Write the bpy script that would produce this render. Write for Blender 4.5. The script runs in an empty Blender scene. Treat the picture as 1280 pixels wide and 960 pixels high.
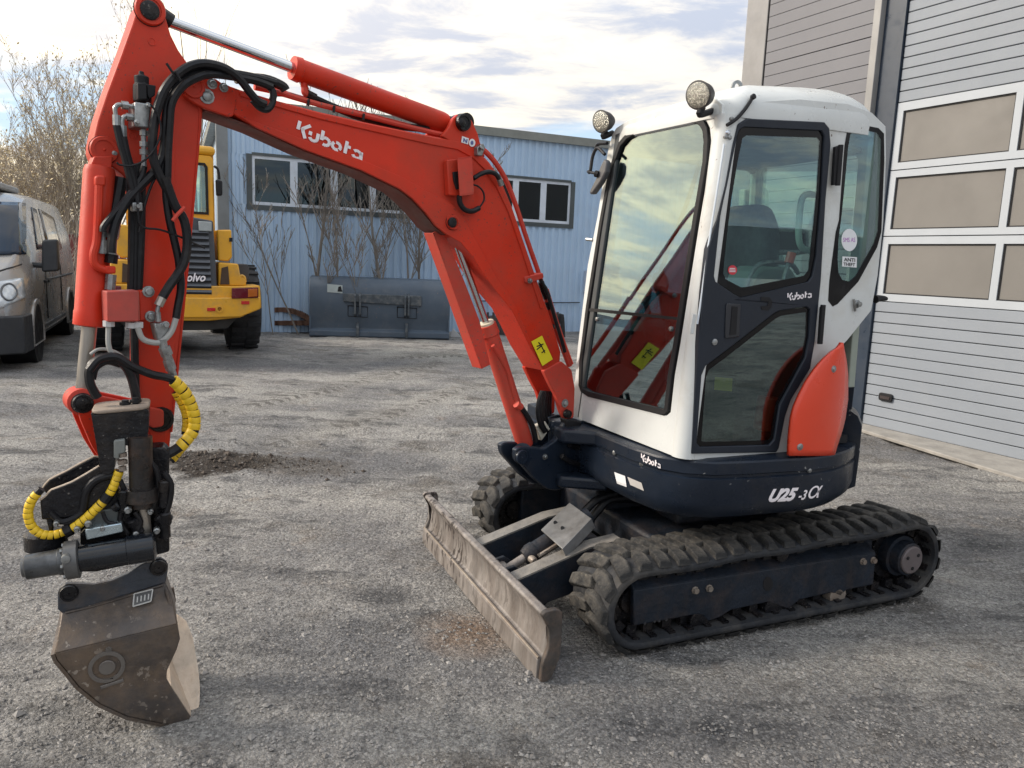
import bpy, bmesh, math, random
import numpy as np
from mathutils import Vector, Matrix, geometry
random.seed(7); np.random.seed(7)
V = Vector
S = bpy.context.scene
COL = S.collection
# ------------------------------------------------------------------ camera
CP_, CR_, CF_, CH_ = math.radians(9.05), math.radians(2.25), 955.0, 1.55
FW = V((0, math.cos(CP_), -math.sin(CP_))); _up = V((0, math.sin(CP_), math.cos(CP_))); _rt = V((1, 0, 0))
RT = _rt*math.cos(CR_) + _up*math.sin(CR_); UP = _up*math.cos(CR_) - _rt*math.sin(CR_)
EYE = V((0, 0, CH_))
cd = bpy.data.cameras.new('camera'); cam = bpy.data.objects.new('camera', cd); COL.objects.link(cam)
cd.sensor_width = 36; cd.lens = CF_/1280*36; cd.clip_start = .05; cd.clip_end = 3000
m = Matrix((RT, UP, -FW)).transposed().to_4x4(); m.translation = EYE; cam.matrix_world = m
S.camera = cam
# ------------------------------------------------------------------ light
S.view_settings.view_transform = 'Standard'; S.view_settings.look = 'None'
S.view_settings.exposure = 1.2; S.view_settings.gamma = 1
SUN_AZ, SUN_EL = math.radians(-92), math.radians(30)      # azimuth from +Y, clockwise positive
SD = V((math.sin(SUN_AZ)*math.cos(SUN_EL), math.cos(SUN_AZ)*math.cos(SUN_EL), math.sin(SUN_EL)))
sl = bpy.data.lights.new('sun', 'SUN'); sl.energy = 1.6; sl.angle = math.radians(14); sl.color = (1, .90, .78)
so = bpy.data.objects.new('sun', sl); COL.objects.link(so); so.rotation_euler = SD.to_track_quat('Z', 'Y').to_euler()
wd = bpy.data.worlds.new('World'); S.world = wd; wd.use_nodes = True
OFFS = (1.4, 9.2, 0)
def build_world():
    nt = wd.node_tree; N = nt.nodes; L = nt.links; N.clear()
    out = N.new('ShaderNodeOutputWorld'); bg = N.new('ShaderNodeBackground'); L.new(bg.outputs[0], out.inputs[0])
    bg.inputs[1].default_value = .12
    sky = N.new('ShaderNodeTexSky'); sky.sky_type = 'NISHITA'; sky.sun_disc = False
    sky.sun_elevation = SUN_EL; sky.sun_rotation = SUN_AZ
    tc = N.new('ShaderNodeTexCoord'); sp = N.new('ShaderNodeSeparateXYZ'); L.new(tc.outputs['Generated'], sp.inputs[0])
    def mt(op, a, b=None, clamp=False):
        n = N.new('ShaderNodeMath'); n.operation = op; n.use_clamp = clamp
        for i, q in enumerate((a, b)):
            if q is None: continue
            if isinstance(q, (int, float)): n.inputs[i].default_value = q
            else: L.new(q, n.inputs[i])
        return n.outputs[0]
    def mix(f, a, b):
        n = N.new('ShaderNodeMix'); n.data_type = 'RGBA'
        for i, q in ((0, f), (6, a), (7, b)):
            if isinstance(q, (int, float)): n.inputs[i].default_value = q
            elif isinstance(q, tuple): n.inputs[i].default_value = (*q, 1)
            else: L.new(q, n.inputs[i])
        return n.outputs[2]
    zz = mt('ADD', mt('MAXIMUM', sp.outputs[2], 0.0), .12)
    cx = mt('DIVIDE', sp.outputs[0], zz); cy = mt('DIVIDE', sp.outputs[1], zz)
    cb = N.new('ShaderNodeCombineXYZ'); L.new(cx, cb.inputs[0]); L.new(cy, cb.inputs[1])
    def noise(sc, det, rough, off, dist=0):
        mp = N.new('ShaderNodeMapping'); mp.inputs['Location'].default_value = off
        mp.inputs['Rotation'].default_value = (0, 0, .5); mp.inputs['Scale'].default_value = (1, 1.5, 1)
        L.new(cb.outputs[0], mp.inputs[0])
        n = N.new('ShaderNodeTexNoise'); n.inputs['Scale'].default_value = sc; n.inputs['Detail'].default_value = det
        n.inputs['Roughness'].default_value = rough; n.inputs['Distortion'].default_value = dist
        L.new(mp.outputs[0], n.inputs[0]); return n.outputs[0]
    def ramp(f, a, b):
        n = N.new('ShaderNodeMapRange'); n.interpolation_type = 'SMOOTHSTEP'
        n.inputs[1].default_value = a; n.inputs[2].default_value = b; L.new(f, n.inputs[0]); return n.outputs[0]
    cover = ramp(noise(.55, 8, .58, OFFS, .4), .36, .50)
    body = ramp(noise(2.3, 7, .6, (1.2, 5.5, 2), .3), .38, .62)
    dt = N.new('ShaderNodeVectorMath'); dt.operation = 'DOT_PRODUCT'; L.new(tc.outputs['Generated'], dt.inputs[0]); dt.inputs[1].default_value = (-.87, .46, .19)   # the thin, bright part of the cloud cover
    dd = mt('MAXIMUM', dt.outputs['Value'], 0)
    glow = mt('POWER', dd, 3.3); glow2 = mt('POWER', dd, 40.0)
    shade = mix(glow, (2.0, 2.2, 2.65), (4.6, 4.2, 3.8))
    lit = mix(glow, (3.75, 3.55, 3.2), (9.2, 7.7, 5.2))
    cl = mix(body, shade, lit)
    base = mix(cover, sky.outputs[0], cl)
    bl = mix(.75, sky.outputs[0], (2.1, 2.7, 3.4))
    base = mix(cover, bl, cl)
    add = N.new('ShaderNodeMix'); add.data_type = 'RGBA'; add.blend_type = 'ADD'; L.new(glow2, add.inputs[0]); L.new(base, add.inputs[6]); add.inputs[7].default_value = (2.2, 1.7, .9, 1)
    zg = mt('ADD', mt('MULTIPLY', mt('MAXIMUM', sp.outputs[2], 0.0), .9), .88)
    vm = N.new('ShaderNodeVectorMath'); vm.operation = 'SCALE'; L.new(add.outputs[2], vm.inputs[0]); L.new(zg, vm.inputs[3])
    L.new(vm.outputs[0], bg.inputs[0])
build_world()
# ------------------------------------------------------------------ helpers
def ray(u, v): return FW + RT*((u-640)/CF_) - UP*((v-480)/CF_)
def G(u, v, z=0.0):
    d = ray(u, v); return EYE + d*((z-CH_)/d.z)
class Plane:
    """a real plane of the place; used to size flat outlines standing on it"""
    def __init__(s, p0, n): s.p0 = V(p0); s.n = V(n).normalized()
    def __call__(s, u, v, off=0.0):
        d = ray(u, v); p = s.p0 + s.n*off
        return EYE + d*((p-EYE).dot(s.n)/d.dot(s.n))
    def many(s, pts, off=0.0): return [s(u, v, off) for u, v in pts]
def az(a): return V((math.sin(math.radians(a)), math.cos(math.radians(a)), 0))
A0 = G(800, 822); _d = (G(1130, 757)-A0).normalized(); _n = V((-_d.y, _d.x, 0))
def W(x, y, z=0): return A0 + _d*x + _n*y + V((0, 0, z))
def tag(o, label=None, cat=None, group=None, kind=None):
    if label: o['label'] = label
    if cat: o['category'] = cat
    if group: o['group'] = group
    if kind: o['kind'] = kind
    return o
def empty(name, loc, rz=0):
    o = bpy.data.objects.new(name, None); COL.objects.link(o); o.location = loc; o.rotation_euler = (0, 0, rz)
    o.empty_display_size = .2
    return o
def wm(o):
    m = Matrix.LocRotScale(o.location, o.rotation_euler, o.scale)
    return (wm(o.parent) @ m) if o.parent else m
def far(pts, vec): return [V(p)+V(vec) for p in pts]
class M:
    def __init__(s): s.bm = bmesh.new()
    def poly(s, pts):
        vs = [s.bm.verts.new(p) for p in pts]; s.bm.faces.new(vs); return s
    def prism(s, pts, vec):
        vec = V(vec); a = [s.bm.verts.new(p) for p in pts]; b = [s.bm.verts.new(V(p)+vec) for p in pts]
        n = len(pts)
        s.bm.faces.new(a); s.bm.faces.new(list(reversed(b)))
        for i in range(n): s.bm.faces.new((a[(i+1) % n], a[i], b[i], b[(i+1) % n]))
        return s
    def plate(s, outer, holes, vec):
        vec = V(vec); loops = [outer]+holes; flat = [V(p) for l in loops for p in l]
        tris = geometry.tessellate_polygon([[V(p) for p in l] for l in loops])
        a = [s.bm.verts.new(p) for p in flat]; b = [s.bm.verts.new(p+vec) for p in flat]
        for t in tris:
            try: s.bm.faces.new([a[i] for i in t]); s.bm.faces.new([b[i] for i in reversed(t)])
            except ValueError: pass
        k = 0
        for l in loops:
            n = len(l)
            for i in range(n):
                s.bm.faces.new((a[k+i], a[k+(i+1) % n], b[k+(i+1) % n], b[k+i]))
            k += n
        return s
    def box(s, c, sx, sy, sz, rot=None):
        c = V(c); R = rot or Matrix.Identity(3); vs = []
        for i in (-1, 1):
            for j in (-1, 1):
                for k in (-1, 1): vs.append(s.bm.verts.new(c + R @ V((i*sx/2, j*sy/2, k*sz/2))))
        for f in ((0, 1, 3, 2), (4, 6, 7, 5), (0, 4, 5, 1), (2, 3, 7, 6), (0, 2, 6, 4), (1, 5, 7, 3)):
            s.bm.faces.new([vs[i] for i in f])
        return s
    def ring(s, c, t, r, n, up=None, ry=None):
        t = V(t).normalized(); u = (up or (V((0, 0, 1)) if abs(t.z) < .9 else V((1, 0, 0))))
        x = t.cross(u).normalized(); y = x.cross(t).normalized()
        return [s.bm.verts.new(V(c) + x*math.cos(2*math.pi*i/n)*r + y*math.sin(2*math.pi*i/n)*(ry or r)) for i in range(n)]
    def skin(s, rings, cap=True):
        for a, b in zip(rings, rings[1:]):
            n = len(a)
            for i in range(n): s.bm.faces.new((a[i], a[(i+1) % n], b[(i+1) % n], b[i]))
        if cap: s.bm.faces.new(list(reversed(rings[0]))); s.bm.faces.new(rings[-1])
        return s
    def cyl(s, p0, p1, r, n=20, r2=None):
        p0 = V(p0); p1 = V(p1); t = p1-p0
        return s.skin([s.ring(p0, t, r, n), s.ring(p1, t, r if r2 is None else r2, n)])
    def lathe(s, p0, ax, prof, n=24):
        """prof: (distance along ax, radius)"""
        ax = V(ax).normalized()
        return s.skin([s.ring(V(p0)+ax*h, ax, max(r, .0005), n) for h, r in prof])
    def tube(s, pts, r, n=8, smooth=4, rfun=None):
        pts = [V(p) for p in pts]
        if smooth and len(pts) > 2:
            P = [pts[0]*2-pts[1]]+pts+[pts[-1]*2-pts[-2]]; q = []
            for i in range(1, len(P)-2):
                for k in range(smooth):
                    t = k/smooth; a, b, c, d = P[i-1:i+3]
                    q.append(.5*((2*b)+(c-a)*t+(2*a-5*b+4*c-d)*t*t+(3*b-a-3*c+d)*t**3))
            q.append(pts[-1]); pts = q
        rings = []; x = None
        for i, p in enumerate(pts):
            t = (pts[min(i+1, len(pts)-1)]-pts[max(i-1, 0)])
            if t.length < 1e-6: t = V((0, 0, 1))
            t.normalize()
            if x is None:
                u = V((0, 0, 1)) if abs(t.z) < .9 else V((1, 0, 0)); x = t.cross(u).normalized()
            x = (x - t*x.dot(t)).normalized(); y = t.cross(x)
            rr = rfun(i/(len(pts)-1), i) if rfun else r
            rings.append([s.bm.verts.new(p+x*math.cos(2*math.pi*k/n)*rr+y*math.sin(2*math.pi*k/n)*rr) for k in range(n)])
        return s.skin(rings)
    def loft(s, loops, cap=True):
        return s.skin([[s.bm.verts.new(p) for p in l] for l in loops], cap)
    def obj(s, name, mat, parent=None, bevel=0, smooth=True, seg=2, ang=35):
        bm = s.bm
        bmesh.ops.recalc_face_normals(bm, faces=bm.faces)
        if parent: bm.transform(wm(parent).inverted())
        me = bpy.data.meshes.new(name); bm.to_mesh(me); bm.free()
        me.materials.append(mat)
        if smooth:
            me.polygons.foreach_set('use_smooth', [True]*len(me.polygons)); me.set_sharp_from_angle(angle=math.radians(ang))
        o = bpy.data.objects.new(name, me); COL.objects.link(o)
        if parent: o.parent = parent
        if bevel:
            b = o.modifiers.new('bevel', 'BEVEL'); b.width = bevel; b.segments = seg; b.limit_method = 'ANGLE'; b.angle_limit = math.radians(40); b.use_clamp_overlap = True
        return o
def arr(name, verts, faces, mat, parent=None, smooth=False):
    me = bpy.data.meshes.new(name); me.from_pydata(verts, [], faces); me.materials.append(mat)
    if smooth: me.polygons.foreach_set('use_smooth', [True]*len(me.polygons))
    o = bpy.data.objects.new(name, me); COL.objects.link(o)
    if parent: o.parent = parent
    return o
def inset(pts, k):
    c = sum((V(p) for p in pts), V())/len(pts); out = []
    n = len(pts); nrm = V()
    for i in range(n): nrm += (pts[i]-c).cross(pts[(i+1) % n]-c)
    nrm.normalize()
    for i in range(n):
        a, b, d = V(pts[i-1]), V(pts[i]), V(pts[(i+1) % n])
        e1 = (b-a).normalized(); e2 = (d-b).normalized(); n1 = nrm.cross(e1); n2 = nrm.cross(e2)
        bis = (n1+n2); bis = bis/max(bis.length_squared/2, .4) if bis.length > 1e-4 else n1
        out.append(b+bis*k)
    return out
def roundpoly(pts, r, n=4):
    """round the corners of a 3D polygon; r = one radius or list"""
    out = []; N = len(pts)
    for i in range(N):
        a, b, c = V(pts[i-1]), V(pts[i]), V(pts[(i+1) % N]); rr = r[i] if isinstance(r, (list, tuple)) else r
        e1 = a-b; e2 = c-b; k = min(rr, e1.length*.45, e2.length*.45)
        if k < 1e-4: out.append(b); continue
        p = b+e1.normalized()*k; q = b+e2.normalized()*k
        for j in range(n+1):
            t = j/n; out.append(p*(1-t)**2+b*2*t*(1-t)+q*t*t)
    return out
# ------------------------------------------------------------------ materials
def mat(name, col, rough=.5, metal=0, var=.15, vs=3.0, dirt=None, dirt_amt=0, ds=2.0, bump=0, bs=60, spec=.5, coat=0, chips=None, chip_amt=0, stretch=None, rvar=.15, cs=38):
    m = bpy.data.materials.new(name); m.use_nodes = True; nt = m.node_tree; N = nt.nodes; L = nt.links
    b = N['Principled BSDF']; b.inputs['Metallic'].default_value = metal; b.inputs['Specular IOR Level'].default_value = spec
    b.inputs['Coat Weight'].default_value = coat; b.inputs['Coat Roughness'].default_value = .12
    tc = N.new('ShaderNodeTexCoord'); src = tc.outputs['Object']
    if stretch:
        mp = N.new('ShaderNodeMapping'); mp.inputs['Scale'].default_value = stretch; L.new(src, mp.inputs[0]); src = mp.outputs[0]
    def noise(sc, det=6, ro=.6):
        n = N.new('ShaderNodeTexNoise'); n.inputs['Scale'].default_value = sc; n.inputs['Detail'].default_value = det; n.inputs['Roughness'].default_value = ro
        L.new(src, n.inputs[0]); return n.outputs[0]
    def mr(f, a, b_, c, d):
        n = N.new('ShaderNodeMapRange'); n.inputs[1].default_value = a; n.inputs[2].default_value = b_; n.inputs[3].default_value = c; n.inputs[4].default_value = d; L.new(f, n.inputs[0]); return n.outputs[0]
    def mix(f, a, c, bt='MIX'):
        n = N.new('ShaderNodeMix'); n.data_type = 'RGBA'; n.blend_type = bt
        for i, q in ((0, f), (6, a), (7, c)):
            if isinstance(q, (int, float)): n.inputs[i].default_value = q
            elif isinstance(q, tuple): n.inputs[i].default_value = (*q[:3], 1)
            else: L.new(q, n.inputs[i])
        return n.outputs[2]
    n1 = noise(vs); c = mix(mr(n1, .3, .7, 0, 1), tuple(x*(1-var) for x in col), tuple(min(1, x*(1+var)) for x in col))
    if dirt:
        n2 = noise(ds, 9, .7); c = mix(mr(n2, .62-.35*dirt_amt, .72, 0, min(1, .35+dirt_amt*.65)), c, dirt)
    if chips:
        n3 = noise(cs, 4, .55); n4 = noise(2.2, 2, .5); 
        mm = N.new('ShaderNodeMath'); mm.operation = 'MULTIPLY'; L.new(mr(n3, .70-.12*chip_amt, .73-.12*chip_amt, 0, 1), mm.inputs[0]); L.new(mr(n4, .42, .6, 0, 1), mm.inputs[1])
        c = mix(mm.outputs[0], c, chips)
    L.new(c, b.inputs['Base Color'])
    L.new(mr(noise(vs*2.3+1), .3, .7, max(.03, rough-rvar), min(1, rough+rvar)), b.inputs['Roughness'])
    if bump:
        bp = N.new('ShaderNodeBump'); bp.inputs['Strength'].default_value = bump; bp.inputs['Distance'].default_value = .01
        L.new(noise(bs, 5, .6), bp.inputs['Height']); L.new(bp.outputs[0], b.inputs['Normal'])
    return m
def glass(name, tint, refl=.35, rough=.0):
    m = bpy.data.materials.new(name); m.use_nodes = True; nt = m.node_tree; N = nt.nodes; L = nt.links; N.clear()
    o = N.new('ShaderNodeOutputMaterial'); t = N.new('ShaderNodeBsdfTransparent'); t.inputs[0].default_value = (*tint, 1)
    g = N.new('ShaderNodeBsdfGlossy'); g.inputs['Roughness'].default_value = rough; g.inputs[0].default_value = (.80, .94, 1, 1)
    lw = N.new('ShaderNodeLayerWeight'); lw.inputs[0].default_value = .5
    mr = N.new('ShaderNodeMapRange'); mr.inputs[1].default_value = 0; mr.inputs[2].default_value = 1; mr.inputs[3].default_value = refl; mr.inputs[4].default_value = .68
    L.new(lw.outputs['Facing'], mr.inputs[0])
    pw = N.new('ShaderNodeMath'); pw.operation = 'POWER'; pw.inputs[1].default_value = 2.0; L.new(lw.outputs['Facing'], pw.inputs[0]); L.new(pw.outputs[0], mr.inputs[0])
    mx = N.new('ShaderNodeMixShader'); L.new(mr.outputs[0], mx.inputs[0]); L.new(t.outputs[0], mx.inputs[1]); L.new(g.outputs[0], mx.inputs[2]); L.new(mx.outputs[0], o.inputs[0])
    return m
DUST = (.30, .27, .235)
RED = mat('red_paint', (.60, .032, .010), .46, spec=.3, var=.14, vs=2.0, dirt=(.36, .055, .032), dirt_amt=.6, ds=2.8, chips=(.13, .05, .04), chip_amt=.5, cs=95, bump=.06, bs=25)
REDF = mat('faded_red_paint', (.55, .055, .035), .6, spec=.3, var=.16, vs=3, dirt=(.34, .09, .06), dirt_amt=.5, ds=4, chips=(.18, .09, .07), chip_amt=.6, cs=85)
WHITE = mat('white_paint', (.62, .64, .63), .32, var=.05, vs=2, dirt=(.46, .43, .37), dirt_amt=.35, ds=2.6, chips=(.16, .12, .1), chip_amt=.1, bump=.03, bs=10)
NAVY = mat('navy_paint', (.011, .017, .029), .34, var=.2, vs=4, dirt=(.045, .043, .042), dirt_amt=.3, ds=3, chips=(.30, .30, .29), chip_amt=.1, bump=.08, bs=160, spec=.3)
DOORN = mat('door_navy', (.018, .023, .033), .45, var=.12, vs=4, bump=.1, bs=260, spec=.3)
BLACK = mat('black_rubber_seal', (.012, .012, .014), .55, spec=.3)
HOSE = mat('hose_rubber', (.009, .009, .011), .42, var=.3, vs=20, dirt=(.05, .045, .04), dirt_amt=.25, ds=12, spec=.3)
RUB = mat('track_rubber', (.022, .024, .028), .7, var=.3, vs=9, dirt=(.11, .10, .088), dirt_amt=.4, ds=5, bump=.5, bs=50, spec=.3)
LUG = mat('worn_track_lug', (.028, .028, .028), .85, var=.35, vs=13, dirt=(.24, .215, .18), dirt_amt=.45, ds=5, chips=(.30, .26, .2), chip_amt=.5, bump=.7, bs=60, spec=.3)
UNDER = mat('undercarriage_paint', (.011, .016, .025), .55, var=.35, vs=6, dirt=(.055, .04, .034), dirt_amt=.4, ds=7, bump=.4, bs=50, spec=.3)
GREASE = mat('greasy_black_steel', (.008, .008, .010), .30, var=.4, vs=12, dirt=(.045, .036, .03), dirt_amt=.4, ds=10, bump=.5, bs=45, chips=(.22, .20, .18), chip_amt=.3, cs=90, spec=.3)
STEEL = mat('worn_steel', (.27, .235, .20), .5, metal=.35, var=.3, vs=7, dirt=(.15, .085, .055), dirt_amt=.55, ds=6, bump=.3, bs=40, chips=(.05, .045, .04), chip_amt=.5)
BLADEM = mat('worn_blade_steel', (.245, .222, .205), .6, metal=.15, var=.45, vs=9, dirt=(.10, .075, .06), dirt_amt=.6, ds=8, bump=.5, bs=45, chips=(.045, .035, .03), chip_amt=1.3, stretch=(1, 1, .3))
BUCKM = mat('worn_bucket_steel', (.075, .065, .06), .42, metal=.35, var=.5, vs=5, dirt=(.27, .185, .115), dirt_amt=.62, ds=3.6, bump=.4, bs=30, chips=(.36, .31, .26), chip_amt=.7)
LIPM = mat('polished_lip_steel', (.55, .45, .35), .55, metal=.25, var=.2, vs=14, bump=.3, bs=60, dirt=(.3, .2, .13), dirt_amt=.3, ds=14)
CHROME = mat('chrome_rod', (.55, .58, .62), .14, metal=1, var=.08, rvar=.05)
DULLROD = mat('dull_rod', (.38, .35, .31), .35, metal=.8, var=.25, vs=20, stretch=(1, 1, .1))
ZINC = mat('zinc_fitting', (.30, .31, .31), .38, metal=.75, var=.35, vs=30, dirt=(.1, .09, .08), dirt_amt=.4, ds=25)
YEL = mat('yellow_hose_wrap', (.80, .52, .02), .45, var=.12, vs=14, dirt=(.32, .22, .05), dirt_amt=.35, ds=14)
YLAB = mat('yellow_label', (.85, .70, .02), .5, var=.04)
WLAB = mat('white_label', (.75, .76, .78), .5, var=.04)
LETTER = mat('white_lettering', (.85, .80, .82), .5, var=.04)
GREYL = mat('grey_cab_lining', (.055, .06, .062), .7, var=.1)
GLASSF = glass('windscreen_glass', (.42, .56, .58), .14)
GLASSD = glass('door_glass', (.72, .82, .80), .07)
GLASSL = glass('lower_door_glass', (.50, .60, .57), .09)
LAMPG = mat('lamp_lens', (.40, .385, .33), .12, metal=.6, var=.3, vs=90, bump=.9, bs=140)
REDL = mat('red_reflector', (.5, .02, .015), .25, var=.1)
BLACKG = mat('black_glass_print', (.006, .006, .007), .14, var=.1, spec=.25)
GAR = mat('grey_door_panel', (.255, .28, .315), .5, metal=0, spec=.25, rvar=.03, var=.06, vs=1.2, bump=.12, bs=170, dirt=(.29, .31, .34), dirt_amt=.3, ds=1)
GARW = mat('grey_wall_panel', (.19, .19, .205), .55, metal=0, spec=.25, rvar=.03, var=.05, vs=1.5)
ALU = mat('aluminium_frame', (.42, .45, .485), .5, metal=0, spec=.25, var=.04)
# ------------------------------------------------------------------ ground
_rs = np.random.RandomState(3)
_wl = np.concatenate([np.exp(_rs.uniform(math.log(.5), math.log(4), 26)), np.exp(_rs.uniform(math.log(.09), math.log(.45), 34))])
_an = _rs.uniform(0, 2*math.pi, 60); _ph = _rs.uniform(0, 6.28, 60)
MOUND = G(272, 582); MOUND2 = G(370, 582)
def gz(x, y):
    x = np.asarray(x, float); y = np.asarray(y, float); z = np.zeros_like(x)
    for l, a, p in zip(_wl, _an, _ph):
        z += np.sin((x*np.cos(a)+y*np.sin(a))*2*np.pi/l+p)*l*(.0016 if l > .45 else .0055)
    near = np.clip((28-np.hypot(x, y))/12, 0, 1); z *= near
    q = lambda c, sx, sy: np.exp(-((x-c.x)/sx)**2-((y-c.y)/sy)**2)
    r = np.sin(x*23+y*9)*np.sin(y*31-x*7)*.5+np.sin(x*51-y*37)*.25
    z += q(MOUND, .40, .26)*(.06+.022*r)+q(MOUND2, .40, .30)*(.02+.012*r)
    z += q(G(60, 610), .5, .3)*.03
    for k in range(3):            # shallow ruts left by wheels
        t = y-(6.1+.55*k)-.10*x+.12*np.sin(x*.9+k); z += -np.exp(-(t/.10)**2)*.016+np.exp(-((t-.19)/.07)**2)*.012*near*(1+.6*np.sin(x*38))
    return z
GRD = bpy.data.materials.new('gravel_ground'); GRD.use_nodes = True
def build_ground_mat():
    nt = GRD.node_tree; N = nt.nodes; L = nt.links; b = N['Principled BSDF']; tc = N.new('ShaderNodeTexCoord')
    def mp(sc=(1, 1, 1), rot=0):
        n = N.new('ShaderNodeMapping'); n.inputs['Scale'].default_value = sc; n.inputs['Rotation'].default_value = (0, 0, rot); L.new(tc.outputs['Object'], n.inputs[0]); return n.outputs[0]
    def noise(sc, det=6, ro=.6, v=None, out=0):
        n = N.new('ShaderNodeTexNoise'); n.inputs['Scale'].default_value = sc; n.inputs['Detail'].default_value = det; n.inputs['Roughness'].default_value = ro; L.new(v or tc.outputs['Object'], n.inputs[0]); return n.outputs[out]
    def mr(f, a, b_, c=0, d=1):
        n = N.new('ShaderNodeMapRange'); n.inputs[1].default_value = a; n.inputs[2].default_value = b_; n.inputs[3].default_value = c; n.inputs[4].default_value = d; L.new(f, n.inputs[0]); return n.outputs[0]
    def mix(f, a, c, bt='MIX'):
        n = N.new('ShaderNodeMix'); n.data_type = 'RGBA'; n.blend_type = bt
        for i, q in ((0, f), (6, a), (7, c)):
            if isinstance(q, (int, float)): n.inputs[i].default_value = q
            elif isinstance(q, tuple): n.inputs[i].default_value = (*q, 1)
            else: L.new(q, n.inputs[i])
        return n.outputs[2]
    def math_(op, a, b_):
        n = N.new('ShaderNodeMath'); n.operation = op
        for i, q in ((0, a), (1, b_)):
            if isinstance(q, (int, float)): n.inputs[i].default_value = q
            else: L.new(q, n.inputs[i])
        return n.outputs[0]
    c = mix(mr(noise(.8, 8, .62), .42, .58), (.30, .293, .29), (.50, .48, .45))
    c = mix(mr(noise(.55, 7, .6, mp((.6, 2.2, 1), .15)), .48, .62, 0, .75), c, (.55, .525, .49))
    c = mix(mr(noise(1.7, 9, .7, mp((.8, 1.9, 1), .1)), .52, .63, 0, .8), c, (.105, .105, .108))
    c = mix(mr(noise(3.3, 5, .6), .60, .70, 0, .35), c, (.33, .245, .17))
    c = mix(mr(noise(.33, 5, .55, mp((.7, 1.5, 1), -.2)), .50, .62, 0, .55), c, (.21, .21, .22))
    c = mix(mr(noise(1.15, 9, .72, mp((1, 1.6, 1), .4)), .54, .64, 0, .7), c, (.20, .18, .158))
    # stains with a place of their own: earth of the mound, rusty spot by the blade
    def spot(ctr, rx, ry, f0, f1):
        n = N.new('ShaderNodeVectorMath'); n.operation = 'SUBTRACT'; L.new(tc.outputs['Object'], n.inputs[0]); n.inputs[1].default_value = (ctr.x, ctr.y, 0)
        w = N.new('ShaderNodeVectorMath'); w.operation = 'MULTIPLY'; L.new(n.outputs[0], w.inputs[0]); w.inputs[1].default_value = (1/rx, 1/ry, 0)
        l = N.new('ShaderNodeVectorMath'); l.operation = 'LENGTH'; L.new(w.outputs[0], l.inputs[0])
        q = math_('ADD', l.outputs['Value'], math_('MULTIPLY', math_('SUBTRACT', noise(3.5, 7, .65), .5), 1.6)); return mr(q, f0, f1, 1, 0)
    c = mix(spot(MOUND, .44, .32, .8, 1.15), c, (.068, .055, .045))
    c = mix(math_('MULTIPLY', spot(MOUND2, .45, .3, .7, 1.2), .6), c, (.12, .10, .08))
    c = mix(math_('MULTIPLY', spot(G(590, 790), .26, .22, .3, 1.1), .6), c, (.30, .18, .10))
    c = mix(math_('MULTIPLY', spot(G(480, 745), .22, .16, .4, 1.1), .7), c, (.07, .072, .08))
    c = mix(math_('MULTIPLY', spot(G(60, 650), .5, .3, .4, 1.2), .55), c, (.09, .085, .08))
    c = mix(math_('MULTIPLY', spot(G(330, 455), 2.6, .8, .4, 1.2), .55), c, (.10, .11, .13))
    # tyre tread prints pressed into the track across the yard
    for (p, q_, wd, am) in ((G(150, 545), G(560, 452), .16, .55), (G(330, 560), G(640, 470), .13, .4), (G(420, 450), G(640, 442), .2, .45)):
        dd_ = (q_-p); ln_ = dd_.length; an_ = math.atan2(dd_.y, dd_.x)
        n = N.new('ShaderNodeMapping'); n.vector_type = 'TEXTURE'; n.inputs['Location'].default_value = (p.x, p.y, 0); n.inputs['Rotation'].default_value = (0, 0, an_); L.new(tc.outputs['Object'], n.inputs[0])
        s = N.new('ShaderNodeSeparateXYZ'); L.new(n.outputs[0], s.inputs[0])
        wob = math_('MULTIPLY', math_('SUBTRACT', noise(1.3, 3), .5), .5)
        ya = math_('ABSOLUTE', math_('ADD', s.outputs[1], wob), 0); band = mr(ya, wd*.6, wd, 1, 0)
        bar = math_('SINE', math_('ADD', math_('MULTIPLY', s.outputs[0], 42), math_('MULTIPLY', ya, 30)), 0); bar = mr(bar, .1, .5, 0, 1)
        rnd = mr(noise(1.1, 4), .42, .52, 0, 1); ends = math_('MULTIPLY', mr(s.outputs[0], -.2, .3, 0, 1), mr(s.outputs[0], ln_-.3, ln_+.3, 1, 0))
        k_ = math_('MULTIPLY', math_('MULTIPLY', band, bar), math_('MULTIPLY', rnd, ends)); c = mix(math_('MINIMUM', math_('MULTIPLY', k_, am*2.2), .9), c, (.075, .07, .068))
        c = mix(math_('MULTIPLY', math_('MULTIPLY', mr(ya, wd, wd*2.6, 1, 0), ends), .35), c, (.40, .375, .335))
    # individual small stones
    vo = N.new('ShaderNodeTexVoronoi'); vo.inputs['Scale'].default_value = 75; L.new(tc.outputs['Object'], vo.inputs[0])
    vo2 = N.new('ShaderNodeTexVoronoi'); vo2.inputs['Scale'].default_value = 190; L.new(tc.outputs['Object'], vo2.inputs[0])
    sep = N.new('ShaderNodeSeparateColor'); L.new(vo.outputs['Color'], sep.inputs[0]); sep2 = N.new('ShaderNodeSeparateColor'); L.new(vo2.outputs['Color'], sep2.inputs[0])
    k = math_('MULTIPLY', mr(sep.outputs[0], 0, 1, .70, 1.30), mr(sep2.outputs[1], 0, 1, .70, 1.30))
    k = math_('MULTIPLY', k, mr(vo.outputs['Distance'], 0, .6, 1.1, .78))
    hs = N.new('ShaderNodeHueSaturation'); L.new(k, hs.inputs['Value']); L.new(c, hs.inputs['Color'])
    c = mix(mr(sep.outputs[2], .955, .97, 0, .45), hs.outputs[0], (.46, .44, .41))
    L.new(c, b.inputs['Base Color']); b.inputs['Roughness'].default_value = .88; b.inputs['Specular IOR Level'].default_value = .3
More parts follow.
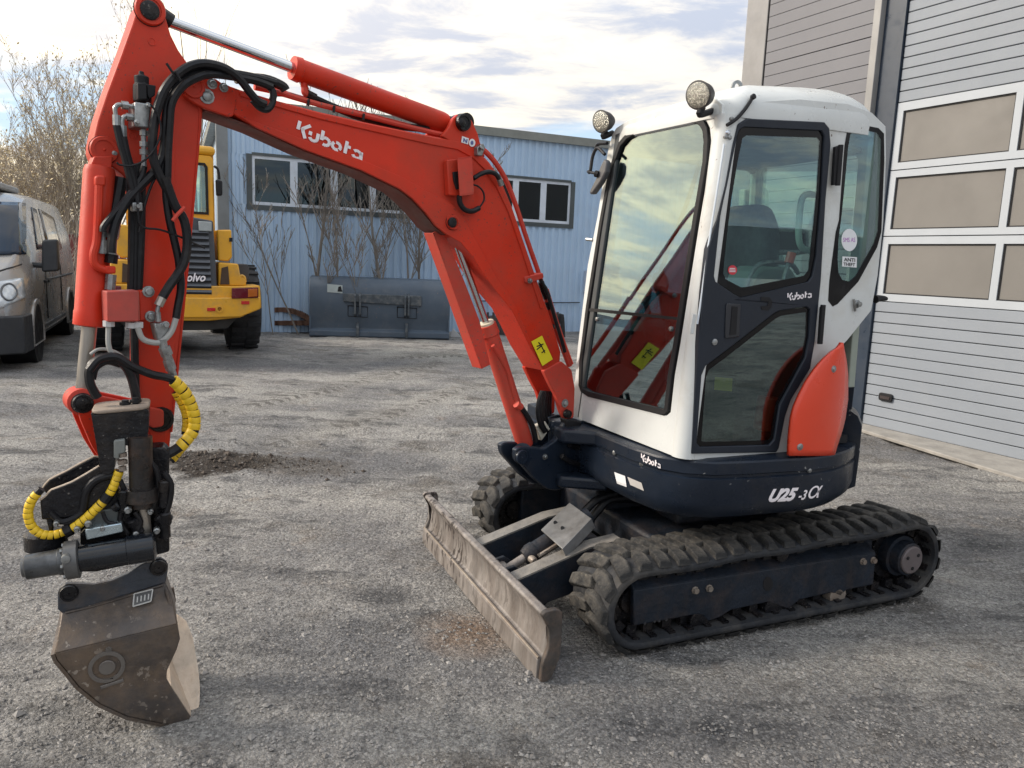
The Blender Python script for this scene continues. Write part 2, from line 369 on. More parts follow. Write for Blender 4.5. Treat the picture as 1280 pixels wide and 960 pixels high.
    h = math_('ADD', math_('MULTIPLY', vo.outputs['Distance'], -.9), math_('MULTIPLY', noise(26, 7, .75), 2.8))
    h = math_('ADD', h, math_('MULTIPLY', vo2.outputs['Distance'], -.35)); h = math_('ADD', h, math_('MULTIPLY', noise(8, 8, .7), 5.0))
    bp = N.new('ShaderNodeBump'); bp.inputs['Strength'].default_value = 1.0; bp.inputs['Distance'].default_value = .017; L.new(h, bp.inputs['Height']); L.new(bp.outputs[0], b.inputs['Normal'])
build_ground_mat()
def build_ground():
    t = np.linspace(-1, 1, 641); xs = np.sign(t)*(np.sinh(np.abs(t)*7.2)/np.sinh(7.2))*500+t*9
    t2 = np.linspace(-.45, 1, 760); ys = 4+np.sign(t2)*(np.sinh(np.abs(t2)*6.6)/np.sinh(6.6))*600+t2*9
    X, Y = np.meshgrid(xs, ys); Z = gz(X, Y); Z[np.hypot(X, Y) > 30] = -.0
    nx, ny = len(xs), len(ys); co = np.stack([X, Y, Z], -1).reshape(-1, 3)
    i = np.arange((nx-1)*(ny-1)); r = i//(nx-1); c = i % (nx-1); a = r*nx+c
    o = arr('ground', co.tolist(), np.stack([a, a+1, a+nx+1, a+nx], -1).tolist(), GRD, smooth=True)
    tag(o, kind='structure')
    # loose pebbles
    P = mat('pebble_stone', (.19, .18, .17), .85, var=.5, vs=5, dirt=(.50, .48, .45), dirt_amt=.35, ds=9)
    n = 24000; u = _rs.uniform(-60, 1340, n); v = 400+560*_rs.beta(1.2, 1.05, n)
    k = (u-640)/CF_; q = (v-480)/CF_
    D = np.array(FW)[None]+np.array(RT)[None]*k[:, None]-np.array(UP)[None]*q[:, None]
    tt = -CH_/D[:, 2]; x = D[:, 0]*tt; y = D[:, 1]*tt; ok = np.hypot(x, y) < 9; x, y = x[ok], y[ok]; n = len(x)
    s = np.exp(_rs.normal(math.log(.0042), .5, n)); s = np.clip(s, .002, .019)
    base = np.array([(1, 0, 0), (-1, 0, 0), (0, 1, 0), (0, -1, 0), (0, 0, .8), (0, 0, -.8)])
    v0 = base[None]*_rs.uniform(.6, 1.35, (n, 6, 1))*s[:, None, None]; an = _rs.uniform(0, 6.28, n); ca, sa = np.cos(an)[:, None], np.sin(an)[:, None]
    vx = v0[..., 0]*ca-v0[..., 1]*sa; vy = v0[..., 0]*sa+v0[..., 1]*ca; vz = v0[..., 2]*.7
    co = np.stack([vx+x[:, None], vy+y[:, None], vz+gz(x, y)[:, None]+s[:, None]*.15], -1).reshape(-1, 3)
    f = np.array([(0, 2, 4), (2, 1, 4), (1, 3, 4), (3, 0, 4), (2, 0, 5), (1, 2, 5), (3, 1, 5), (0, 3, 5)])
    F = (f[None]+(np.arange(n)*6)[:, None, None]).reshape(-1, 3)
    o = arr('loose_gravel', co.tolist(), F.tolist(), P)
    tag(o, 'loose grey gravel scattered over the yard', 'gravel', kind='stuff')
build_ground()
def clods():
    rs = np.random.RandomState(8); n = 420; a = rs.normal(0, 1, (n, 2)); x = MOUND.x+a[:, 0]*.27; y = MOUND.y+a[:, 1]*.17
    k = int(n*.25); x[:k] = MOUND2.x+rs.normal(0, .26, k); y[:k] = MOUND2.y+rs.normal(0, .16, k); s = np.clip(np.exp(rs.normal(math.log(.0075), .55, n)), .003, .024)
    base = np.array([(1, 0, 0), (-1, 0, 0), (0, 1, 0), (0, -1, 0), (0, 0, .8), (0, 0, -.8)]); v0 = base[None]*rs.uniform(.6, 1.3, (n, 6, 1))*s[:, None, None]
    co = v0+np.stack([x, y, gz(x, y)+s*.2], -1)[:, None, :]; f = np.array([(0, 2, 4), (2, 1, 4), (1, 3, 4), (3, 0, 4), (2, 0, 5), (1, 2, 5), (3, 1, 5), (0, 3, 5)])
    o = arr('soil_clods', co.reshape(-1, 3).tolist(), (f[None]+(np.arange(n)*6)[:, None, None]).reshape(-1, 3).tolist(), mat('dark_soil', (.07, .056, .045), .95, var=.4, vs=8)); tag(o, 'dark brown soil clods on the spilled earth behind the tool', 'soil', kind='stuff')
clods()
# ------------------------------------------------------------------ grey garage building
def garage():
    p0 = G(1077, 533); e = az(-28.9); nrm = V((e.y, -e.x, 0)); gp = Plane(p0, nrm)
    sz = lambda u, v: ((gp(u, v)-p0).dot(e), gp(u, v).z)
    P = lambda s, z, o=0: p0+e*s+nrm*o+V((0, 0, z))
    def slab(mm, s0, s1, z0, z1, o0, o1): mm.prism([P(s0, z0, o0), P(s1, z0, o0), P(s1, z1, o0), P(s0, z1, o0)], nrm*(o1-o0))
    TOP = 7.2; root = empty('garage_building', P(-1, 0, 2)); tag(root, 'grey metal clad garage building with a large sectional door', 'garage')
    zs = [sz(1280, y)[1] for y in (100.9, 197.8, 293.4, 389.1)]
    zp = [(sz(1270.8, 115)[1], sz(1261.4, 189.2)[1]), (sz(1258.7, 210)[1], sz(1251, 284)[1]), (sz(1247.5, 304.7)[1], sz(1239, 375.3)[1])]
    sl, sr = sz(1122.5, 131)[0], -4.3
    pl = sz(1129.4, 138)[0]; pr_ = sz(1271, 115)[0]; pl2 = sz(1278.6, 130)[0]; pw = pl-pr_; gap = pr_-pl2
    # door: lower slats
    zb, zt = .03, zs[3]; nsl = 12; h = (zt-zb)/nsl
    door = M(); slab(door, sr, sl, .0, TOP-1.2, .045, .10); dr = door.obj('sectional_door', GAR, root)
    def slat(z0, z1):
        mm = M(); slab(mm, sr, sl, z0+.004, z1-.004, 0, .047); return mm.obj('door_slat', GAR, dr, bevel=.004, seg=1)
    for i in range(nsl): slat(zb+i*h, zb+(i+1)*h)
    z = zs[0]; h2 = (sz(1280, 69.4)[1]-z)/2
    while z < TOP-1.3: slat(z, z+h2); z += h2
    sb = M(); slab(sb, sr, sl, -.0, .028, .005, .06); sb.obj('door_bottom_seal', BLACK, dr)
    # frames with panes
    fz = [zs[0], zs[1], zs[2], zs[3]]
    for i in range(3):
        outer = [P(sr, fz[i+1]+.005), P(sl, fz[i+1]+.005), P(sl, fz[i]-.005), P(sr, fz[i]-.005)]; holes = []; s = pl
        while s-pw > sr: holes.append([P(s, zp[i][1]), P(s-pw, zp[i][1]), P(s-pw, zp[i][0]), P(s, zp[i][0])]); s -= pw+gap
        mm = M(); mm.plate(outer, holes, nrm*.04); mm.obj('window_frame', ALU, dr)
        for hh in holes:
            g = M(); g.prism([q+nrm*.022 for q in hh], nrm*.01); g.obj('window_pane', PANE, dr)
            gk = M(); hi = inset(hh, .012); hi2 = inset(hh, .0); gk.plate([q+nrm*.012 for q in hi2], [[q+nrm*.012 for q in inset(hh, .012)]], nrm*.009); gk.obj('pane_gasket', BLACK, dr)
    hd = gp(1108, 496.5, -.004); R = Matrix((e, nrm, V((0, 0, 1)))).transposed()
    hm = M(); hm.prism(roundpoly([hd+e*.075+V((0, 0, .04)), hd-e*.075+V((0, 0, .04)), hd-e*.075-V((0, 0, .04)), hd+e*.075-V((0, 0, .04))], .025), -nrm*.022)
    ho = hm.obj('door_handle', BLACK, dr, bevel=.006); hm = M(); hm.prism(roundpoly([hd+q-nrm*.023 for q in (e*.055+V((0, 0, .012)), e*-.055+V((0, 0, .012)), e*-.05-V((0, 0, .018)), e*.05-V((0, 0, .018)))], .01), -nrm*.006); hm.obj('handle_grip', mat('grip', (.04, .03, .03), .4), dr)
    # pilaster, trim, cladding, corner
    s1, s2 = sz(1105, 60)[0], sz(1098, 60)[0]; s3, s4 = sz(970, 0)[0], sz(942, 0)[0]
    mm = M(); slab(mm, sl+.006, s1, 0, TOP, -.03, .3); mm.obj('door_jamb', mat('navy_jamb', (.025, .038, .06), .4, var=.08), root)
    mm = M(); slab(mm, s1+.003, s2+.02, 0, TOP, -.10, .3); mm.obj('edge_trim', mat('light_trim', (.28, .275, .27), .45), root, bevel=.006)
    mm = M(); slab(mm, s2+.021, s3, 0, TOP, -.045, .2); wl = mm.obj('wall', GARW, root)
    z = 0; k = 0
    while z < TOP-.13:
        mm = M(); slab(mm, s2+.022, s3-.002, z+(.006 if k % 6 == 0 else .0025), z+.13-.0025, -.085, -.04); mm.obj('wall_panel', GARW, wl, bevel=.002, seg=1); z += .13; k += 1
    mm = M(); slab(mm, s3+.02, s4, 0, TOP, -.09, .3); mm.obj('corner_trim', mat('corner_trim_grey', (.25, .245, .245), .45), root, bevel=.01)
    mm = M(); slab(mm, s3+.001, s3+.019, 0, TOP, -.05, .2); mm.obj('wall_joint', BLACK, root)
    mm = M(); mm.cyl(P(s3+.01, 0, -.085), P(s3+.01, TOP, -.085), .008, 8); mm.obj('corner_cable', BLACK, root)
    mm = M(); slab(mm, sr-3, sr-.006, 0, TOP, -.05, .3); mm.obj('side_wall', GARW, root)
    mm = M(); slab(mm, sr, sl, TOP-1.2, TOP, -.03, .3); mm.obj('wall_header', GARW, root)
    mm = M(); slab(mm, sr-3, s4, 0, TOP, .301, 7); mm.obj('building_body', GARW, root)
    mm = M(); slab(mm, sr-3.2, s4+.2, TOP, TOP+.2, -.3, 7.2); mm.obj('roof', mat('roof_grey', (.1, .1, .11), .6), root)
    si = M()
    q0 = G(1077, 541); q1 = G(1280, 604); dv = (q1-q0); dv.z = 0
    si.prism([q0-dv*.3, q0+dv*3, P(sr-1, 0, 0), P(s1, 0, 0)], V((0, 0, .035)))
    tag(si.obj('pavement', mat('concrete_sill', (.33, .31, .28), .85, var=.15, vs=6, dirt=(.17, .16, .15), dirt_amt=.6, ds=4, bump=.5, bs=60), bevel=.008), kind='structure')
PANE = mat('frosted_door_pane', (.175, .165, .152), .60, var=.10, vs=.8, spec=.5, bump=.03, bs=20)
garage()
# ------------------------------------------------------------------ light blue workshop
BLUE = mat('light_blue_sheet', (.43, .58, .76), .5, var=.05, vs=1.5, dirt=(.40, .50, .62), dirt_amt=.3, ds=1)
def workshop():
    p0 = G(722, 415); e = az(66.1); nrm = V((-e.y, e.x, 0)); bp = Plane(p0, nrm)
    P = lambda s, z, o=0: p0+e*s+nrm*o+V((0, 0, z))
    su = lambda u, v: (bp(u, v)-p0).dot(e)
    L0, L1, TOP = -7.62, 9.0, 4.31
    root = empty('workshop_building', P(-2, 0, 3)); tag(root, 'light blue corrugated metal workshop with white framed windows', 'building')
    def slab(mm, s0, s1, z0, z1, o0, o1): mm.prism([P(s0, z0, o0), P(s1, z0, o0), P(s1, z1, o0), P(s0, z1, o0)], nrm*(o1-o0)); return mm
    wins = [(su(315, 225), su(511.5, 250), 2.445, 3.36, 4), (su(571, 255), su(712, 255), 2.445, 3.36, 4)]
    # corrugated wall, cut round the windows
    def corr(s0, s1, z0, z1):
        mm = M(); per = .165; n = max(1, round((s1-s0)/per)); per = (s1-s0)/n; pts = []
        for i in range(n):
            a = s0+i*per; pts += [(a, 0), (a+per*.36, 0), (a+per*.5, -.028), (a+per*.86, -.028)]
        pts.append((s1, 0)); lo = [mm.bm.verts.new(P(s, z0, o)) for s, o in pts]; hi = [mm.bm.verts.new(P(s, z1, o)) for s, o in pts]
        for i in range(len(pts)-1): mm.bm.faces.new((lo[i], lo[i+1], hi[i+1], hi[i]))
        return mm.obj('corrugated_sheet', BLUE, root, smooth=False)
    z0, z1 = wins[0][2], wins[0][3]
    corr(L0, L1, .0, z0); corr(L0, L1, z1, TOP)
    corr(L0, wins[0][0], z0, z1); corr(wins[0][1], wins[1][0], z0, z1); corr(wins[1][1], L1, z0, z1)
    slab(M(), L0, L1, 0, TOP, .5, 8).obj('building_body', BLUE, root)
    TR = mat('dark_window_trim', (.07, .085, .09), .5); WF = mat('white_window_frame', (.62, .68, .76), .45)
    DG = glass('workshop_glass', (.10, .09, .11), .07)
    slab(M(), L0-.2, L1+.2, TOP-.13, TOP+.04, -.10, 8.2).obj('roof', mat('roof_edge_grey', (.22, .23, .21), .5), root)
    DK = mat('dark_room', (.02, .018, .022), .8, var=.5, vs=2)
    for s0, s1, za, zb, n in wins:
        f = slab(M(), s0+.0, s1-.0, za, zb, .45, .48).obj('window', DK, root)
        t = M(); slab(t, s0-.10, s0, za-.09, zb+.02, -.045, .02); slab(t, s1, s1+.10, za-.09, zb+.02, -.045, .02); slab(t, s0, s1, za-.09, za, -.045, .45); slab(t, s0, s1, zb, zb+.05, -.045, .45)
        t.obj('window_trim', TR, f); w = (s1-s0)/n
        holes = []; 
        for i in range(n): a = s0+i*w+(.05 if i == 0 else .07); b = s0+(i+1)*w-(.05 if i == n-1 else .07); holes.append([P(a, za+.06, -.02), P(b, za+.06, -.02), P(b, zb-.06, -.02), P(a, zb-.06, -.02)])
        mm = M(); mm.plate([P(s0, za, -.02), P(s1, za, -.02), P(s1, zb, -.02), P(s0, zb, -.02)], holes, nrm*.05); mm.obj('window_frame', WF, f)
        for h in holes: g = M(); g.prism([q+nrm*.02 for q in h], nrm*.006); g.obj('window_pane', DG, f)
    # things seen through the left window
    s0 = wins[0][0]
    mm = M(); mm.tube([P(s0+.35, 2.55, .25), P(s0+.5, 2.75, .25), P(s0+.72, 2.8, .25), P(s0+.85, 2.6, .25)], .12, 8)
    tag(mm.obj('red_cushion', mat('dull_red_cloth', (.5, .07, .10), .9)), 'dull red cushion behind the leftmost window of the blue workshop', 'cushion')
    mm = M(); mm.prism([P(s0+.03, 2.46, .36), P(s0+.6, 2.46, .36), P(s0+.5, 3.3, .36), P(s0+.03, 3.3, .36)], nrm*.02)
    tag(mm.obj('curtain', mat('curtain_cloth', (.32, .33, .30), .9, var=.4, vs=8)), 'pale curtain behind the leftmost window of the blue workshop', 'curtain')
    # grey corner post
    q = bp(284.5, 230); s = (q-p0).dot(e)
    slab(M(), s-.19, s+.01, 0, 4.2, -.12, .1).obj('corner_post', mat('grey_post', (.20, .22, .23), .6), root)
    # meter box
    s = su(735, 350); z = bp(733, 350).z
    b = M(); slab(b, s-.13, s+.13, z-.28, z+.22, -.16, -.03); mb = b.obj('meter_box', mat('pale_box', (.5, .56, .64), .5), bevel=.01)
    tag(mb, 'small pale meter box mounted on the blue workshop wall', 'meter box')
    b = M(); slab(b, s-.02, s+.10, z-.1, z+.08, -.175, -.161); b.obj('box_window', BLACKG, mb)
    b = M(); zz = bp(725, 378).z; b.tube([P(su(600, 376), zz, -.06), P(su(660, 377), zz-.02, -.06), P(su(723, 378), zz, -.06)], .012, 6)
    tag(b.obj('wall_cable', BLACK), 'thin dark cable along the lower wall of the blue workshop', 'cable')
WSP = Plane(G(722, 415), V((-az(66.1).y, az(66.1).x, 0)))
workshop()
# ------------------------------------------------------------------ red fence behind the van
def fence():
    a = V((-16.5, 14.2, 0)); b = V((-7.7, 17.9, 0)); e = (b-a).normalized(); n = V((-e.y, e.x, 0)); L = (b-a).length
    root = empty('board_fence', a); tag(root, 'weathered dark red board fence between the van and the trees', 'fence')
    fm = mat('weathered_red_board', (.20, .055, .05), .8, var=.3, vs=3, dirt=(.12, .09, .08), dirt_amt=.4)
    me = None; k = 0; s = 0
    while s < L:
        if me is None:
            mm = M(); mm.box(a+V((0, 0, .9)), .02, .13, 1.7, Matrix((n, e, V((0, 0, 1)))).transposed()); o = mm.obj('fence_board', fm, root, smooth=False); me = o
        else:
            o = me.copy(); COL.objects.link(o); o.parent = root
        o.location = e*s+V((0, 0, random.uniform(-.04, .03))); s += .145
    for z in (.4, 1.4): mm = M(); mm.prism([a+n*.02+V((0, 0, z)), b+n*.02+V((0, 0, z)), b+n*.02+V((0, 0, z+.09)), a+n*.02+V((0, 0, z+.09))], n*.04); mm.obj('fence_rail', fm, root)
fence()
# ------------------------------------------------------------------ mini excavator
from mathutils.bvhtree import BVHTree
EX = empty('mini_excavator', W(.76, .75), math.atan2(-_d.y, -_d.x))
tag(EX, 'red and white mini excavator on rubber tracks with tilting bucket and glazed cab', 'excavator')
class Surf:
    """ray casts picture points on finished parts, so that flat print follows their surface"""
    def __init__(s, *objs):
        vs = []; fs = []
        for o in objs:
            m = wm(o); k = len(vs); vs += [m @ v.co for v in o.data.vertices]; fs += [[i+k for i in p.vertices] for p in o.data.polygons]
        s.t = BVHTree.FromPolygons(vs, fs)
    def __call__(s, u, v, off=.001):
        d = ray(u, v).normalized(); h = s.t.ray_cast(EYE, d)
        if h[0] is None: return None
        n = h[1]; n = -n if n.dot(d) > 0 else n
        return h[0]+n*off
def print2d(name, polys, quad, surf, mat_, parent, off=.0012):
    """polys: flat polygons in the unit square (y up); quad: TL, TR, BR, BL picture points"""
    TL, TR, BR, BL = [V((*q, 0)) for q in quad]; mm = M(); vs = {}
    for p in polys:
        loop = []
        for x, y in p:
            q = (BL*(1-x)+BR*x)*(1-y)+(TL*(1-x)+TR*x)*y; w = surf(q.x, q.y, off)
            if w is None: loop = None; break
            loop.append(mm.bm.verts.new(w))
        if loop and len(loop) > 2: mm.bm.faces.new(loop)
    o = mm.obj(name, mat_, parent, smooth=False); sol = o.modifiers.new('thick', 'SOLIDIFY'); sol.thickness = .0008; sol.offset = 0
    return o
def ribbon(pts, w, asp):
    """thick flat polyline in unit letter space; asp = width/height of the whole print"""
    out = []; P = [V((x*asp, y)) for x, y in pts]
    for i in range(len(P)-1):
        a, b = P[i], P[i+1]; t = (b-a).normalized(); n = V((-t.y, t.x))*w/2
        q = [a-n, b-n, b+n, a+n]; out.append([(v.x/asp, v.y) for v in q])
    return out
def kubota():
    """K u b o t a, the stencil-like rounded lettering"""
    asp = 4.3; w = .205; out = []
    S_ = lambda pts: out.extend(ribbon([(x/asp, y) for x, y in pts], w, asp))
    arc = lambda cx, cy, r, a0, a1, n=9: [(cx+r*math.cos(math.radians(a0+(a1-a0)*i/n)), cy+r*math.sin(math.radians(a0+(a1-a0)*i/n))) for i in range(n+1)]
    S_([(.10, .42), (.10, 1.0)]); S_([(.78, .98), (.34, .56)]); S_([(.33, .60), (.62, .0)]); S_([(.34, .62), (.42, .45)])
    S_([(.86, .62), (.86, .36)]); S_(arc(1.10, .30, .24, 200, 350)); S_([(1.33, .66), (1.33, .26)])
    S_([(1.58, 1.0), (1.58, .34)]); S_(arc(1.82, .33, .25, 150, -120, 12))
    S_(arc(2.50, .33, .25, 300, 130, 10)); S_(arc(2.50, .33, .25, 100, -40, 8))
    S_([(3.10, .95), (3.06, .08)]); S_([(3.10, .60), (3.36, .60)])
    S_(arc(3.78, .33, .25, 140, -0, 8)); S_(arc(3.76, .30, .24, 200, 320, 8)); S_([(4.03, .60), (4.03, .02)])
    return out
def text_polys(txt, shear=0, bold=0.0):
    cu = bpy.data.curves.new('t', 'FONT'); cu.body = txt; cu.size = 1; cu.shear = shear; cu.offset = bold; cu.resolution_u = 3
    o = bpy.data.objects.new('t', cu); COL.objects.link(o); dg = bpy.context.evaluated_depsgraph_get(); me = bpy.data.meshes.new_from_object(o.evaluated_get(dg))
    vs = [v.co for v in me.vertices]; x0 = min(v.x for v in vs); x1 = max(v.x for v in vs); y0 = min(v.y for v in vs); y1 = max(v.y for v in vs)
    P = [[((vs[i].x-x0)/(x1-x0), (vs[i].y-y0)/(y1-y0)) for i in p.vertices] for p in me.polygons]
    bpy.data.objects.remove(o); bpy.data.curves.remove(cu); bpy.data.meshes.remove(me); return P
UNIT = [[(i/5, j/5), ((i+1)/5, j/5), ((i+1)/5, (j+1)/5), (i/5, (j+1)/5)] for i in range(5) for j in range(5)]
# ---- house (upper body)
HC = W(.76, .75)
def plan(k):
    r = .76-k; pts = []
    fr = [(.10, 1.40), (.09, 1.1), (.12, .35), (.15, .20), (.22, .10), (.33, .04), (.5, .015)]
    for x, y in fr: v = V((x-.76, y-.75)); l = v.length; v *= (l-k)/l; pts.append(W(.76+v.x, .75+v.y))
    for i in range(-12, 13):
        a = math.radians(i*7.2); pts.append(W(.76+r*math.cos(a), .75+r*math.sin(a)))
    for x, y in [(.5, 1.485), (.25, 1.46)]: v = V((x-.76, y-.75)); l = v.length; v *= (l-k)/l; pts.append(W(.76+v.x, .75+v.y))
    return pts
mm = M(); mm.loft([[p+V((0, 0, z)) for p in plan(k)] for k, z in ((.12, .515), (.05, .525), (.015, .56), (0, .60), (0, .700), (.011, .706), (.011, .716), (.001, .722), (.001, .768), (.006, .776), (.04, .782))])
HOUSE = mm.obj('upper_body', NAVY, EX, ang=28)
mm = M(); loops = []
for k, z in ((.02, .55), (-.012, .57), (-.015, .74), (-.01, .75), (-.014, .757), (-.012, .86), (.01, .905), (.05, .93), (.16, .935)):
    r = .76-k; a = [W(.76+r*math.cos(math.radians(q)), .75+r*math.sin(math.radians(q)), z) for q in range(-52, 53, 4)]
    ri = .5; b = [W(.76+ri*math.cos(math.radians(q)), .75+ri*math.sin(math.radians(q)), z) for q in range(52, -53, -8)]
    loops.append(a+b)
mm.loft(loops); CW = mm.obj('counterweight', NAVY, EX, ang=30)
# engine hood behind the cab (orange red cover)
def on_cyl(u, v, r):
    d = ray(u, v); c = HC; o = EYE-c; a = d.x**2+d.y**2; b = 2*(o.x*d.x+o.y*d.y); cc = o.x**2+o.y**2-r*r; D = b*b-4*a*cc
    if D < 0: D = 0
    return EYE+d*((-b-math.sqrt(D))/(2*a))
def lerp_tab(t, x):
    for (a, p), (b, q) in zip(t, t[1:]):
        if a <= x <= b: return p+(q-p)*(x-a)/(b-a)
    return t[-1][1] if x > t[-1][0] else t[0][1]
Lt = [(431, 1050.5), (437, 1041), (447, 1030), (458, 1020), (475, 1008), (492, 999), (508, 992), (521, 988.5), (545, 986), (568, 985)]
Rt = [(431, 1051.5), (440, 1053), (452, 1055.5), (470, 1057.5), (500, 1057.5), (525, 1054), (540, 1050), (550, 1046.5), (568, 1041)]
COVER = mat('orange_red_cover', (.72, .055, .018), .33, var=.05, vs=2, coat=.3)
mm = M(); rows = []
for i in range(19):
    v = 431+(569-431)*i/18; a, b = lerp_tab(Lt, v), lerp_tab(Rt, v); row = []
    for j in range(11):
        t = j/10; u = a+(b-a)*t; bul = .012*math.sin(math.pi*min(1, t*1.0))*math.sin(math.pi*i/18)
        row.append(mm.bm.verts.new(on_cyl(u, v-3*t*(1-i/18), .745+bul)))
    rows.append(row)
for a, b in zip(rows, rows[1:]):
    for j in range(10): mm.bm.faces.new((a[j], a[j+1], b[j+1], b[j]))
HOOD = mm.obj('side_cover', COVER, EX); s_ = HOOD.modifiers.new('thick', 'SOLIDIFY'); s_.thickness = .02; s_.offset = 0
for u, v in ((998, 558), (1039.5, 461)):
    p = Surf(HOOD)(u, v, 0); n = (p-HC); n.z = 0; n.normalize(); mm = M(); mm.lathe(p+n*.008, n, [(0, .016), (.004, .015), (.006, .008), (.010, .007)], 14); mm.obj('cover_screw', ZINC, HOOD)
mm = M(); mm.loft([[W(.76+r*math.cos(math.radians(q)), .75+r*math.sin(math.radians(q)), z) for q in range(-50, 66, 6)]+[W(1.1, 1.2, z), W(1.1, .35, z)] for r, z in ((.72, .93), (.72, 1.1), (.68, 1.25), (.6, 1.34), (.5, 1.36))])
mm.obj('engine_hood', NAVY, EX)
mm = M(); mm.prism([W(.6, 1.14, .77), W(1.1, 1.14, .77), W(1.1, 1.40, .77), W(.6, 1.40, .77)], V((0, 0, .32))); mm.obj('tank_cover', NAVY, EX, bevel=.03)
# slew ring
mm = M(); mm.cyl(W(.76, .75, .40), W(.76, .75, .53), .33, 32); mm.obj('slew_ring', UNDER, EX)
# ---- cab
CPl = Plane(W(0, .09), _n)
Cb, Ct = CPl(852, 574), CPl(907, 150)
fe = az(-28)
FPl = Plane(Cb, fe.cross(Ct-Cb).normalized()); 
if FPl.n.dot(_d) < 0: FPl = Plane(Cb, -FPl.n)        # normal points rearwards, off>0 = inside
def offpts(pts, n, o): return [p+n*o for p in pts]
side_outer = [(862, 575), (868, 520), (874, 470), (884, 400), (896, 330), (906, 270), (918, 190), (922, 140), (935, 128), (1000, 124), (1060, 130), (1090, 141), (1107, 158), (1107.5, 200), (1104, 280), (1097, 345), (1089, 388), (1060, 424), (1036, 450), (1012, 486), (994, 522), (987, 552), (986, 569)]
door_hole = [(866, 566), (970, 564), (979, 520), (986, 500), (1010, 461), (1016, 430), (1024, 351), (1030, 250), (1036, 181), (1034, 160), (1029, 154), (936, 150), (925, 157), (918, 185), (909, 232), (899, 275), (887, 311), (881, 364), (875, 433)]
qtr = [(1065, 158), (1085, 157.5), (1098, 160), (1105, 167), (1105.5, 200), (1101.7, 290), (1096.5, 309), (1073, 352), (1047, 380), (1041, 383), (1035.5, 376), (1037, 351), (1045, 290), (1049, 275), (1056, 182), (1059, 165)]
mm = M(); mm.plate(CPl.many(side_outer), [CPl.many(door_hole), CPl.many(qtr)], _n*.035)
CAB = mm.obj('cab', WHITE, EX, bevel=.004)
# door
dout = [(865, 567.5), (971, 565.5), (974, 560), (982, 520), (989, 500), (1013, 461), (1018.5, 430), (1026.5, 351), (1032.5, 250), (1038.8, 181), (1037, 160), (1031, 152.5), (935, 148), (923.5, 155), (916.5, 182), (907.5, 232), (897.5, 275), (885.4, 311), (879.3, 364), (873.4, 433)]
dwin = [(932, 158.5), (1027, 163), (1031, 170), (1027, 250), (1021, 320), (1016, 345), (1011, 352.5), (932, 371), (926, 372), (917, 367), (895, 352), (893, 345), (901, 270), (907, 240), (923, 166), (926, 161)]
dlow = [(1008, 383.5), (1013, 387), (1012, 420), (1007, 447), (975, 506), (968, 550), (962, 556.5), (876, 559), (871, 554), (877, 470), (882, 458), (905, 441), (968, 392), (975, 388.5)]
mm = M(); mm.plate(CPl.many(dout, -.014), [CPl.many(dwin, -.014), CPl.many(dlow, -.014)], _n*.03)
DOOR = mm.obj('cab_door', DOORN, EX, bevel=.005)
def pane(name, px_, pl, off, k, gl, parent, frit=BLACKG, clear=None):
    o = pl.many(px_, off); i = pl.many(clear, off) if clear else inset(o, k)
    cc = sum(o, V())/len(o)
    if not clear and (i[0]-cc).length > (o[0]-cc).length: i = inset(o, -k)
    f = M(); f.plate(o, [i], pl.n*.005); f.obj(name+'_border', frit, parent)
    g = M(); g.prism(offpts(i, pl.n, .001), pl.n*.003); return g.obj(name, gl, parent)
pane('door_window', dwin, CPl, -.004, .026, GLASSD, DOOR, clear=[(933, 169), (1022, 172), (1025, 176), (1021, 240), (1016, 290), (1011, 338), (1006, 344.5), (932, 359), (926, 359), (907, 349), (904, 342), (908, 300), (914, 250), (922, 202), (928, 173)])
pane('lower_door_window', dlow, CPl, -.004, .022, GLASSL, DOOR)
pane('quarter_window', qtr, CPl, -.002, .03, GLASSD, EX, clear=[(1068, 164), (1084, 163), (1097, 166), (1102, 174), (1101.5, 200), (1098, 288), (1093, 304), (1070, 345), (1062, 352), (1053, 350), (1048, 341), (1047, 325), (1048, 300), (1052, 270), (1056, 230), (1060, 185), (1063, 168)])
sf = Surf(DOOR)
print2d('door_lettering', kubota(), [(984, 366.5), (1015.5, 363), (1015.5, 371.8), (984, 375.8)], sf, LETTER, DOOR)
def flat(name, pts, pl, off, th, m, parent, bevel=0): mm = M(); mm.prism(pl.many(pts, off), -pl.n*th); return mm.obj(name, m, parent, bevel=bevel)
flat('door_handle', [(908, 379), (925, 380), (923, 421), (906, 423), (905.5, 418), (907, 382)], CPl, -.0145, .006, mat('door_handle_black', (.02, .022, .028), .35), DOOR, .003)
flat('handle_recess', [(915, 383), (922, 383.5), (920, 418), (912, 419)], CPl, -.021, .002, BLACK, DOOR)
mm = M(); mm.lathe(CPl(893, 427.5, -.014), -_n, [(0, .013), (.004, .013), (.006, .009)], 16); mm.obj('door_lock', ZINC, DOOR)
flat('latch_outline', [(951, 371), (961, 371.5), (965, 376), (964, 384), (960, 388), (952, 387), (951, 383), (959, 382), (960, 377), (951, 376)], CPl, -.0145, .002, BLACK, DOOR)
for (a, b, c, d) in ((1038, 181, 1054, 232), (1021, 381, 1032, 430)):
    mm = M(); mm.prism(CPl.many([(a+3, b+3), (c-4, b), (c-7, d-2), (a, d)], -.014), -_n*.016); mm.cyl(CPl(c-3, b, -.03), CPl(c-7, d, -.03), .011, 10); mm.obj('door_hinge', BLACK, DOOR, bevel=.002)
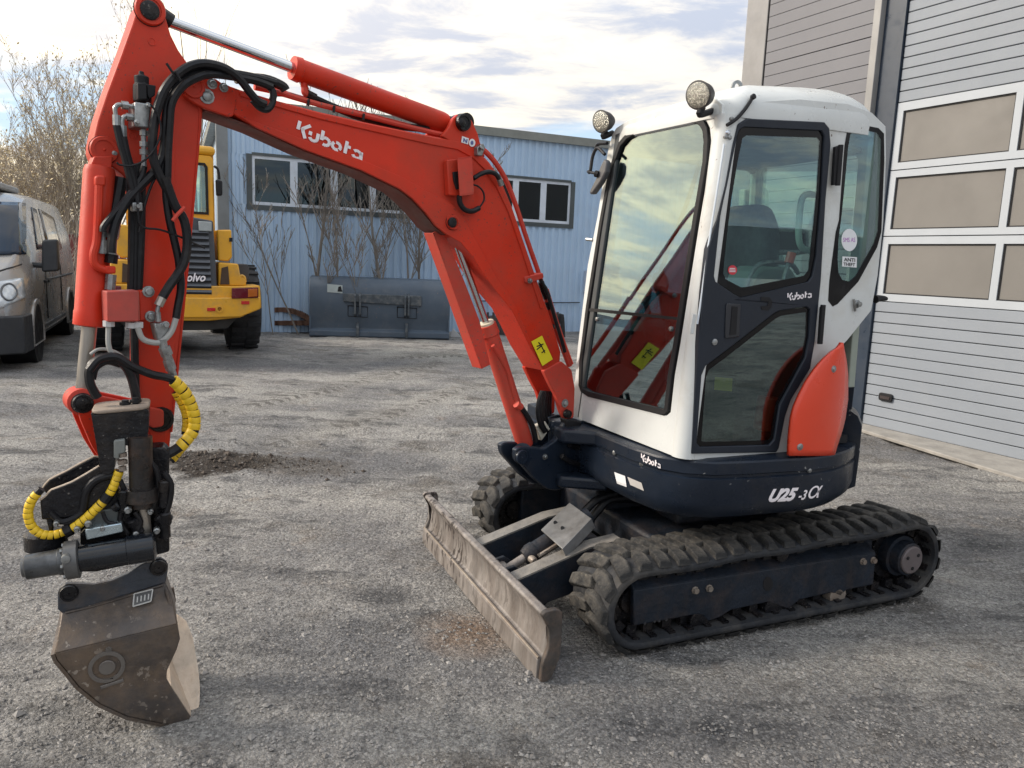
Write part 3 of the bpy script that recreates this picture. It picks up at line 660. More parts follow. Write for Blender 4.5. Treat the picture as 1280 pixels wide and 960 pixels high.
# stickers on the glass
def disc(name, c, r, ry, m, pl, off, parent): mm = M(); mm.prism([pl(c[0]+r*math.cos(a), c[1]+ry*math.sin(a), off) for a in np.linspace(0, 2*math.pi, 22)[:-1]], -pl.n*.001); return mm.obj(name, m, parent)
disc('round_sticker', (915.5, 337.5), 5.6, 6, mat('red_sticker', (.55, .03, .05), .5), CPl, -.004, DOOR)
for k, (w_, y) in enumerate(((3.5, 335.5), (4, 337.5), (3.8, 339.5))): flat('sticker_print', [(915.5-w_, y-.4), (915.5+w_, y-.4), (915.5+w_, y+.5), (915.5-w_, y+.5)], CPl, -.0055, .0005, WLAB, DOOR)
qs = disc('oval_sticker', (1061.5, 300), 9.8, 14, WLAB, CPl, -.003, EX)
PNK = mat('violet_print', (.45, .2, .5), .5)
for p, q in ((text_polys('SMS AS'), [(1054, 297), (1069, 297), (1069, 302.5), (1054, 302.5)]),): print2d('sticker_lettering', p, q, lambda u, v, o: CPl(u, v, -.0045), PNK, EX)
flat('white_sticker', [(1053, 320.5), (1071, 321.5), (1070.5, 334.5), (1052.5, 333)], CPl, -.003, .001, WLAB, EX)
print2d('sticker_lettering', text_polys('ANTI', 0, .02), [(1055, 322), (1069, 323), (1069, 327.5), (1055, 326.5)], lambda u, v, o: CPl(u, v, -.0045), BLACK, EX)
print2d('sticker_lettering', text_polys('THEFT', 0, .02), [(1054.5, 328), (1069, 329), (1068.5, 333), (1054.5, 332)], lambda u, v, o: CPl(u, v, -.0045), BLACK, EX)
# front panel
front_outer = [(717, 521), (716.5, 500), (722, 433), (734.5, 331), (746.7, 270), (759, 192), (765, 168), (770, 160), (785, 150), (822, 138), (862, 128), (893, 122), (903, 130), (902, 165), (893, 215), (884, 272), (872, 345), (860, 420), (852, 480), (846, 572)]
wind = [(833, 519.5), (838, 515), (843, 470), (850, 430), (861, 360), (874.5, 275), (887, 202), (888.5, 175), (887, 160), (883, 152), (877, 147), (868, 146), (797, 161.5), (786, 167.5), (776, 179), (764, 212), (752, 278), (735.5, 382), (727, 450), (726, 482), (729, 490), (738, 496)]
mm = M(); mm.plate(FPl.many(front_outer), [FPl.many(wind)], FPl.n*.035); mm.obj('cab_front', WHITE, EX, bevel=.006)
oo = FPl.many(wind, .010); ii = inset(oo, .026)
cc = sum(oo, V())/len(oo)
if (ii[0]-cc).length > (oo[0]-cc).length: ii = inset(oo, -.026)
mm = M(); mm.plate(offpts(oo, FPl.n, -.016), [offpts(ii, FPl.n, -.016)], FPl.n*.03); mm.obj('windscreen_seal', BLACK, EX, bevel=.003)
mm = M(); mm.prism(ii, FPl.n*.004); WS = mm.obj('windscreen', GLASSF, EX)
flat('windscreen_divider', [(737, 386), (742, 385.5), (851, 397), (850.5, 400.5), (736.5, 389)], FPl, .006, .008, BLACK, EX)
flat('left_inner_frame', [(745, 386), (727, 480), (735, 484), (752, 390), (771, 262), (790, 180), (800, 168), (866, 153), (866, 150), (797, 162), (778, 176), (764, 214)], FPl, .03, .006, BLACK, EX)
for u, v in ((746.5, 399), (839, 411)): mm = M(); mm.lathe(FPl(u, v, .01), -FPl.n, [(0, .011), (.006, .010), (.008, .006)], 12); mm.obj('screen_screw', ZINC, EX)
# corner pillar
r = .05; ci = (_n+FPl.n).normalized()*(r*1.16)
mm = M(); pb, pt_ = Cb+ci, Ct+ci+(Ct-Cb)*.02
mm.tube([pb, (pb+pt_)/2, pt_], r, 24, 3); mm.obj('corner_pillar', WHITE, EX)
# gap trim strip on the pillar
mm = M(); mm.tube([CPl(u, v, -.004) for u, v in ((905, 180), (896, 240), (885, 310), (877, 370), (871.5, 405))], .0045, 6, 3); mm.obj('rain_strip', mat('pale_strip', (.62, .68, .74), .3), EX)
mm = M(); mm.prism(CPl.many([(866, 392), (871, 393), (867.5, 417), (863.5, 418), (863, 414)], -.006), _n*.006); mm.obj('strip_end', WHITE, EX, bevel=.002)
# far side, rear and inner lining
FL = FPl(719, 512); RY = (FL-A0).dot(_n)-.02; RN = W(1.14, .09, .80); RF = W(1.16, RY, .80); FLt = FPl(769, 166)
Z = lambda p, z: V((p.x, p.y, z))
def frame(name, a, b, at, bt, k, inward, parent=EX, m=GREYL, lo=.32):
    o = [a, b, bt, at]; cx = (a+b+at+bt)/4; e = (b-a).normalized()
    i = [a+e*k+(at-a)*lo, b-e*k+(bt-b)*lo, bt-e*k+(b-bt)*.07, at+e*k+(a-at)*.07]
    mm = M(); mm.plate(o, [roundpoly(i, .06)], inward*.04); mm.obj(name, m, parent, bevel=.004); g = M(); g.prism([p+inward*.015 for p in i], inward*.004); g.obj(name.replace('frame', 'window'), GLASSD, parent)
frame('side_frame', Z(FL, .8), RF, Z(FLt, 2.16), Z(RF, 2.16), .06, -_n)
frame('rear_frame', Z(RN, 1.05)+_n*.03, Z(RF, 1.05), Z(RN, 2.16)+_n*.03-_d*.04, Z(RF, 2.16)-_d*.04, .05, -_d, m=mat('pale_green_lining', (.30, .34, .29), .6), lo=.22)
mm = M(); mm.prism([Z(Cb, .79)+_n*.05+_d*.03, Z(RN, .79)+_n*.04, RF, Z(FL, .79)+_d*.03], V((0, 0, .035))); mm.obj('cab_floor', BLACK, EX)
# roof
def roofring(k, z, rr=.16):
    q = [V((Ct.x, Ct.y, 0)), W(1.125, .09), W(1.14, RY), V((FLt.x, FLt.y, 0))]
    q = roundpoly([Z(p, z) for p in q], [.10, rr, rr, .10], 6); c = sum(q, V())/len(q)
    return [p+(c-p)*(k/.5) for p in q]
mm = M(); rings = []
for k, z in ((.012, 2.132), (-.008, 2.137), (-.010, 2.18), (-.004, 2.22), (.010, 2.252), (.035, 2.282), (.075, 2.306), (.14, 2.326), (.25, 2.34), (.40, 2.345)):
    rg = roofring(k, z); out_ = []
    for p in rg:
        t = (p-Ct).dot(_d); zz_ = max(0, z-2.14)/.2; dz = zz_*(-.05*max(0, (t-.50)/.35)**2-.085*max(0, (.42-t)/.42)**1.3)
        out_.append(p+V((0, 0, dz)))
    rings.append(out_)
mm.loft(rings); ROOF = mm.obj('cab_roof', WHITE, EX, ang=50)
mm = M(); mm.prism([p-V((0, 0, .03)) for p in roofring(.03, 2.105)], V((0, 0, .02))); mm.obj('roof_lining', BLACK, EX)
sr = Surf(ROOF)
# lifting eye
p = W(.49, .3, 2.285)
mm = M(); 
for k in range(12):
    a0, a1 = k*math.pi/6, (k+1)*math.pi/6; q = lambda a, r: p+V((0, 0, .022))+RT*(math.cos(a)*r)+V((0, 0, math.sin(a)*r*1.2))
    mm.prism([q(a0, .011), q(a1, .011), q(a1, .022), q(a0, .022)], _n*.008)
mm.obj('lifting_eye', ZINC, EX)
# hoses/strap on the roof corner, screws
mm = M(); mm.tube([CPl(u, v, -.012) for u, v in ((908.5, 156.5), (920, 149), (930, 138), (937, 128), (941, 121))], .007, 6); mm.cyl(CPl(940, 122, -.008), CPl(943, 120, -.02), .011, 8); mm.obj('lamp_cable', BLACK, EX)
for u, v in ((913.5, 149), (909, 166), (911, 172), (906, 171)): mm = M(); mm.lathe(CPl(u, v, .0), -_n, [(0, .009), (.008, .009), (.011, .005)], 10); mm.obj('corner_screw', ZINC if u != 909 else CHROME, EX)
# work lamps
def lamp(c, off, r, stem):
    p = FPl(c[0], c[1], off); ax = (V((-.80, -.58, -.22))).normalized()
    root = M(); root.lathe(p-ax*.075, ax, [(0, .25*r), (.012, .55*r), (.035, .85*r), (.062, r*1.02), (.072, r*1.08), (.074, r*.96)], 26)
    for v_ in root.bm.verts: v_.co.z = p.z+(v_.co.z-p.z)*.86
    b = root.obj('work_lamp', mat('lamp_housing', (.022, .022, .024), .45), EX)
    # slightly wider than tall
    l = M(); l.lathe(p-ax*.004, ax, [(0, r*.97), (.004, r*.95), (.013, r*.7), (.018, r*.35), (.019, .002)], 26)
    for v_ in l.bm.verts: v_.co.z = p.z+(v_.co.z-p.z)*.86
    l.obj('lamp_lens', LAMPG, b)
    t = M(); t.tube([p-ax*.035-V((0, 0, r*.8)), p-ax*.02-V((0, 0, r*1.25)), FPl(stem[0], stem[1], .01)], .013, 8); t.obj('lamp_stem', BLACK, b)
lamp((872, 119), -.10, .058, (893, 138)); lamp((751, 152), -.07, .056, (766, 166))
# mirror on the far front corner
mm = M(); mm.tube([FPl(u, v, -.05) for u, v in ((756, 193), (747, 185), (741, 195), (738, 213), (736, 216))], .008, 8); mm.tube([FPl(u, v, -.03) for u, v in ((759, 179), (748, 180), (745, 186))], .009, 6)
MA = mm.obj('mirror_arm', BLACK, EX)
mm = M(); q = [FPl(u, v, -.05) for u, v in ((755, 198), (758, 202), (757, 214), (750, 228), (740, 242), (736, 242.5), (737.5, 237), (745, 222), (750, 208))]; mm.prism(q, FPl.n*.03); mm.obj('mirror', mat('mirror_shell', (.08, .08, .085), .4), EX, bevel=.008)
for u, v in ((739, 214), (746, 217)): pass
mm = M(); mm.cyl(FPl(735, 214.5, -.05), FPl(747, 217.5, -.05), .007, 8); mm.cyl(FPl(744, 217, -.06), FPl(748, 218, -.05), .016, 10); mm.obj('mirror_joint', BLACK, MA)
mm = M(); mm.cyl(FPl(733, 299, -.01), FPl(741, 300, .0), .008, 8); mm.obj('front_catch', ZINC, EX)
# rear latch and rubber stop
mm = M(); mm.lathe(CPl(1070.5, 380, 0), -_n, [(0, .018), (.006, .018), (.01, .012), (.022, .011), (.024, .004)], 14); mm.cyl(CPl(1067, 374, -.01), CPl(1069, 389, -.01), .005, 6); mm.obj('window_catch', ZINC, EX)
mm = M(); mm.tube([CPl(1094, 374, .02), CPl(1098, 373, .02), CPl(1104, 373, .02), CPl(1108, 373.5, .02)], .016, 10, 3, rfun=lambda t, i: .019-.010*t); mm.obj('door_stop', BLACK, EX)
# ---- cab interior
SEATM = mat('seat_fabric', (.07, .075, .08), .85, var=.3, vs=20)
root = M(); root.prism(roundpoly([W(.78, y, z) for y, z in ((.36, 1.26), (.80, 1.26), (.78, 1.74), (.70, 1.86), (.46, 1.86), (.38, 1.74))], .05), _d*.10); root.obj('seat_backrest', SEATM, EX, bevel=.03, seg=3)
root = M(); root.prism(roundpoly([W(.42, .34, 1.2), W(.86, .34, 1.2), W(.86, .82, 1.2), W(.42, .82, 1.2)], .07), V((0, 0, .10))); root.obj('seat_cushion', SEATM, EX, bevel=.03, seg=3)
root = M(); root.prism([W(.44, .38, .83), W(.9, .38, .83), W(.9, .8, .83), W(.44, .8, .83)], V((0, 0, .36))); root.obj('seat_base', mat('grey_green_box', (.10, .115, .11), .6), EX, bevel=.02)
for y, n_ in ((.27, 0), (.90, 1)):
    root = M(); root.prism([W(.46, y-.08, .9), W(.95, y-.08, .9), W(.95, y+.08, .9), W(.46, y+.08, .9)], V((0, 0, .42))); root.obj('side_console', mat('console_grey', (.055, .06, .062), .6), EX, bevel=.03)
for y, zt_ in ((.70, 1.50), (.84, 1.46)):
    root = M(); root.tube([W(.52, y, 1.22), W(.48, y, 1.34), W(.455, y, zt_-.06)], .014, 8); root.tube([W(.46, y, zt_-.08), W(.45, y, zt_-.02), W(.44, y+.01, zt_+.03)], .03, 10, 3, rfun=lambda t, i: .024+.014*math.sin(math.pi*t)); root.obj('control_joystick', BLACK, EX)
for y in (.385, .445):
    root = M(); root.tube([W(.36, y, .84), W(.34, y, 1.2), W(.32, y, 1.36)], .011, 8); lv_ = root.obj('travel_lever', ZINC, EX); root = M(); root.tube([W(.32, y, 1.34), W(.315, y, 1.43)], .022, 10, 0); root.cyl(W(.315, y, 1.43), W(.315, y, 1.445), .03, 12); root.obj('lever_knob', SEATM, lv_)
IP = lambda y: Plane(W(0, y), _n)
root = M(); root.tube(IP(.16).many([(980, 350), (983, 338), (987, 326)]), .010, 8); lv = root.obj('safety_lever', ZINC, EX)
root = M(); root.tube(IP(.16).many([(986, 329), (990, 316)]), .019, 10, 0); root.obj('lever_grip', mat('red_grip', (.55, .08, .04), .4), lv)
root = M(); root.tube(IP(.17).many([(1020, 244), (1009, 243), (1002, 250), (999, 275), (998.5, 298), (1003, 310), (1014, 314)]), .014, 10); root.obj('grab_rail', mat('pale_green_rail', (.50, .62, .56), .4), EX)
q = [(957, 292), (965, 284), (1006, 285), (1012, 292), (1011, 314), (1003, 319), (966, 318), (957, 309)]
root = M(); root.prism(IP(.42).many(q), _n*.10); cs_ = root.obj('seat_side_console', mat('console_black', (.02, .022, .022), .4), EX, bevel=.02)
root = M(); qq = [(960, 294), (967, 288), (1003, 289), (1008, 295), (1007, 312), (1001, 315), (968, 314), (961, 308)]; root.tube(IP(.41).many(qq+[qq[0]]), .011, 8); root.obj('console_rim', ZINC, cs_)
root = M(); root.tube(IP(.20).many([(932, 362), (938, 345), (946, 333), (957, 328), (975, 328), (990, 331), (998, 342)]), .010, 8); root.obj('arm_rest_rail', ZINC, EX)
root = M(); root.prism(IP(.30).many([(936, 360), (944, 340), (955, 333), (990, 334), (1000, 350), (1000, 372), (938, 378)]), _n*.18); root.obj('arm_rest', mat('light_green_grey', (.20, .24, .21), .7), EX, bevel=.02)
root = M(); root.prism(IP(.93).many([(931, 236), (962, 236), (962, 284), (929, 284)]), _n*.05); root.obj('reflection_panel', mat('pale_reflection', (.40, .42, .33), .6), EX, bevel=.01)  # made-up panel: a pale reflection and through-view built as a solid box
root = M(); root.prism(IP(.9).many([(925, 284), (975, 284), (985, 350), (918, 350)]), _n*.06); root.obj('side_lining', mat('grey_green_lining', (.15, .18, .165), .7), EX, bevel=.01)
bt = FPl(766, 385, .10); root = M(); zb_ = bt.z-.02; root.lathe(Z(bt, zb_), V((0, 0, 1)), [(0, .036), (.005, .040), (.14, .040), (.165, .028), (.17, .022), (.24, .021), (.243, .010)], 18); bo_ = root.obj('spray_bottle', mat('dark_green_bottle', (.035, .055, .045), .35), None); tag(bo_, 'dark green bottle standing inside the cab by the windscreen', 'bottle')
root = M(); root.prism([Z(bt, zb_-.03)+_d*.09-fe*.12, Z(bt, zb_-.03)+_d*.09+fe*.10, Z(bt, zb_-.03)-_d*.05+fe*.10, Z(bt, zb_-.03)-_d*.05-fe*.12], V((0, 0, .028))); root.obj('front_shelf', GREYL, EX)
root = M(); root.prism([W(.93, .13, .82), W(.93, RY-.03, .82), W(.93, RY-.03, 1.42), W(.93, .13, 1.42)], _d*.03); root.obj('rear_bulkhead', mat('bulkhead_grey', (.05, .06, .058), .7), EX, bevel=.01)
# battery-like box with yellow label, extinguisher
bx_ = M(); bx_.prism([W(.36, .17, .83), W(.52, .17, .83), W(.52, .33, .83), W(.36, .33, .83)], V((0, 0, .30))); bo = bx_.obj('tool_box', mat('dark_green_box', (.06, .075, .06), .6), EX, bevel=.01)
sb_ = Surf(bo); print2d('yellow_label', UNIT, [(893, 471), (915, 473), (914, 489), (892, 487)], sb_, YLAB, bo, .004)
ex_ = M(); ex_.tube([W(.66, .15, .87), W(.67, .15, 1.02)], .045, 16, 0); eo = ex_.obj('extinguisher', mat('red_bottle', (.6, .05, .02), .35), EX, bevel=.01)
ex_ = M(); ex_.tube([W(.67, .15, 1.02), W(.67, .15, 1.07)], .015, 8, 0); ex_.box(W(.67, .15, 1.08), .05, .02, .02); ex_.obj('extinguisher_valve', BLACK, eo)
# wiper
mm = M(); mm.tube([FPl(u, v, .03) for u, v in ((884, 172), (860, 250), (838, 305), (822, 352))], .010, 6); mm.tube([FPl(u, v, .032) for u, v in ((886, 175), (884, 230), (878, 262))], .007, 6); mm.obj('windscreen_wiper', BLACK, EX)
mm = M(); mm.tube([FPl(u, v, .05) for u, v in ((779, 184), (772, 215), (765, 255), (761, 300), (759, 340))], .011, 6); mm.tube([FPl(u, v, .05) for u, v in ((775, 200), (768, 250), (764, 280))], .006, 6); mm.obj('gas_strut', BLACK, EX)
mm = M(); mm.tube([FPl(u, v, .05) for u, v in ((742, 383), (748, 377), (757, 375), (770, 379), (790, 389))], .006, 6); mm.obj('looped_cable', ZINC, EX)
# print on the upper body
sh = Surf(HOUSE, CW)
print2d('body_lettering', kubota(), [(802, 566.5), (827, 577.5), (827, 586), (802, 576)], sh, LETTER, HOUSE, .003)
print2d('model_lettering', text_polys('U25', .35, .05), [(963, 611), (998, 609), (995, 625.5), (959.5, 627.5)], sh, LETTER, HOUSE, .003)
print2d('model_lettering', text_polys('-3', .3, .02), [(999, 612.5), (1009, 612), (1007, 624), (997, 625)], sh, LETTER, HOUSE, .003)
print2d('model_lettering', text_polys('α', .25, .0), [(1012, 607.5), (1028, 606.5), (1025, 621.5), (1009, 623)], sh, LETTER, HOUSE, .003)
print2d('white_label', UNIT, [(768.5, 590), (782, 595), (784, 608.5), (772, 604)], sh, WLAB, HOUSE, .003); print2d('white_label', UNIT, [(785, 596), (802.5, 603.5), (805.5, 613.5), (788.5, 606)], sh, mat('grey_label', (.5, .48, .46), .5), HOUSE, .003)
for u, v in ((768, 566), (802, 580), (1012, 588)):
    q = sh(u, v, 0)
    if q: mm = M(); nn_ = (q-HC); nn_.z = 0; nn_.normalize(); mm.lathe(q-nn_*.002, nn_, [(0, .012), (.006, .010), (.008, .005)], 10); mm.obj('body_bolt', ZINC, HOUSE)
# ---- tracks
def track(y0, near):
    rf, xf, zf, rr_, xr, zr = .172, .008, .200, .190, 1.500, .220
    def pathpt():
        pts = []; 
        for i in range(25): a = math.radians(-90-i*180/24); pts.append((xf+rf*math.cos(a), zf+rf*math.sin(a)))
        for i in range(1, 30): t = i/30; pts.append((xf+(xr-xf)*t, zf+rf+(zr+rr_-zf-rf)*t-.010*math.sin(math.pi*3*t)**2))
        for i in range(25): a = math.radians(90-i*180/24); pts.append((xr+rr_*math.cos(a), zr+rr_*math.sin(a)))
        for i in range(1, 30): t = i/30; pts.append((xr+(xf-xr)*t, (zr-rr_)*(1-t)+(zf-rf)*t))
        return pts
    P = pathpt(); n = len(P); seg = [math.dist(P[i], P[(i+1) % n]) for i in range(n)]; Lt_ = sum(seg)
    def at(s):
        s %= Lt_; i = 0
        while s > seg[i]: s -= seg[i]; i += 1
        a, b = P[i], P[(i+1) % n]; t = s/seg[i]; p = (a[0]+(b[0]-a[0])*t, a[1]+(b[1]-a[1])*t); tx = ((b[0]-a[0])/seg[i], (b[1]-a[1])/seg[i]); return p, tx
    mm = M(); N_ = 150; R_ = []
    cs = [(.004, -.004), (.0, .006), (.0, .016), (.008, .026), (.03, .028), (.27, .028), (.292, .026), (.30, .016), (.30, .006), (.296, -.004), (.26, -.008), (.04, -.008)]
    for i in range(N_):
        (x, z), (tx, tz) = at(Lt_*i/N_); nx, nz = -tz, tx   # outward
        c = ((xf+xr)/2, .21)
        if (x-c[0])*nx+(z-c[1])*nz < 0: nx, nz = -nx, -nz
        R_.append([mm.bm.verts.new(W(x+nx*(h-.028), y0+y, z+nz*(h-.028))) for y, h in cs])
    for i in range(N_):
        a, b = R_[i], R_[(i+1) % N_]
        for k in range(len(cs)): mm.bm.faces.new((a[k], a[(k+1) % len(cs)], b[(k+1) % len(cs)], b[k]))
    belt = mm.obj('rubber_track', RUB, EX, ang=45); minv = wm(EX).inverted()
    # tread lugs
    npair = 45; lib = []
    rs = random.Random(5)
    for half in (0, 1):
        for var in range(4):
            j = lambda a: rs.uniform(-a, a)
            if half == 0: base = [(-.046, .0), (.016, .0), (.050, .080), (.056, .160), (.002, .168), (-.018, .09)]
            else: base = [(-.046, .30), (.016, .30), (.050, .220), (.056, .140), (.002, .132), (-.018, .21)]
            top = [(-.036, .006), (.008, .006), (.043, .082), (.048, .154), (.008, .160), (-.010, .09)]
            if half == 1: top = [(a, .3-b) for a, b in top]
            vs = [(a, b, 0) for a, b in base]+[(a+j(.007), b+j(.006), .023+j(.004)) for a, b in top]; k = 6
            fs = [tuple(range(k, 2*k))]+[(i, (i+1) % k, k+(i+1) % k, k+i) for i in range(k)]
            me = bpy.data.meshes.new('track_lug'); me.from_pydata(vs, [], fs); me.materials.append(LUG)
            b2 = bmesh.new(); b2.from_mesh(me); bmesh.ops.recalc_face_normals(b2, faces=b2.faces)
            bmesh.ops.bevel(b2, geom=[e for e in b2.edges if max(v.co.z for v in e.verts) > .01], offset=.0035, segments=1, affect='EDGES', profile=.6); b2.to_mesh(me); b2.free()
            me.polygons.foreach_set('use_smooth', [True]*len(me.polygons)); me.set_sharp_from_angle(angle=math.radians(20)); lib.append(me)
    for i in range(npair):
        for half in (0, 1):
            s = Lt_*(i+.5*half)/npair; (x, z), (tx, tz) = at(s); nx, nz = -tz, tx
            if (x-(xf+xr)/2)*nx+(z-.21)*nz < 0: nx, nz = -nx, -nz
            if not near and z < .1 and .15 < x < 1.4: continue
            o = bpy.data.objects.new('track_lug', lib[half*4+rs.randrange(4)]); COL.objects.link(o)
            T = _d*tx+V((0, 0, tz)); Nn = _d*nx+V((0, 0, nz)); Y = _n
            mat4 = Matrix((T, Y, Nn)).transposed().to_4x4(); mat4.translation = W(x-nx*.002, y0, z-nz*.002)
            o.parent = belt; o.matrix_parent_inverse = Matrix.Identity(4); o.matrix_local = minv @ mat4
    # inner teeth
    mm = M()
    for i in range(npair*1):
        (x, z), (tx, tz) = at(Lt_*(i+.25)/npair); nx, nz = -tz, tx
        if (x-(xf+xr)/2)*nx+(z-.21)*nz < 0: nx, nz = -nx, -nz
        R3 = Matrix((_d*tx+V((0, 0, tz)), _n, _d*nx+V((0, 0, nz)))).transposed()
        for yy in (.085, .215): mm.box(W(x-nx*.052, y0+yy, z-nz*.052), .045, .028, .05, R3)
        mm.box(W(x-nx*.038, y0+.05, z-nz*.038), .03, .05, .012, R3)
    tag(mm.obj('inner_track_teeth', GREASE, belt, smooth=False), kind='stuff')
    # frame, idler, sprocket, rollers
    yo = .045 if near else .05; sg = 1
    TP = Plane(W(0, y0+yo), _n)
    if near:
        q = [(792, 738), (1095, 691), (1092, 731), (1058, 738), (1050, 746), (1040, 741), (1000, 750), (985, 762), (972, 757), (960, 753), (914, 763), (900, 772), (886, 777), (873, 768), (792, 783)]
        mm = M(); mm.prism(TP.many(q), _n*.03); TF = mm.obj('track_frame', UNDER, EX, bevel=.006)
        mm = M(); a = TP.many([(792, 738), (1095, 691)]); b = [a[0]+_n*.06+V((0, 0, .04)), a[1]+_n*.06+V((0, 0, .035))]; mm.prism([a[0], a[1], b[1], b[0]], _n*.10-V((0, 0, .02))); mm.obj('frame_top', UNDER, TF, bevel=.004)
        for u, v, r_ in ((868.5, 737.5, .013), (886, 735, .013), (1078, 701.5, .013), (1091, 700, .013), (960, 730, .018)):
            mm = M(); 
            if r_ < .015: mm.lathe(TP(u, v), -_n, [(0, r_*1.3), (.004, r_*1.3), (.005, r_), (.016, r_*.95)], 8); mm.obj('frame_bolt', STEEL, TF)
            else: mm.prism([TP(u+6*math.cos(a), v+9*math.sin(a), -.002) for a in np.linspace(0, 6.28, 17)[:-1]], _n*.001); mm.obj('frame_hole', BLACK, TF)
        for u, v in ((806, 779), (818, 776.5), (824, 776), (833, 774.5)): mm = M(); mm.cyl(TP(u, v, -.001), TP(u, v, .004), .006, 8); mm.obj('frame_rivet', BLACK, TF)
    else:
        mm = M(); mm.prism([W(.02, y0+.05, .10), W(1.35, y0+.05, .10), W(1.35, y0+.05, .33), W(.02, y0+.05, .33)], _n*.2); TF = mm.obj('track_frame', UNDER, EX, bevel=.01)
    mm = M(); mm.prism([W(.12, y0+.11, .13), W(1.36, y0+.11, .13), W(1.36, y0+.11, .34), W(.12, y0+.11, .30)], _n*.10); mm.obj('frame_core', UNDER, EX, bevel=.01)
    for nm, x, z, r_ in (('idler_wheel', xf, zf, rf-.065),): mm = M(); mm.lathe(W(x, y0+.09, z), _n, [(0, .03), (.001, r_*.5), (.02, r_*.55), (.022, r_), (.09, r_), (.092, r_*.5), (.12, .03)], 28); mm.obj(nm, GREASE, EX)
    mm = M(); mm.lathe(W(xr, y0+.12, zr), _n, [(0, .05), (0, .13), (.06, .13), (.061, .05)], 28)
    for k in range(13):
        a = 2*math.pi*k/13; mm.box(W(xr+.135*math.cos(a), y0+.15, zr+.135*math.sin(a)), .04, .05, .03, Matrix((_d*math.cos(a)+V((0, 0, math.sin(a))), _n, _d*-math.sin(a)+V((0, 0, math.cos(a))))).transposed())
    SP = mm.obj('drive_sprocket', GREASE, EX)
    mm = M(); c = TP(1132, 697) if near else W(xr, y0+.05, zr); c = W((c-A0).dot(_d), y0+.0, (c-A0).z); mm.lathe(c+_n*.005, _n, [(0, .063), (.004, .068), (.012, .068)], 28); cap_ = mm.obj('hub_cap', mat('hub_cap_grey', (.12, .10, .10), .55, var=.2), SP)
    mm = M(); mm.lathe(c+_n*.018, _n, [(0, .074), (.004, .080), (.05, .082), (.052, .10), (.14, .10)], 28); mm.obj('drive_motor', UNDER, SP)
    for a in (.6, 2.7, 4.8): mm = M(); q = c+_d*math.cos(a)*.04+V((0, 0, math.sin(a)*.04)); mm.lathe(q+_n*.005, -_n, [(0, .009), (.003, .009), (.004, .004)], 8); mm.obj('hub_bolt', BLACK, SP)
    for x in (.32, .72, 1.10): mm = M(); mm.lathe(W(x, y0+.045, .085), _n, [(0, .03), (.003, .048), (.03, .05), (.05, .05), (.055, .03), (.13, .03), (.135, .05), (.2, .05)], 20); mm.obj('track_roller', STEEL if x > 1 else GREASE, EX)
    mm = M(); mm.lathe(W(.74, y0+.04, .33), _n, [(0, .02), (.004, .034), (.12, .034)], 16); mm.obj('carrier_roller', GREASE, EX)
track(0.0, True); track(1.2, False)
# centre frame
mm = M(); mm.prism([W(.25, .25, .20), W(1.25, .25, .20), W(1.25, 1.25, .20), W(.25, 1.25, .20)], V((0, 0, .16))); mm.prism([W(.45, .42, .36), W(1.08, .42, .36), W(1.08, 1.08, .36), W(.45, 1.08, .36)], V((0, 0, .06))); mm.obj('centre_frame', UNDER, EX, bevel=.02)
# ---- dozer blade
bprof = [(-.462, .0), (-.455, .03), (-.452, .085), (-.436, .09), (-.425, .16), (-.428, .23), (-.450, .285), (-.466, .303), (-.460, .320), (-.436, .322), (-.420, .31), (-.418, .25), (-.415, .16), (-.42, .08), (-.44, .0)]
bprof = [(x, z if z < .09 else .09+(z-.09)*.81) for x, z in bprof]
mm = M(); mm.prism([W(x, -.02, z) for x, z in bprof], _n*1.49); BL = mm.obj('dozer_blade', BLADEM, EX, bevel=.006, ang=25)
mm = M(); mm.prism([W(x, -.015, z) for x, z in ((-.470, -.0), (-.468, .084), (-.452, .088), (-.450, .0))], _n*1.48); mm.obj('cutting_edge', BLADEM, BL, bevel=.003)
mm = M(); mm.tube([W(-.462, -.015, .090), W(-.462, 1.465, .090)], .006, 6, 0); mm.obj('edge_weld', STEEL, BL)
for y in (-.045, 1.47):
    mm = M(); mm.prism(roundpoly([W(x, y, z) for x, z in ((-.465, .0), (-.458, .085), (-.434, .145), (-.437, .21), (-.472, .274), (-.455, .288), (-.405, .290), (-.385, .272), (-.385, .10), (-.42, .01))], .02), _n*.024); mm.obj('end_plate', BLADEM if y > 1 else mat('blade_end_steel', (.075, .066, .06), .5, metal=.25, var=.4, vs=9, dirt=(.22, .15, .11), dirt_amt=.5, ds=12, bump=.3), BL, bevel=.004)
ARMG = mat('arm_top_pale', (.20, .185, .165), .65, var=.3, vs=8, dirt=(.05, .055, .065), dirt_amt=.5, ds=9, bump=.4)  # top plates paler than the sides of the blade arms
for y in (.38, .80):
    mm = M(); mm.prism([W(x, y, z) for x, z in ((-.42, .06), (-.42, .208), (-.04, .322), (.12, .34), (.12, .20), (-.04, .14))], _n*.07); mm.obj('blade_arm', UNDER, BL, bevel=.005)
    mm = M(); mm.prism([W(x, y-.004, z) for x, z in ((-.42, .210), (-.04, .324), (.12, .342), (.12, .350), (-.04, .332), (-.42, .218))], _n*.078); mm.obj('arm_top_plate', ARMG, BL)
    mm = M(); mm.prism([W(x, y+.02, z) for x, z in ((-.42, .02), (-.42, .10), (-.2, .12), (-.28, .03))], _n*.03); mm.obj('arm_gusset', UNDER, BL)
mm = M(); mm.prism([W(.05, .40, .20), W(.15, .40, .20), W(.15, .86, .20), W(.05, .86, .20)], V((0, 0, .07))); mm.obj('arm_cross_member', UNDER, BL, bevel=.01)
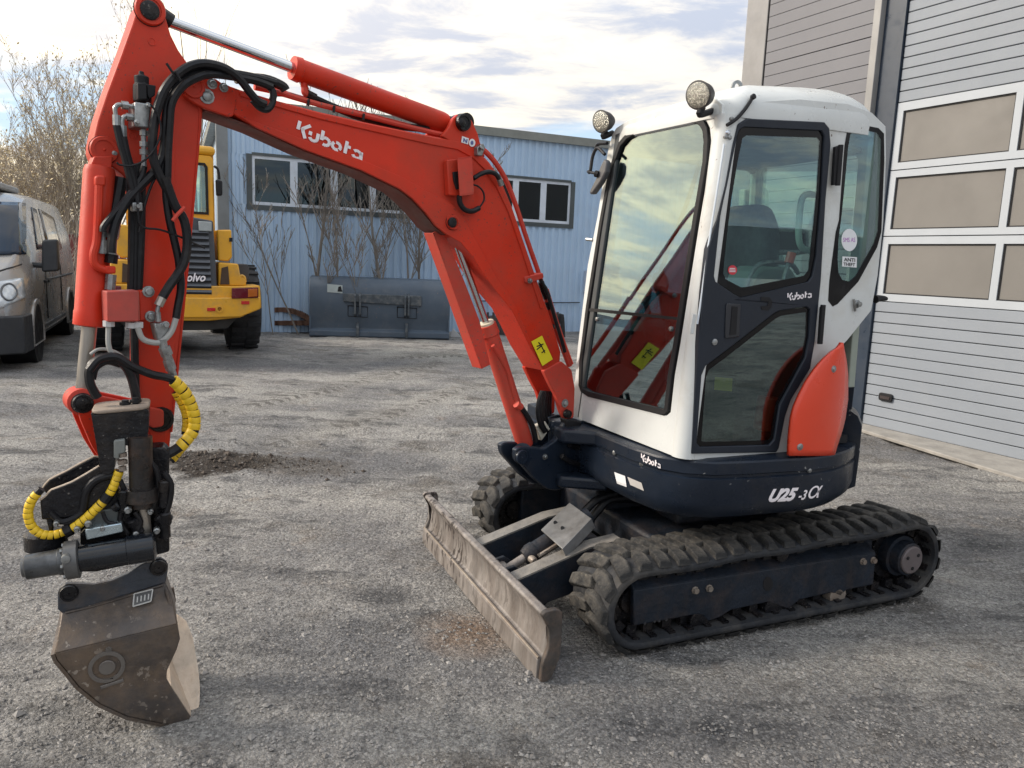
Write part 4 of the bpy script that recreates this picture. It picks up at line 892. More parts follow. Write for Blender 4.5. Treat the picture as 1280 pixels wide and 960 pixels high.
# blade lift cylinder under its guard
ca, cbb = W(-.27, .62, .20), W(.16, .62, .42)
mm = M(); dx = (cbb-ca).normalized(); mm.cyl(ca+dx*.05, ca+dx*.40, .043, 20); mm.lathe(ca+dx*.03, dx, [(0, .036), (.03, .048), (.06, .048), (.062, .04)], 20); BC = mm.obj('blade_cylinder', UNDER, EX)
mm = M(); mm.cyl(ca-dx*.06, ca+dx*.05, .02, 12); mm.cyl(ca-dx*.07-_n*.05, ca-dx*.07+_n*.05, .022, 12); mm.obj('cylinder_rod', BLADEM, BC)
mm = M(); mm.tube([ca+dx*.08-_n*.055-V((0, 0, .0)), ca+dx*.2-_n*.058, ca+dx*.34-_n*.055], .010, 8); mm.lathe(ca+dx*.05-_n*.055, -_n, [(-.02, .018), (.01, .018), (.02, .012)], 12); mm.obj('cylinder_pipe', STEEL, BC)
for y in (.56, .68): mm = M(); mm.prism([W(-.42, y-.01, .10), W(-.42, y-.01, .19), W(-.32, y-.01, .21), W(-.28, y-.01, .18), W(-.32, y-.01, .13)], _n*.02); mm.obj('cylinder_bracket', UNDER, BL, bevel=.003)
gp_ = [(712, 628), (739.5, 648), (703, 686), (676, 662)]
un = (dx.cross(_n)).normalized(); un = un if un.z > 0 else -un
GP_ = Plane((ca+cbb)/2+un*.075, un); q = [GP_(u, v) for u, v in gp_]
mm = M(); mm.prism(q, un*-.008); mm.prism([q[1], q[2], q[2]-un*.05, q[1]-un*.05], _n*.006); GU = mm.obj('cylinder_guard', mat('grey_guard_plate', (.20, .20, .20), .45, metal=.3, var=.2, vs=9, dirt=(.08, .075, .07), dirt_amt=.5, ds=10), EX, bevel=.003)
for u, v in ((703, 660), (694, 653)): mm = M(); mm.cyl(GP_(u, v, .001), GP_(u, v, .006), .009, 8); mm.obj('guard_bolt', BLACK, GU)
for pts in ([(738, 650), (748, 638), (762, 625), (790, 624), (812, 630), (815, 650)], [(730, 640), (742, 628), (752, 622), (770, 617)]):
    mm = M(); P_ = Plane(W(.05, .70), _n); mm.tube([P_(u, v) for u, v in pts], .020, 10); mm.obj('blade_hose', HOSE, EX)
mm = M(); mm.prism(Plane(W(0, .74), _n).many([(750, 618), (770, 610), (820, 628), (815, 665), (790, 668), (760, 640)]), _n*.06); mm.obj('blade_pivot', UNDER, EX, bevel=.01)
# ------------------------------------------------------------------ boom, arm and tool
bd = az(50); bn = V((-bd.y, bd.x, 0)); B = Plane(G(706, 518, .83), bn)
BT = .15
boom_out = [(240, 94.5), (250, 94.5), (262, 98), (300, 112), (340, 124), (400, 140), (460, 153.5), (500, 162), (540, 170), (575, 176), (598, 188), (612, 203), (625, 222), (640, 258), (656, 305), (672, 352), (690, 402), (701, 440), (700, 452), (680, 464), (663, 435), (652, 412), (640, 388), (620, 364), (604, 342), (592, 322), (576, 303), (557, 292), (545, 282), (532, 265), (516, 248), (500, 236), (452, 212.5), (381, 187), (320, 159), (256, 136), (246, 131), (262, 125)]
mm = M(); mm.prism(B.many([p for p in boom_out if p[0] > 258]+[]), bn*BT); BOOM = mm.obj('boom', RED, EX, bevel=.005)
for off in (-.004, BT-.018):
    tipp = [(232, 97), (241, 93.5), (251, 95), (262, 98.5), (290, 108.5), (296, 120), (292, 148), (256, 136), (242, 129), (231, 121), (227.5, 109)]
    mm = M(); mm.prism(roundpoly(far(B.many(tipp), bn*off), .02), bn*.022); mm.obj('boom_tip_plate', RED, BOOM, bevel=.004)
    ear = [(552, 170), (560, 160), (566, 148), (571, 143.5), (577, 142), (584, 144), (590, 152), (597, 168), (601, 184), (606, 196), (580, 188)]
    mm = M(); mm.prism(far(B.many(ear), bn*off), bn*.022); mm.obj('cylinder_ear', RED, BOOM, bevel=.004)
    low = [(500, 236), (545, 250), (575, 262), (596, 300), (622, 350), (645, 380), (668, 430), (680, 463), (663, 435), (652, 412), (640, 388), (620, 364), (604, 342), (592, 322), (576, 303), (557, 292), (545, 282), (532, 265), (516, 248)]
    fork = [(678, 463), (700, 451), (713, 462), (717, 485), (715.5, 522), (706, 526), (700, 516), (694, 495), (686, 480)]
    mm = M(); mm.prism(roundpoly(far(B.many(fork), bn*(off-(.006 if off < 0 else .004))), .012), bn*.026); mm.obj('boom_foot_plate', REDF if off < 0 else RED, BOOM, bevel=.004)
# raised side plate edge (weld lines) on the near face
SEAM = mat('weld_shadow_line', (.30, .03, .02), .6)
def seam(pts, r=.0035, off=-.002): mm = M(); mm.tube(B.many(pts, off), r, 6); mm.obj('weld_seam', RED, BOOM)
lowp = [(300, 145), (330, 156), (390, 178), (452, 200), (505, 222), (535, 240), (557, 250), (575, 262), (590, 290), (604, 316), (622, 348), (640, 372), (660, 420), (672, 448)]
mm = M(); mm.prism(B.many(lowp+[(679, 461), (663, 435), (652, 412), (640, 388), (620, 364), (604, 342), (592, 322), (576, 303), (557, 292), (545, 282), (532, 265), (516, 248), (500, 236), (452, 212.5), (381, 187), (320, 159)], -.007), bn*.0075); mm.obj('boom_side_plate', RED, BOOM, bevel=.003)
mm = M(); mm.prism(B.many([(300, 113), (340, 125), (400, 141), (460, 154.5), (500, 163), (545, 172), (575, 177), (598, 189), (612, 205), (624, 225), (640, 262), (656, 310), (670, 355), (680, 385), (676, 386), (652, 312), (636, 266), (620, 232), (606, 212), (592, 198), (572, 187), (540, 181), (500, 172), (460, 163), (400, 149), (340, 132), (300, 120)], -.006), bn*.0065); mm.obj('boom_top_flange', RED, BOOM, bevel=.003)
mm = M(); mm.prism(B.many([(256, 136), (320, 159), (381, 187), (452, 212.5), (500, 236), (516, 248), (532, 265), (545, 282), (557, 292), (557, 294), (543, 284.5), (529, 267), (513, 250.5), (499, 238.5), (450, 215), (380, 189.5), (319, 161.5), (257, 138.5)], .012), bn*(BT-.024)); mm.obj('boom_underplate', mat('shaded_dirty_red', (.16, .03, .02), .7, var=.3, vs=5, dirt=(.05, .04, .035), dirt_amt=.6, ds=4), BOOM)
def pin(u, v, r, pl=None, off=0, proud=.014, m=RED, par=None, inner=None, nm='pivot_pin'):
    pl = pl or B; mm = M(); mm.lathe(pl(u, v, off), -pl.n, [(-.004, r), (proud*.7, r), (proud, r*.94), (proud+.0005, r*.70), (proud-.003, r*.68), (proud-.003, r*.12), (proud+.001, .001)], 28); o = mm.obj(nm, m, par or BOOM)
    mm = M(); g_ = [pl(u, v, off-.001)+pl.n.cross(V((0, 0, 1))).normalized()*math.cos(a_)*r*1.01+V((0, 0, math.sin(a_)*r*1.01)) for a_ in np.linspace(0, 2*math.pi, 27)]; mm.tube(g_, .0016, 5, 0); mm.obj('pin_groove', BLACK, o)
    if inner: mm = M(); mm.lathe(pl(u, v, off-proud), -pl.n, [(-.003, r*inner), (.006, r*inner), (.008, r*inner*.8)], 24); mm.obj('pin_end', GREASE, o)
    return o
pin(241, 108.5, .036); pin(565, 278, .030, off=-.006, m=RED, inner=.68); pin(577, 153.5, .034, m=GREASE, inner=.5, proud=.022); pin(708, 517, .020, off=-.012, m=GREASE, inner=.8, proud=.02)
mm = M(); mm.prism(B.many([(559, 270), (565, 268), (573, 276), (574, 286), (569, 288), (560, 283)], -.014), bn*.006); mm.obj('pin_flag', RED, BOOM, bevel=.002)
def bolt(u, v, r, pl, off, par, m=ZINC): mm = M(); mm.lathe(pl(u, v, off), -pl.n, [(-.002, r*1.5), (.003, r*1.5), (.0035, r), (.011, r), (.013, r*.8)], 10); return mm.obj('bolt', m, par)
bolt(706, 504, .014, B, -.012, BOOM); bolt(265, 105, .011, B, -.006, BOOM); bolt(279.5, 109.5, .010, B, -.006, BOOM); bolt(258.5, 120.5, .016, B, -.005, BOOM)
mm = M(); mm.prism(B.many([(245, 96), (270, 99), (290, 113), (285, 116), (266, 112), (252, 126), (246, 122)], -.006), bn*.002); mm.obj('tip_reinforcement', RED, BOOM)
# lettering and labels of the boom
sb = Surf(BOOM)
BPR = lambda u, v, o: B(u, v, -.0035)
print2d('boom_lettering', kubota(), [(373, 150.5), (458, 185.5), (456, 203), (368.5, 168)], BPR, LETTER, BOOM)
print2d('yellow_label', UNIT, [(664, 427), (677.5, 419.5), (691, 449), (678, 457.5)], lambda u, v, o: B(u, v, -.009), YLAB, BOOM)
q = [(673, 428), (676, 431), (681, 441), (671, 433), (679, 430)]
for a, b in ((q[0], q[1]), (q[1], q[2]), (q[3], q[4]), ((671, 437), (676, 433)), ((677, 441), (681, 438))): mm = M(); mm.tube([B(*a, -.010), B(*b, -.010)], .0028, 6, 0); mm.obj('label_pictogram', BLACK, BOOM)
print2d('white_label', UNIT, [(577.5, 170), (586, 173), (585, 180.5), (576.5, 178)], lambda u, v, o: B(u, v, -.0065), WLAB, BOOM)
disc('round_label', (590, 178.5), 4, 5, WLAB, B, -.0062, BOOM); disc('round_label_print', (590, 178.5), 1.8, 2.6, mat('blue_print', (.1, .12, .3), .5), B, -.0075, BOOM)
print2d('label_print', text_polys('N', 0, .05), [(579.5, 172.5), (584.5, 174.2), (583.8, 179), (578.8, 177.3)], lambda u, v, o: B(u, v, -.0078), mat('blue_print', (.1, .12, .3), .5), BOOM)
# pipes along the top of the boom
def pipe(nm, pts, off, r, m, par=None, n=8, pl=None): mm = M(); mm.tube((pl or B).many(pts, off), r, n); return mm.obj(nm, m, par or BOOM)
p1 = [(318, 109), (345, 115), (400, 131), (460, 145.5), (500, 156), (540, 165.5), (572, 173), (598, 184), (616, 200), (632, 225), (645, 258), (658, 298), (672, 338), (681, 366)]
pipe('steel_pipe', p1, .035, .010, REDF); pipe('steel_pipe', [(u, v-1.5) for u, v in p1], .09, .010, RED)
pipe('pipe_hose', [(u+1, v) for u, v in [(340, 117), (362, 119), (390, 128), (440, 142), (490, 154), (530, 163)]], .06, .009, HOSE)
for u, v in ((386, 131), (418, 139.5), (455, 149)): mm = M(); mm.tube([B(u, v-7, .02), B(u-1, v+1, .02)], .005, 6, 0); mm.obj('pipe_clip', BLACK, BOOM)
pipe('supply_hose', [(387, 120), (395, 124), (420, 135), (455, 148), (500, 158), (535, 161)], .075, .014, HOSE)
pipe('hose_fitting', [(381, 110), (381, 115), (384, 118), (392, 123)], .07, .013, REDF)
pipe('hose_fitting', [(384, 117.5), (394, 122.5)], .068, .0165, GREASE)
pipe('return_pipe', [(680, 362), (689, 392), (700, 425), (712, 457)], .03, .014, REDF); pipe('return_pipe', [(683, 362), (692, 392), (703, 425), (714, 455)], .085, .012, RED)
pipe('boom_hose', [(676, 350), (684, 366), (692, 392), (702, 425), (706, 440)], .0, .009, HOSE); 
for a, b, r in (((676, 352), (679, 362), .015), ((679, 360), (684, 372), .019), ((684, 378), (687, 386), .012), ((690, 406), (691, 411), .012)): pipe('pipe_coupling', [a, b], .02, r, GREASE)
mm = M(); mm.prism(B.many([(656, 346), (679, 341), (680, 347), (662, 355), (657, 353)], -.012), bn*.09); CLM = mm.obj('pipe_clamp', REDF, BOOM, bevel=.004); bolt(662, 351, .008, B, -.014, CLM)
mm = M(); mm.prism(B.many([(597, 184), (604, 179), (607, 184), (603, 195), (597, 194)], -.03), bn*.07); mm.cyl(B(601, 186, -.04), B(603, 184, -.045), .013, 12); mm.obj('hose_bracket', ZINC, BOOM, bevel=.003)
# lamp guard on the boom side
mm = M(); mm.prism(B.many([(559, 200), (574, 198), (576, 245), (561, 244)], -.03), bn*.03); LG = mm.obj('lamp_guard', RED, BOOM, bevel=.004)
mm = M(); mm.prism(B.many([(566.5, 215), (573, 214), (575, 236), (571, 237), (567.5, 226)], -.038), bn*.008); mm.obj('connector', BLACK, LG, bevel=.002)
mm = M(); mm.prism(B.many([(572, 197.5), (590, 195.5), (592.5, 240), (592, 243), (575, 245)], -.062), bn*.004); mm.prism([B(572, 197.5, -.062), B(590, 195.5, -.062), B(590, 195.5, -.0), B(574, 197.5, -.0)], V((0, 0, -.005))); mm.prism([B(575, 243, -.062), B(592, 240, -.062), B(590, 240, -.0), B(574, 243, -.0)], V((0, 0, -.005))); mm.obj('guard_strap', REDF, LG, bevel=.001)
pipe('lamp_hose', [(592, 223), (602, 217), (612, 215), (620, 218), (624.5, 225)], -.03, .010, HOSE, LG); pipe('lamp_hose', [(574, 244), (575, 254), (581, 262), (590, 264), (599, 260)], -.03, .011, HOSE, LG); pipe('lamp_wire', [(599, 260), (605, 250), (604, 240), (598, 233), (592, 231)], -.03, .004, HOSE, LG); pipe('fitting', [(624, 224), (627, 232)], -.03, .012, ZINC, LG)
# hoses in the fork
for k in range(6): pipe('fork_hose', [(678-k*.3+k*2.2, 489), (674+k*2.6, 500), (672+k*3.0, 515), (675+k*3.0, 530), (681+k*2.8, 540)], .03+k*.018, .011, HOSE, BOOM)
# swing bracket
brk = [(639, 560), (645, 557), (660, 557), (673, 560), (690, 548), (696, 536), (700, 525), (712, 521), (726, 527), (735, 540), (738, 570), (735, 601), (690, 611), (680, 610), (664, 598), (650, 582), (641, 572)]
for off in (-.035, .075): mm = M(); mm.prism(roundpoly(far(B.many(brk), bn*off), .02), bn*.035); SB = mm.obj('swing_bracket', NAVY, EX, bevel=.006)
mm = M(); mm.prism(B.many([(655, 562), (690, 560), (705, 545), (732, 545), (734, 598), (690, 606), (668, 594)], 0), bn*.09); mm.obj('swing_post', NAVY, EX, bevel=.008)
pin(651, 571, .034, off=-.036, m=NAVY, nm='lower_pin', par=SB); bolt(681, 571, .010, B, -.036, SB)
# bracket mount on the upper body
sp = W(.02, .80, 0)
mm = M(); mm.prism([W(-.02, .74, .49), W(.18, .62, .49), W(.18, 1.10, .49), W(-.02, 1.0, .49)], V((0, 0, .06))); mm.prism([W(-.02, .74, .71), W(.18, .60, .71), W(.18, 1.10, .71), W(-.02, 1.0, .71)], V((0, 0, .07))); mm.obj('swing_mount', NAVY, EX, bevel=.015)
mm = M(); mm.cyl(W(.03, .86, .47), W(.03, .86, .80), .055, 20); mm.obj('swing_pin', NAVY, EX, bevel=.004)
for k, pts in enumerate(([(707, 545), (720, 548), (738, 552), (750, 560)], [(712, 556), (724, 560), (742, 566)], [(702, 570), (715, 578), (735, 580), (748, 572), (752, 556)])): pipe('swing_hose', pts, -.05-k*.01, .013, HOSE, EX)
mm = M(); mm.prism(B.many([(670, 533), (682, 527), (688, 536), (677, 551)], .04), bn*.03); mm.obj('hose_clamp_plate', mat('cream_plate', (.55, .52, .44), .6), EX, bevel=.003)
mm = M(); mm.prism(B.many([(708, 524), (727, 527), (727, 542), (712, 541)], -.055), bn*.05); mm.obj('hose_cover', BLACK, EX, bevel=.006)
# boom cylinder
off = .075; c0, c1 = B(566, 292, off), B(655, 566, off)
T = (c1-c0).normalized(); a, b = B(608, 405, off), B(656, 556, off)
mm = M(); mm.lathe(a, T, [(0, .030), (.002, .043), (.05, .046), (.055, .041), ((b-a).length-.03, .043), ((b-a).length, .040)], 24); BCY = mm.obj('boom_cylinder', REDF, EX)
mm = M(); mm.cyl(B(566, 290, off), a+T*.02, .0165, 16); mm.obj('cylinder_rod', CHROME, BCY)
mm = M(); mm.cyl(B(564, 280, off)-bn*.04, B(564, 280, off)+bn*.04, .035, 20); mm.obj('rod_eye', GREASE, BCY)
mm = M(); mm.lathe(a-T*.01, T, [(0, .022), (.001, .036), (.012, .036)], 20); mm.obj('rod_seal', mat('cream_seal', (.6, .55, .42), .5), BCY)
g = [(541, 291), (548, 287), (556, 292), (582, 355), (600, 402), (613, 456), (602, 461), (600, 452), (574, 380)]
mm = M(); mm.prism(B.many(g, .045), bn*.008); mm.prism([B(541, 291, .045), B(602, 461, .045), B(604, 461, .045), B(543, 291, .045)], bn*.07); mm.obj('rod_guard', REDF, BCY, bevel=.002)
pipe('cylinder_pipe', [(616, 432), (624, 443), (634, 462), (641, 486), (649, 510)], .03, .010, REDF, BCY); pipe('pipe_block', [(645, 505), (651, 509)], .02, .018, REDF, BCY)
pipe('cylinder_hose', [(651, 508), (660, 522), (666, 534), (670, 552)], .03, .013, HOSE, BCY)
mm = M(); mm.cyl(B(653, 567, .0), B(653, 567, .075), .05, 20); mm.obj('cylinder_base', NAVY, BCY)
# ---- arm
AO = .024; AT = .10
arm_out = [(172, 10), (177, 3), (187, -1), (198, 2.5), (205, 13), (208, 24), (214, 44), (223, 62), (234, 78), (244, 92), (252, 110), (254, 132), (252, 165), (248, 200), (245, 240), (240, 300), (235, 350), (229, 405), (222, 450), (219, 500), (214, 540), (212, 562), (186, 558), (174, 520), (172, 470), (172, 400), (172, 300), (170, 250), (164, 233), (153, 218), (141, 209), (128, 205), (119, 200), (115.5, 190), (116, 180), (122, 152), (134, 116), (149, 76), (165, 32)]
mm = M(); mm.prism(B.many(arm_out, AO), bn*AT); ARM = mm.obj('arm', RED, EX, bevel=.005)
APl = Plane(B(200, 300, AO), bn)
pin(187, 13, .045, off=AO, inner=.62); pin(129.5, 187.5, .040, off=AO); pin(200, 524, .042, off=AO, m=GREASE, inner=.5); 
mm = M(); mm.lathe(B(143, 192, AO-.004), -bn, [(0, .009), (.008, .009), (.012, .005)], 10); mm.obj('grease_nipple', ZINC, ARM)
mm = M(); mm.cyl(B(115, 187, AO), B(112, 187, AO), .008, 8); mm.obj('grease_nipple', ZINC, ARM)
for u, v in ((190, 52), (165.5, 170)): mm = M(); mm.lathe(B(u, v, AO), -bn, [(-.002, .012), (.002, .012), (.002, .009), (.0005, .008)], 16); mm.obj('plug', RED, ARM)
mm = M(); mm.tube(B.many([(240, 130), (250, 140), (243, 240), (228, 400), (214, 540)], AO-.001), .004, 6); mm.obj('arm_edge_weld', RED, ARM)
mm = M(); mm.prism(B.many([(172, 210), (214, 175), (219, 185), (219, 300), (219, 470), (206, 555), (192, 555), (172, 500)], AO-.004), bn*.0045); mm.obj('arm_side_plate', RED, ARM, bevel=.003)
# arm cylinder (on top of the boom)
off = .075; e0, e1 = B(187, 13.5, off), B(577, 153.5, off); a, b = B(365, 84.5, off), B(556, 154, off); T = (b-a).normalized(); Lc = (b-a).length
mm = M(); mm.lathe(a, T, [(0, .018), (.001, .041), (.028, .044), (.030, .040), (Lc-.02, .041), (Lc, .038)], 28); AC = mm.obj('arm_cylinder', RED, EX)
mm = M(); mm.cyl(B(212, 27, off), a+T*.02, .0185, 20); mm.obj('cylinder_rod', CHROME, AC)
mm = M(); mm.cyl(B(200, 18, off), B(214, 28, off), .026, 16); mm.cyl(e0-bn*.03, e0+bn*.03, .04, 24); mm.obj('rod_eye', GREASE, AC)
mm = M(); mm.cyl(b-T*.01, B(566, 155, off), .03, 16); mm.cyl(e1-bn*.04, e1+bn*.04, .036, 20); mm.obj('cylinder_base', GREASE, AC)
pipe('cylinder_pipe', [(380, 99), (380, 108), (383, 113)], .075, .012, RED, AC)
# bucket cylinder (down the outer side of the arm)
off = .02; t0, t1 = B(125, 207, off), B(112, 408, off); T = (t1-t0).normalized(); Lc = (t1-t0).length
mm = M(); mm.lathe(t0, T, [(0, .02), (.004, .040), (.02, .0445), (Lc-.05, .0445), (Lc-.045, .0465), (Lc-.004, .0465), (Lc, .035)], 30); KC = mm.obj('bucket_cylinder', RED, EX)
mm = M(); k0 = t1-T*.02; k1 = B(103, 497, off); mm.cyl(k0, k1, .022, 20); mm.obj('cylinder_rod', DULLROD, KC)
mm = M(); mm.cyl(B(129.5, 187.5, .035), B(129.5, 187.5, .13), .042, 20); mm.prism(B.many([(118, 195), (141, 195), (140, 212), (112, 210)], .0), bn*.06); mm.obj('cylinder_eye', RED, KC, bevel=.004)
mm = M(); P_ = Plane(B(120, 200, off-.045), bn); mm.prism(roundpoly(P_.many([(119.5, 219), (133, 219), (133, 233), (119.5, 233)], -.022), .01), bn*.03); mm.obj('port_block', RED, KC, bevel=.006)
mm = M(); mm.tube(P_.many([(124, 232), (123, 260), (121, 300), (117, 318), (119, 330), (128, 336), (140, 338)], -.012), .012, 10); mm.obj('cylinder_pipe', RED, KC)
mm = M(); mm.prism(P_.many([(132, 332), (145, 333), (145, 342), (133, 342)], -.025), bn*.03); mm.obj('pipe_end_block', RED, KC, bevel=.004)
# link and rod eye
mm = M(); c = B(103, 503, -.02); mm.lathe(c, bn, [(0, .03), (.004, .041), (.075, .041), (.08, .03)], 24); LK = mm.obj('link_eye', REDF, EX)
pin(103, 504, .030, off=-.022, m=GREASE, inner=.6, par=LK)
for of in (-.01, .11):
    mm = M(); mm.prism(roundpoly(far(B.many([(100, 492), (118, 493), (165, 503), (204, 512), (204, 532), (190, 535), (170, 520), (118, 510), (104, 517)]), bn*of), .01), bn*.018); mm.obj('arm_link', REDF, LK, bevel=.004)
    mm = M(); mm.prism(roundpoly(far(B.many([(93, 505), (113, 500), (124, 520), (135, 570), (140, 592), (128, 580), (112, 555), (99, 525)]), bn*(of-.022)), .01), bn*.018); mm.obj('bucket_link', RED, LK, bevel=.004)
# ---- fittings and hoses on the arm
F_ = -.06
mm = M(); mm.prism(B.many([(168.5, 127), (189.5, 130), (186, 160.5), (168.5, 158)], F_), bn*.08); VB = mm.obj('valve_block', ZINC, EX, bevel=.004)
for u, v in ((185, 132), (171, 153)): bolt(u, v, .006, B, F_-.001, VB)
mm = M(); mm.lathe(B(178, 128, -.02), V((0, 0, 1)), [(0, .024), (.01, .026), (.05, .024), (.052, .020), (.075, .021), (.08, .008), (.09, .007)], 16); mm.prism(B.many([(172, 104), (183, 103), (184, 124), (173, 124)], F_+.0), bn*.06); mm.prism(B.many([(184, 105), (195, 107), (194, 119), (187, 124), (184, 118)], F_+.01), bn*.04); mm.obj('solenoid_coil', BLACK, VB, bevel=.005)
pipe('fitting', [(168, 134), (156, 131), (148, 131), (144, 135), (144.5, 143), (146, 158)], F_+.02, .0065, ZINC, VB); pipe('fitting', [(160, 132), (152, 131)], F_+.02, .0125, ZINC, VB)
pipe('fitting', [(168, 147), (158, 145), (153, 149), (153, 158), (154, 172)], F_+.02, .0065, ZINC, VB); pipe('fitting', [(166, 147), (158, 146)], F_+.02, .012, ZINC, VB)
pipe('fitting', [(179.5, 160), (179.5, 172), (180, 190), (180, 210)], F_+.03, .008, ZINC, VB)
for v in (166, 180, 190): pipe('fitting_nut', [(179.7, v-3), (179.9, v+3.5)], F_+.03, .0125, ZINC, VB)
pipe('fitting_sleeve', [(145.5, 144), (146, 157)], F_+.02, .0115, ZINC, VB); pipe('fitting_sleeve', [(153.3, 157), (154, 171)], F_+.02, .0115, ZINC, VB)
H_ = lambda pts, off=F_, r=.0115, nm='arm_hose', m=HOSE: pipe(nm, pts, off, r, m, EX)
H_([(146, 157), (150, 175), (157, 200), (163, 225), (168, 245)]); H_([(154, 171), (158, 190), (165, 215), (171, 240), (172, 252)])
H_([(180, 208), (177, 220), (168, 235), (155, 252), (140, 270), (130, 283), (128.5, 290)], r=.010)
H_([(206, 176), (203, 195), (195, 212), (178, 230), (160, 250), (146, 275), (140, 300), (139, 316)], r=.0135)
big = [(332, 131), (322, 126), (312, 115), (303, 103), (292, 92), (278, 84), (258, 79.5), (240, 82), (222, 93), (206, 112), (196, 138), (191, 168), (191, 195), (198, 216), (208, 236)]
H_(big, F_-.02, .0138)
H_([(345, 104), (325, 98), (300, 93), (270, 89), (250, 90), (232, 98), (218, 112), (209, 135), (206, 165), (205, 200), (206, 225)], F_-.0, .0125)
H_([(340, 109), (322, 102), (298, 97), (266, 93), (246, 97), (228, 108), (215, 128), (212, 155), (210, 190), (209, 225), (208, 245), (212, 275), (219, 305), (224, 330), (226, 360), (222, 385), (220, 398)], F_-.01, .0125)
H_([(206, 222), (214, 245), (220, 259), (230, 275), (234, 300), (231, 325), (222, 343), (212, 357), (203, 372)], F_-.03, .0148)
H_([(340, 126), (342, 118), (336, 108), (318, 99), (304, 94)], F_+.01, .012); H_([(341, 112), (341, 128), (334, 137), (324, 134), (316, 125)], F_-.01, .011)
H_([(294, 98), (330, 99), (352, 107), (357, 113)], F_+.06, .017)
H_([(280, 86), (262, 84), (240, 87), (225, 97)], F_+.01, .013)
for p in ([(170, 205), (170, 240), (169, 300), (168.5, 360), (168, 420), (169, 470), (170, 500)], [(176, 205), (177, 240), (176, 300), (173, 363)], [(165, 215), (165.5, 260), (165, 320), (164, 363)]): H_(p, .01, .013)
H_([(152, 222), (148, 245), (143, 268), (139, 290)], .0, .018)
H_([(232, 122), (225, 150), (226, 178), (217, 205), (200, 222), (170, 224), (151, 223)], F_-.005, .0028, 'thin_wire') if 0 else None
H_([(188, 130), (198, 145), (201, 165), (194, 185), (181, 200), (165, 207), (150, 206), (146, 203)], F_-.035, .0030, 'thin_wire')
H_([(172, 252), (176, 282), (200, 287), (225, 296), (240, 303), (256, 310)], F_-.02, .0035, 'thin_wire'); H_([(172, 283), (166, 265), (160, 250), (158, 225)], F_+.02, .003, 'thin_wire')
H_([(205, 205), (190, 230), (180, 260), (174, 290)], F_-.0, .004, 'thin_wire')
mm = M(); mm.tube(B.many([(208, 79), (214, 88), (219, 95)], F_-.04), .004, 6); mm.tube(B.many([(219, 89), (226, 101)], F_-.045), .004, 6); mm.obj('cable_tie', BLACK, EX)
for a, b in (((231, 259), (222, 268)), ((222, 268), (216, 276))): pipe('hose_tie', [a, b, ], F_-.05, .006, REDF, ARM)
mm = M(); mm.prism(B.many([(165.5, 253), (178.5, 253), (179, 264), (166, 264)], F_-.012), bn*.03); CB = mm.obj('hose_clamp', ZINC, EX, bevel=.003); bolt(172, 258, .007, B, F_-.013, CB)
# couplings down the middle
for a, b, r, m_ in (((146, 275), (140, 300), .014, ZINC), ((143, 280), (139.5, 298), .019, ZINC), ((140, 300), (139, 322), .015, ZINC), ((140, 318), (138.5, 329), .019, GREASE), ((139, 343), (137.5, 362), .016, ZINC), ((128.5, 290), (128, 303), .009, ZINC), ((128, 300), (127.5, 317), .013, ZINC)): pipe('coupling', [a, b], -.02, r, m_, EX)
# red control box
R3 = [(133, 364), (173.5, 363), (174.5, 402), (134.5, 402.5)]
mm = M(); mm.prism(B.many(R3, F_-.04), bn*.07); RB = mm.obj('control_box', mat('dull_red_box', (.40, .055, .04), .6, var=.2, vs=6, dirt=(.22, .06, .05), dirt_amt=.6, ds=8), EX, bevel=.004)
mm = M(); mm.prism(B.many([(174, 364), (190, 362), (191, 399), (175, 401)], F_+.01), bn*.05); mm.obj('box_bracket', RED, RB, bevel=.003)
bolt(185.5, 364.5, .012, B, F_+.008, RB); bolt(188.5, 395.5, .012, B, F_+.008, RB)
for u, v in ((136, 404), (164, 406), (172, 405.5)): mm = M(); mm.cyl(B(u, v-3, F_-.01), B(u, v+4, F_-.01), .017, 8); mm.obj('cable_gland', mat('grey_gland', (.5, .5, .5), .5), RB)
GC = mat('grey_cable', (.36, .36, .34), .5)
H_([(135.5, 408), (135.5, 430), (140, 442), (150, 452), (160, 460), (166, 466)], F_-.01, .008, 'grey_cable', GC); H_([(172, 409), (178, 423), (190, 428), (202, 427), (214, 415), (220, 398)], F_-.02, .009, 'grey_cable', GC)
H_([(113, 443), (122, 437), (135, 437), (150, 443), (163, 456)], F_+.02, .005, 'grey_cable', GC)
mm = M(); mm.prism(B.many([(192, 404), (209, 402), (214, 414), (213, 424), (197, 426)], F_-.012), bn*.05); SF2 = mm.obj('grey_sensor_block', ZINC, EX, bevel=.005); bolt(207, 406, .008, B, F_-.014, SF2)
for a, b, r in (((198, 402), (197, 390), .009), ((196, 392), (199, 378), .007), ((203, 424), (205, 436), .013), ((205, 434), (209, 444), .019), ((208, 442), (211, 452), .015), ((210, 450), (214, 462), .017), ((213, 460), (217, 471), .013)): pipe('swivel_fitting', [a, b], F_-.02, r, ZINC, SF2)
pipe('hose_end', [(203, 372), (198, 382)], F_-.03, .014, DULLROD, SF2)
# loops of black hose above the tool
H_([(122, 497), (113, 480), (112, 462), (120, 451), (135, 447), (151, 452), (162, 466), (168, 485), (171, 502)], F_-.04, .0135); H_([(111, 463), (124, 449), (145, 446), (165, 458), (190, 468), (205, 471), (216, 474)], F_-.05, .0125)
H_([(116, 474), (120, 460), (134, 452), (150, 456)], F_-.03, .010)
